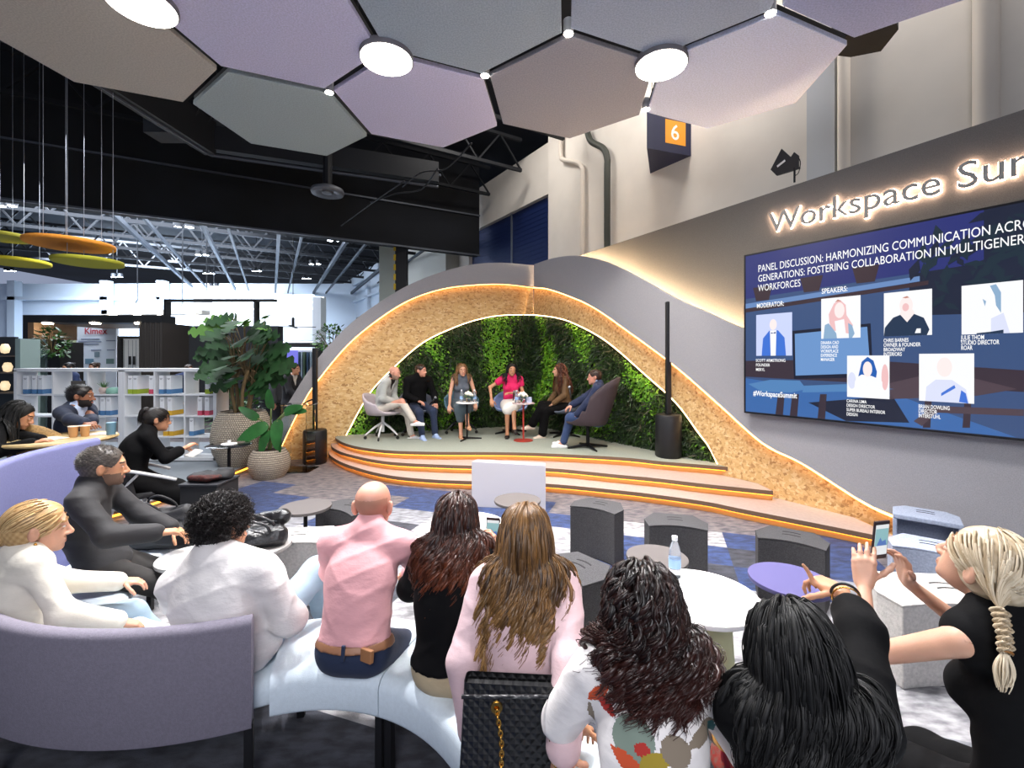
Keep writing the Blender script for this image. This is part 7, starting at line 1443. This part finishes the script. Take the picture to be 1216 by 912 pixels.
def leaf(mb, base, d, up, L_, split, w_=.8, droop=.5):
    d = Vector(d).normalized(); s_ = d.cross(Vector(up)).normalized(); u = s_.cross(d); n = 26; pts = []
    for i in range(n + 1):
        t = i / n; a = pi * (2 * t - 1)                    # around the outline from the base
        x = .5 - .5 * cos(abs(a)) if 1 else 0; wd = sin(abs(a)) ** .8 * (1.15 - .55 * x) * w_ * .5
        if split and .15 < x < .95 and (i % 3 == 0): wd *= .35
        pts.append((x - .06 * (1 - x) ** 3, wd * (1 if a > 0 else -1)))
    vs = [];
    for x, y in pts: vs.append(Vector(base) + d * x * L_ + s_ * y * L_ + u * (-droop * L_ * x * x + .12 * L_ * abs(y) * (1 - 2 * abs(y))))
    k = 8; mid = [Vector(base) + d * (j / k) * L_ + u * (-droop * L_ * (j / k) ** 2) for j in range(k + 1)]; vs += mid; fs = []
    for i in range(n):
        xa = pts[i][0]; xb = pts[i + 1][0]; ja = n + 1 + max(0, min(k, round(xa * k))); jb = n + 1 + max(0, min(k, round(xb * k)))
        fs.append((i, i + 1, jb, ja) if ja != jb else (i, i + 1, ja))
    mb.add(vs, fs)
lf_d = M('leaf_monstera', '1c3f1d', .7, spec=.25, var=(5, .3)); lf_l = M('leaf_monstera_young', '4f7a30', .7, spec=.25); stem_m = M('stem_brown', '6b5a3c', .8)
rg = random.Random(17)
bgp_ = G(288, 550, PZ); mon = thing('monstera', 'tall split leaf plant in a big woven pot beside the shelves', 'plant', bgp_); mo = Vector(mon.location); k_ = bgp_.y / F; pot(mon, 33 * k_, 62 * k_)
st = MB(); lv = MB()
trunks = []
for i in range(5):
    a_ = i * 1.3; pts = [Vector((.10 * cos(a_), .10 * sin(a_), .84)), Vector((.16 * cos(a_), .14 * sin(a_), 1.2)), Vector((.20 * cos(a_ + .5), .16 * sin(a_), 1.55))]; st.tube(smooth_curve(pts, 5), .028, 8); trunks.append(pts[-1])
for i in range(74):
    a_ = rg.uniform(0, 2 * pi); h = rg.uniform(1.25, 2.42); rr_ = (.30 + .42 * sin(pi * min(1, (h - 1.0) / 1.6))) * rg.uniform(.35, 1.0) * .72; e_ = Vector((rr_ * cos(a_) - .03, rr_ * .8 * sin(a_), h)); b_ = trunks[i % 5]
    st.tube([b_ - Vector((0, 0, .15)), b_.lerp(e_, .5) + Vector((0, 0, .10)), e_], .007, 5); lv.cm = 1 if h > 2.05 and i % 3 == 0 else 0
    d = Vector((cos(a_) + rg.uniform(-.4, .4), sin(a_) - .5 + rg.uniform(-.4, .4), rg.uniform(-.5, .1))); leaf(lv, e_, d, (0, -.9, .5), rg.uniform(.26, .42), True, .95, rg.uniform(.0, .35))
for px, py in ((315, 378), (322, 392), (318, 405)): q = P(px, py, bgp_.y) - mo; lv.cm = 1; leaf(lv, q, (rg.uniform(-.5, .6), -.4, .2), (0, -.5, 1), .22, True, .9, .3); st.tube([trunks[0], q], .006, 5)
st.build('stems', stem_m, mon, smooth=True); lv.build('leaves', [lf_d, lf_l], mon, smooth=True)
sgp = G(320, 566); sm_ = thing('potted_plant', 'broad leaved plant in a small woven pot in front of the monstera', 'plant', sgp); pot(sm_, 23 * sgp.y / F, 33 * sgp.y / F); st = MB(); lv = MB(); so_ = Vector(sgp)
st.tube(smooth_curve([(.0, 0, .42), (.02, 0, .55), (.03, 0, .72)], 5), .03, 8)
for (bx_, by, ex, ey, L_) in ((316, 505, -1, -.55, .48), (306, 497, -.5, .5, .30), (330, 500, .1, -.75, .42), (322, 485, .0, .9, .3), (338, 490, .8, .35, .34), (318, 512, -.2, -.9, .34), (345, 488, .9, .1, .28), (328, 514, .3, -.9, .3)):
    q = P(bx_, by, sgp.y - .05) - so_; st.tube([(.02, 0, .55), tuple(Vector((.02, 0, .7)).lerp(q, .5) + Vector((0, 0, .04))), tuple(q)], .012, 6); leaf(lv, q, (ex, -.45, ey), (0, -1, .4), L_, False, .5, .25)
st.build('stems', M('stem_green', '5a6b38', .6), sm_, smooth=True); lv.build('leaves', M('leaf_broad', '265a28', .4, var=(5, .25)), sm_, smooth=True)
def bush(name, lab, c, rx, rz, n, ls, mats, trunk=None, seed=1, hang=0):
    rt = thing(name, lab, 'plant', c); rg = random.Random(seed); lv = MB(); st = MB()
    for i in range(n):
        v = Vector((rg.gauss(0, 1), rg.gauss(0, 1), rg.gauss(0, 1))).normalized() * rg.uniform(.4, 1) ** .5; q = Vector((v.x * rx, v.y * rx, v.z * rz - hang * abs(v.x) * rz)); d = Vector((v.x + rg.uniform(-.6, .6), v.y - .4, v.z * .6 + rg.uniform(-.6, .4))); lv.cm = i % len(mats); l = ls * rg.uniform(.7, 1.2); d.normalize(); s_ = d.cross(Vector((0, 0, 1))).normalized(); lv.add([q, q + d * l * .5 + s_ * l * .25, q + d * l, q + d * l * .5 - s_ * l * .25], [(0, 1, 2, 3)])
        if i % 9 == 0: st.tube([(0, 0, -rz * .9), tuple(q)], .006, 4)
    if trunk: st.tube([(0, 0, -rz), (0, 0, -rz - trunk)], .04, 8)
    st.build('stems', stem_m, rt); lv.build('leaves', mats, rt); return rt
LG = [M('bush_dark', '2c5524', .5), M('bush_mid', '437c2e', .5), M('bush_light', '69993f', .5)]
q = P(394, 403, 10.9); bush('bush', 'green leafy bush behind the left slope of the arch', q, .42, .34, 420, .12, LG, 1.9, 3)
q = P(278, 490, 8.6); bush('bush', 'dark leafy plant behind the big woven pot', q, .45, .45, 300, .16, LG[:2], .5, 4); MB().lathe([(0, 0), (.22, 0), (.26, .7), (.2, .7), (0, .66)], 24, (0, 0, -1.35)).build('pot', blk, bpy.data.objects['bush.001'])
# ---- clear acrylic stand
acr = thing('clear_stand', 'clear acrylic lectern with purple marks left of the stage', 'lectern', G(362, 556)); ao = Vector(acr.location); gm = M('acrylic', 'eef6f8', .03, trans=1, ior=1.2)
for nm, c, d in (('front_panel', (0, -.16, .53), (.40, .012, 1.06)), ('side_panel', (-.2, 0, .53), (.012, .32, 1.06)), ('side_panel', (.2, 0, .53), (.012, .32, 1.06)), ('top_panel', (0, 0, 1.07), (.50, .38, .014)), ('base', (0, 0, .008), (.5, .42, .016))): MB().box((c[0] - .05, c[1] - .12, c[2]), d).build(nm, gm, acr, bevel=.003)
mb = MB()
for k in range(3): mb.box((-.27 + .008 * k, -.288, .80 - .055 * k), (.075 - .02 * (k % 2), .004, .034))
mb.build('purple_marks', M('mark_purple', '6b3fb0', .5), acr)
MB().tube([(.02, -.1, 1.075), (.10, -.12, 1.12), (.22, -.2, 1.16)], .012, 8).build('gooseneck', blk, acr, smooth=True)
tt = thing('glass_table', 'tall thin round glass topped table beside the small woven pot', 'table', G(272, 596)); tz = .72
MB().lathe([(0, tz - .006), (.25, tz - .006), (.26, tz), (.25, tz + .006), (0, tz + .006)], 40).build('tabletop', M('smoked_glass', '2a2c30', .05, trans=.6, ior=1.3), tt, auto=40); MB().tube([(0, 0, .01), (0, 0, tz)], .02, 12).build('stem', blk, tt); MB().lathe([(0, 0), (.2, 0), (.2, .01), (0, .018)], 32).build('foot', blk, tt, auto=40)
o = MB().lathe([(0, 0), (.09, 0), (.09, .012), (.02, .018), (.02, .05), (0, .05)], 24).build('table_sign', M('sign_white', 'e8e8ea', .5)); o.location = G(272, 596) + Vector((.0, 0, tz + .007)); tag(o, 'small white holder on the tall glass table', 'holder')
# ---- hanging felt discs
for (x, y, r, dep, c, lab) in ((84, 290, .55, 7.2, 'd98a2c', 'orange round felt disc hanging from wires'), (105, 311, .45, 7.3, 'a3a02a', 'olive yellow round felt disc hanging below the orange one'), (18, 311, .5, 8.6, 'c2b52a', 'yellow round felt disc hanging at the left edge'), (2, 281, .42, 8.0, '8f8a2a', 'dark yellow round felt disc at the left edge, the upper one')):
    q = P(x, y, dep); rt = thing('hanging_disc', lab, 'acoustic disc', q, 0, 'round felt discs hanging in the hall'); MB().lathe([(0, -.03), (r * .985, -.03), (r, -.02), (r, .02), (r * .985, .03), (0, .03)], 56).build('disc', M('felt_' + c, c, .9, bump=(140, .3)), rt, auto=40)
    for k in range(3): MB().tube([(r * .7 * cos(k * 2.1 + .4), r * .7 * sin(k * 2.1 + .4), .03), (r * .7 * cos(k * 2.1 + .4), r * .7 * sin(k * 2.1 + .4), 4.6)], .004, 4).build('wire', M('wire_pale', 'a5abb5', .4, .5), rt)
# ================================================================== OTHER STANDS OF THE FAIR
def pb(mb, x0, y0, x1, y1, Y, dep):
    a, b = P(x0, y0, Y), P(x1, y1 if y1 else 0, Y); zb = b.z if y1 else 0; return mb.box(((a.x + b.x) / 2, Y + dep / 2, (a.z + zb) / 2), (b.x - a.x, dep, a.z - zb))
def one(name, x0, y0, x1, y1, Y, dep, mat, par=None, off=None, **k): mb = MB(); pb(mb, x0, y0, x1, y1, Y, dep); return mb.build(name, mat, par, off=off, **k)
hw = M('hall_wall', 'cdd9e6', .8, var=(.4, .05)); struct(MB().box((-26, 31, 3.5), (56, .3, 7.0)).build('wall_far', hw), 'pale blue far wall of the hall')
mb = MB()
for x in (8, 118, 185): pb(mb, x, 333, x + 9, 0, 30, .5)
pb(mb, 0, 352, 190, 356, 30, .4); struct(mb.build('trim_14', hw), 'piers of the far hall wall')
tm = M('stand_black', '17181b', .6); oak = M('stand_oak', '8a6a4a', .6, var=(3, .2), stretch=(6, 1, 1)); slat = M('stand_slat', '3a3532', .7); cream = M('stand_cream', 'd9d3c6', .6); grn_ = M('stand_sage', '8fa3a0', .7); wp = M('stand_white', 'e3e8ee', .6); LP_ = M('light_strip', 'ffffff', emit=5, ecol='e6f0ff'); LQ = M('stand_lamp', 'ffffff', emit=25, ecol='fff2dc')
def stand(name, lab, x, Y, cat='exhibition stand'): q = P(x, 427, Y); return thing(name, lab, cat, (q.x, Y, 0)), Vector((q.x, Y, 0))
s_, so = stand('exhibition_stand', 'black framed pavilion with timber end wall behind the left shelf', 110, 12)
one('roof_beam', 27, 374, 192, 383, 12, .5, tm, s_, so); one('post', 27, 383, 33, 0, 12, .4, tm, s_, so); one('post_lining', 33, 383, 40, 402, 12, 1.2, oak, s_, so)
mb = MB()
for i in range(9): pb(mb, 165 + i * 3.1, 383, 167.6 + i * 3.1, 0, 12 + .02 * (i % 2), 1.5)
mb.build('slat_wall', slat, s_, off=so); one('roof_panel', 40, 382, 165, 384, 12.5, 2.2, oak, s_, so)
for x in (52, 109, 162): one('downlight', x - 2.5, 382.6, x + 2.5, 384.6, 11.98, .2, LQ, s_, so)
s_, so = stand('banner_wall', 'white printed banner wall with red heading inside the pavilion', 112, 14.6, 'banner')
one('panel', 86, 386, 138, 0, 14.6, .1, wp, s_, so)
q = P(100, 396.5, 14.58) - so; text_mesh('heading', 'Kimex', .28, M('print_red', 'c03a48', .6), s_, Matrix.Translation(q) @ Matrix.Rotation(pi / 2, 4, 'X'), bold=.02)
mb = MB()
for i, (a, b, y) in enumerate(((96, 118, 402), (93, 120, 405), (98, 117, 408), (108, 120, 415), (126, 137, 404), (127, 136, 415))): pb(mb, a, y, b, y + 1.2, 14.59, .02)
mb.build('print_lines', M('print_grey', '8b93a5', .6), s_, off=so)
for i, (a, b, y, c) in enumerate(((89, 99, 418, '3f63b8'), (101, 111, 426, '6d8fa0'), (112, 118, 418, '7f9298'), (126, 135, 426, '708c86'))): one('picture', a, y, b, y + 6, 14.59, .02, M('print_' + c, c, .6), s_, so)
s_, so = stand('wardrobe', 'white slatted wardrobe with dark handles inside the pavilion', 152, 13.2, 'wardrobe')
one('cabinet_body', 140, 400, 165, 0, 13.2, .6, wp, s_, so); one('header', 139, 399, 166, 402, 13.15, .6, tm, s_, so); one('side_frame', 139, 402, 143, 0, 13.1, .6, tm, s_, so)
for x in (147, 152, 157, 161): one('groove', x, 404, x + .7, 440, 13.19, .02, M('groove_grey', 'a9b2bf', .6), s_, so)
for x in (152.5, 157.5): one('handle', x, 423, x + 1.6, 433, 13.1, .05, tm, s_, so)
s_, so = stand('glass_cabinet', 'sage framed glass cabinets at far left behind the shelf', 48, 11, 'cabinet')
for k, (a, b) in enumerate(((24, 38), (38, 56))): 
    mb = MB(); pb(mb, a, 403, a + 2, 0, 11, .4); pb(mb, b - 2, 403, b, 0, 11, .4); pb(mb, a, 403, b, 406, 11, .4); pb(mb, a, 424, b, 425.5, 11, .4); mb.build('frame', grn_, s_, off=so); one('back', a, 404, b, 0, 11.35, .05, M('cabinet_back', 'aab6bb', .6), s_, so)
one('dark_column', 57, 406, 71, 0, 10.8, .6, tm, s_, so); one('green_panel', 71, 404, 86, 0, 11.4, .1, M('panel_pale_green', 'b9c9a4', .7), s_, so)
q = P(62, 405, 10.6); bush('hanging_plant', 'leafy trailing plant on the dark column at far left', q, .33, .32, 260, .13, LG[:2], 0, 6, .5)
s_, so = stand('display_shelf', 'dark display shelf with lit objects at the left edge', 6, 9.4, 'display shelf')
one('back', -20, 400, 19, 0, 9.8, .05, M('display_dark', '2a2f33', .6), s_, so); 
for y in (422, 442, 466): one('shelf_board', -20, y, 18, y + 1.6, 9.4, .4, M('display_wood', '6a5c50', .6), s_, so)
for x, y in ((6, 414), (9, 436), (6, 458)): MB().lathe([(0, 0), (.06, .02), (.08, .12), (.05, .2), (0, .21)], 16, tuple(P(x, y + 6, 9.5) - so)).build('lit_vase', M('vase_glow', 'e3d5bd', .4, emit=.6, ecol='ffe2b0'), s_, smooth=True)  # vases glow by themselves in place of the warm shelf lights
one('side_panel', 18, 402, 24, 0, 9.4, .4, grn_, s_, so)
s_, so = stand('exhibition_stand', 'dark stand wall with a lit niche of jars behind the right shelf', 260, 13)
one('wall_panel', 194, 387, 330, 0, 13, .3, M('stand_charcoal', '2a2c31', .8), s_, so); one('niche', 199, 408, 216, 440, 12.97, .02, M('niche_glow', 'c9a67c', .6, emit=.25, ecol='ffcf94'), s_, so)  # niche back glows by itself instead of being lit from inside
for y in (414.5, 422, 429.5): one('niche_shelf', 199, y, 216, y + 1.4, 12.9, .1, oak, s_, so)
mb = MB(); [pb(mb, x, y, x + 2.2, y + 3.6, 12.92, .06) for y in (410.5, 418, 425.5) for x in (201, 205, 210, 213)]; mb.build('jars', M('jar_dark', '4a3a2e', .4), s_, off=so)
mb = MB(); pb(mb, 194, 355, 197, 390, 12.9, .2); pb(mb, 194, 355, 325, 358, 12.9, .2); pb(mb, 301, 355, 304, 390, 12.9, .2); mb.build('top_frame', tm, s_, off=so)
s_, so = stand('exhibition_stand', 'cream portal frame with small lamps behind the pavilion', 180, 16); mb = MB(); pb(mb, 120, 368, 127, 0, 16, .4); pb(mb, 120, 368, 240, 373, 16, .4); pb(mb, 191, 373, 195, 0, 15.8, .3); mb.build('portal', cream, s_, off=so)
for x in (131, 160, 189, 225): one('lamp', x - 2, 372, x + 2, 374, 15.95, .2, LQ, s_, so)
s_, so = stand('exhibition_stand', 'brightly lit white stand with light strips behind the monstera', 300, 18)
one('back_wall', 230, 352, 385, 0, 21, .2, M('bright_wall', 'eef3fa', .7), s_, so); one('column', 371, 353, 381, 0, 17.5, .5, wp, s_, so); one('column', 230, 344, 242, 372, 18, .5, wp, s_, so)
for y, a, b in ((350, 250, 372), (358, 246, 372), (366, 240, 372)): one('light_strip', a, y, b, y + 1.6, 18 + (y - 350) * .12, .1, LP_, s_, so)
one('light_panel', 262, 368, 300, 386, 20.5, .05, M('light_panel', 'ffffff', emit=2.2, ecol='e9f2ff'), s_, so); one('counter', 318, 388, 372, 404, 19, .5, wp, s_, so)
for x, y, w_ in ((243, 349, 7), (160, 362, 4), (214, 366, 5)): q = P(x, y, 17); rt = thing('flood_lamp', ['bright flood lamp at the top of the lit stand', 'bright flood lamp above the cream portal, left', 'bright flood lamp above the cream portal, right'][(243, 160, 214).index(x)], 'lamp', q); MB().sphere((0, 0, 0), w_ * 17 / F * .5, 12, 8).build('bulb', M('flood_bulb', 'ffffff', emit=40, ecol='fff6e4'), rt, smooth=True); MB().tube([(0, .0, .0), (0, .12, .2), (0, .12, 9.1 - q.z)], .02, 6).build('bracket', steel, rt)
s_, so = stand('shopfront', 'dark framed glass shopfront with a purple screen left of the arch', 350, 12.5, 'shopfront')
mb = MB(); pb(mb, 318, 407, 377, 412, 12.5, .3); pb(mb, 374, 407, 378, 0, 12.5, .3); pb(mb, 318, 407, 320, 0, 12.5, .3); mb.build('frame', tm, s_, off=so); one('screen', 330, 416, 353, 434, 13.4, .05, M('screen_purple', '000000', emit=.9, ecol='6f6fd0'), s_, so); one('white_shelf', 352, 416, 372, 0, 13.6, .3, wp, s_, so)
for k, x in enumerate((354, 357, 360, 364, 368)): one('upright_board', x, 418, x + 1.8, 470, 13.3, .2, M('board_%d' % (k % 3), ('3f5a7a', '9fb6c8', '55705a')[k % 3], .6), s_, so)
one('counter', 318, 460, 350, 0, 11.5, .6, wp, s_, so)
fan = thing('ceiling_fan', 'dark thin ceiling fan above the shopfront', 'fan', P(348, 388, 15)); MB().tube([(0, 0, 0), (0, 0, .3)], .05, 8).build('motor', tm, fan)
for k in range(4): MB().box((cos(k * pi / 2 + .3) * .35, sin(k * pi / 2 + .3) * .35, 0), (.7, .09, .02), k * pi / 2 + .3).build('blade', tm, fan)
MB().tube([(0, 0, .3), (0, 0, 5)], .012, 5).build('rod', tm, fan)
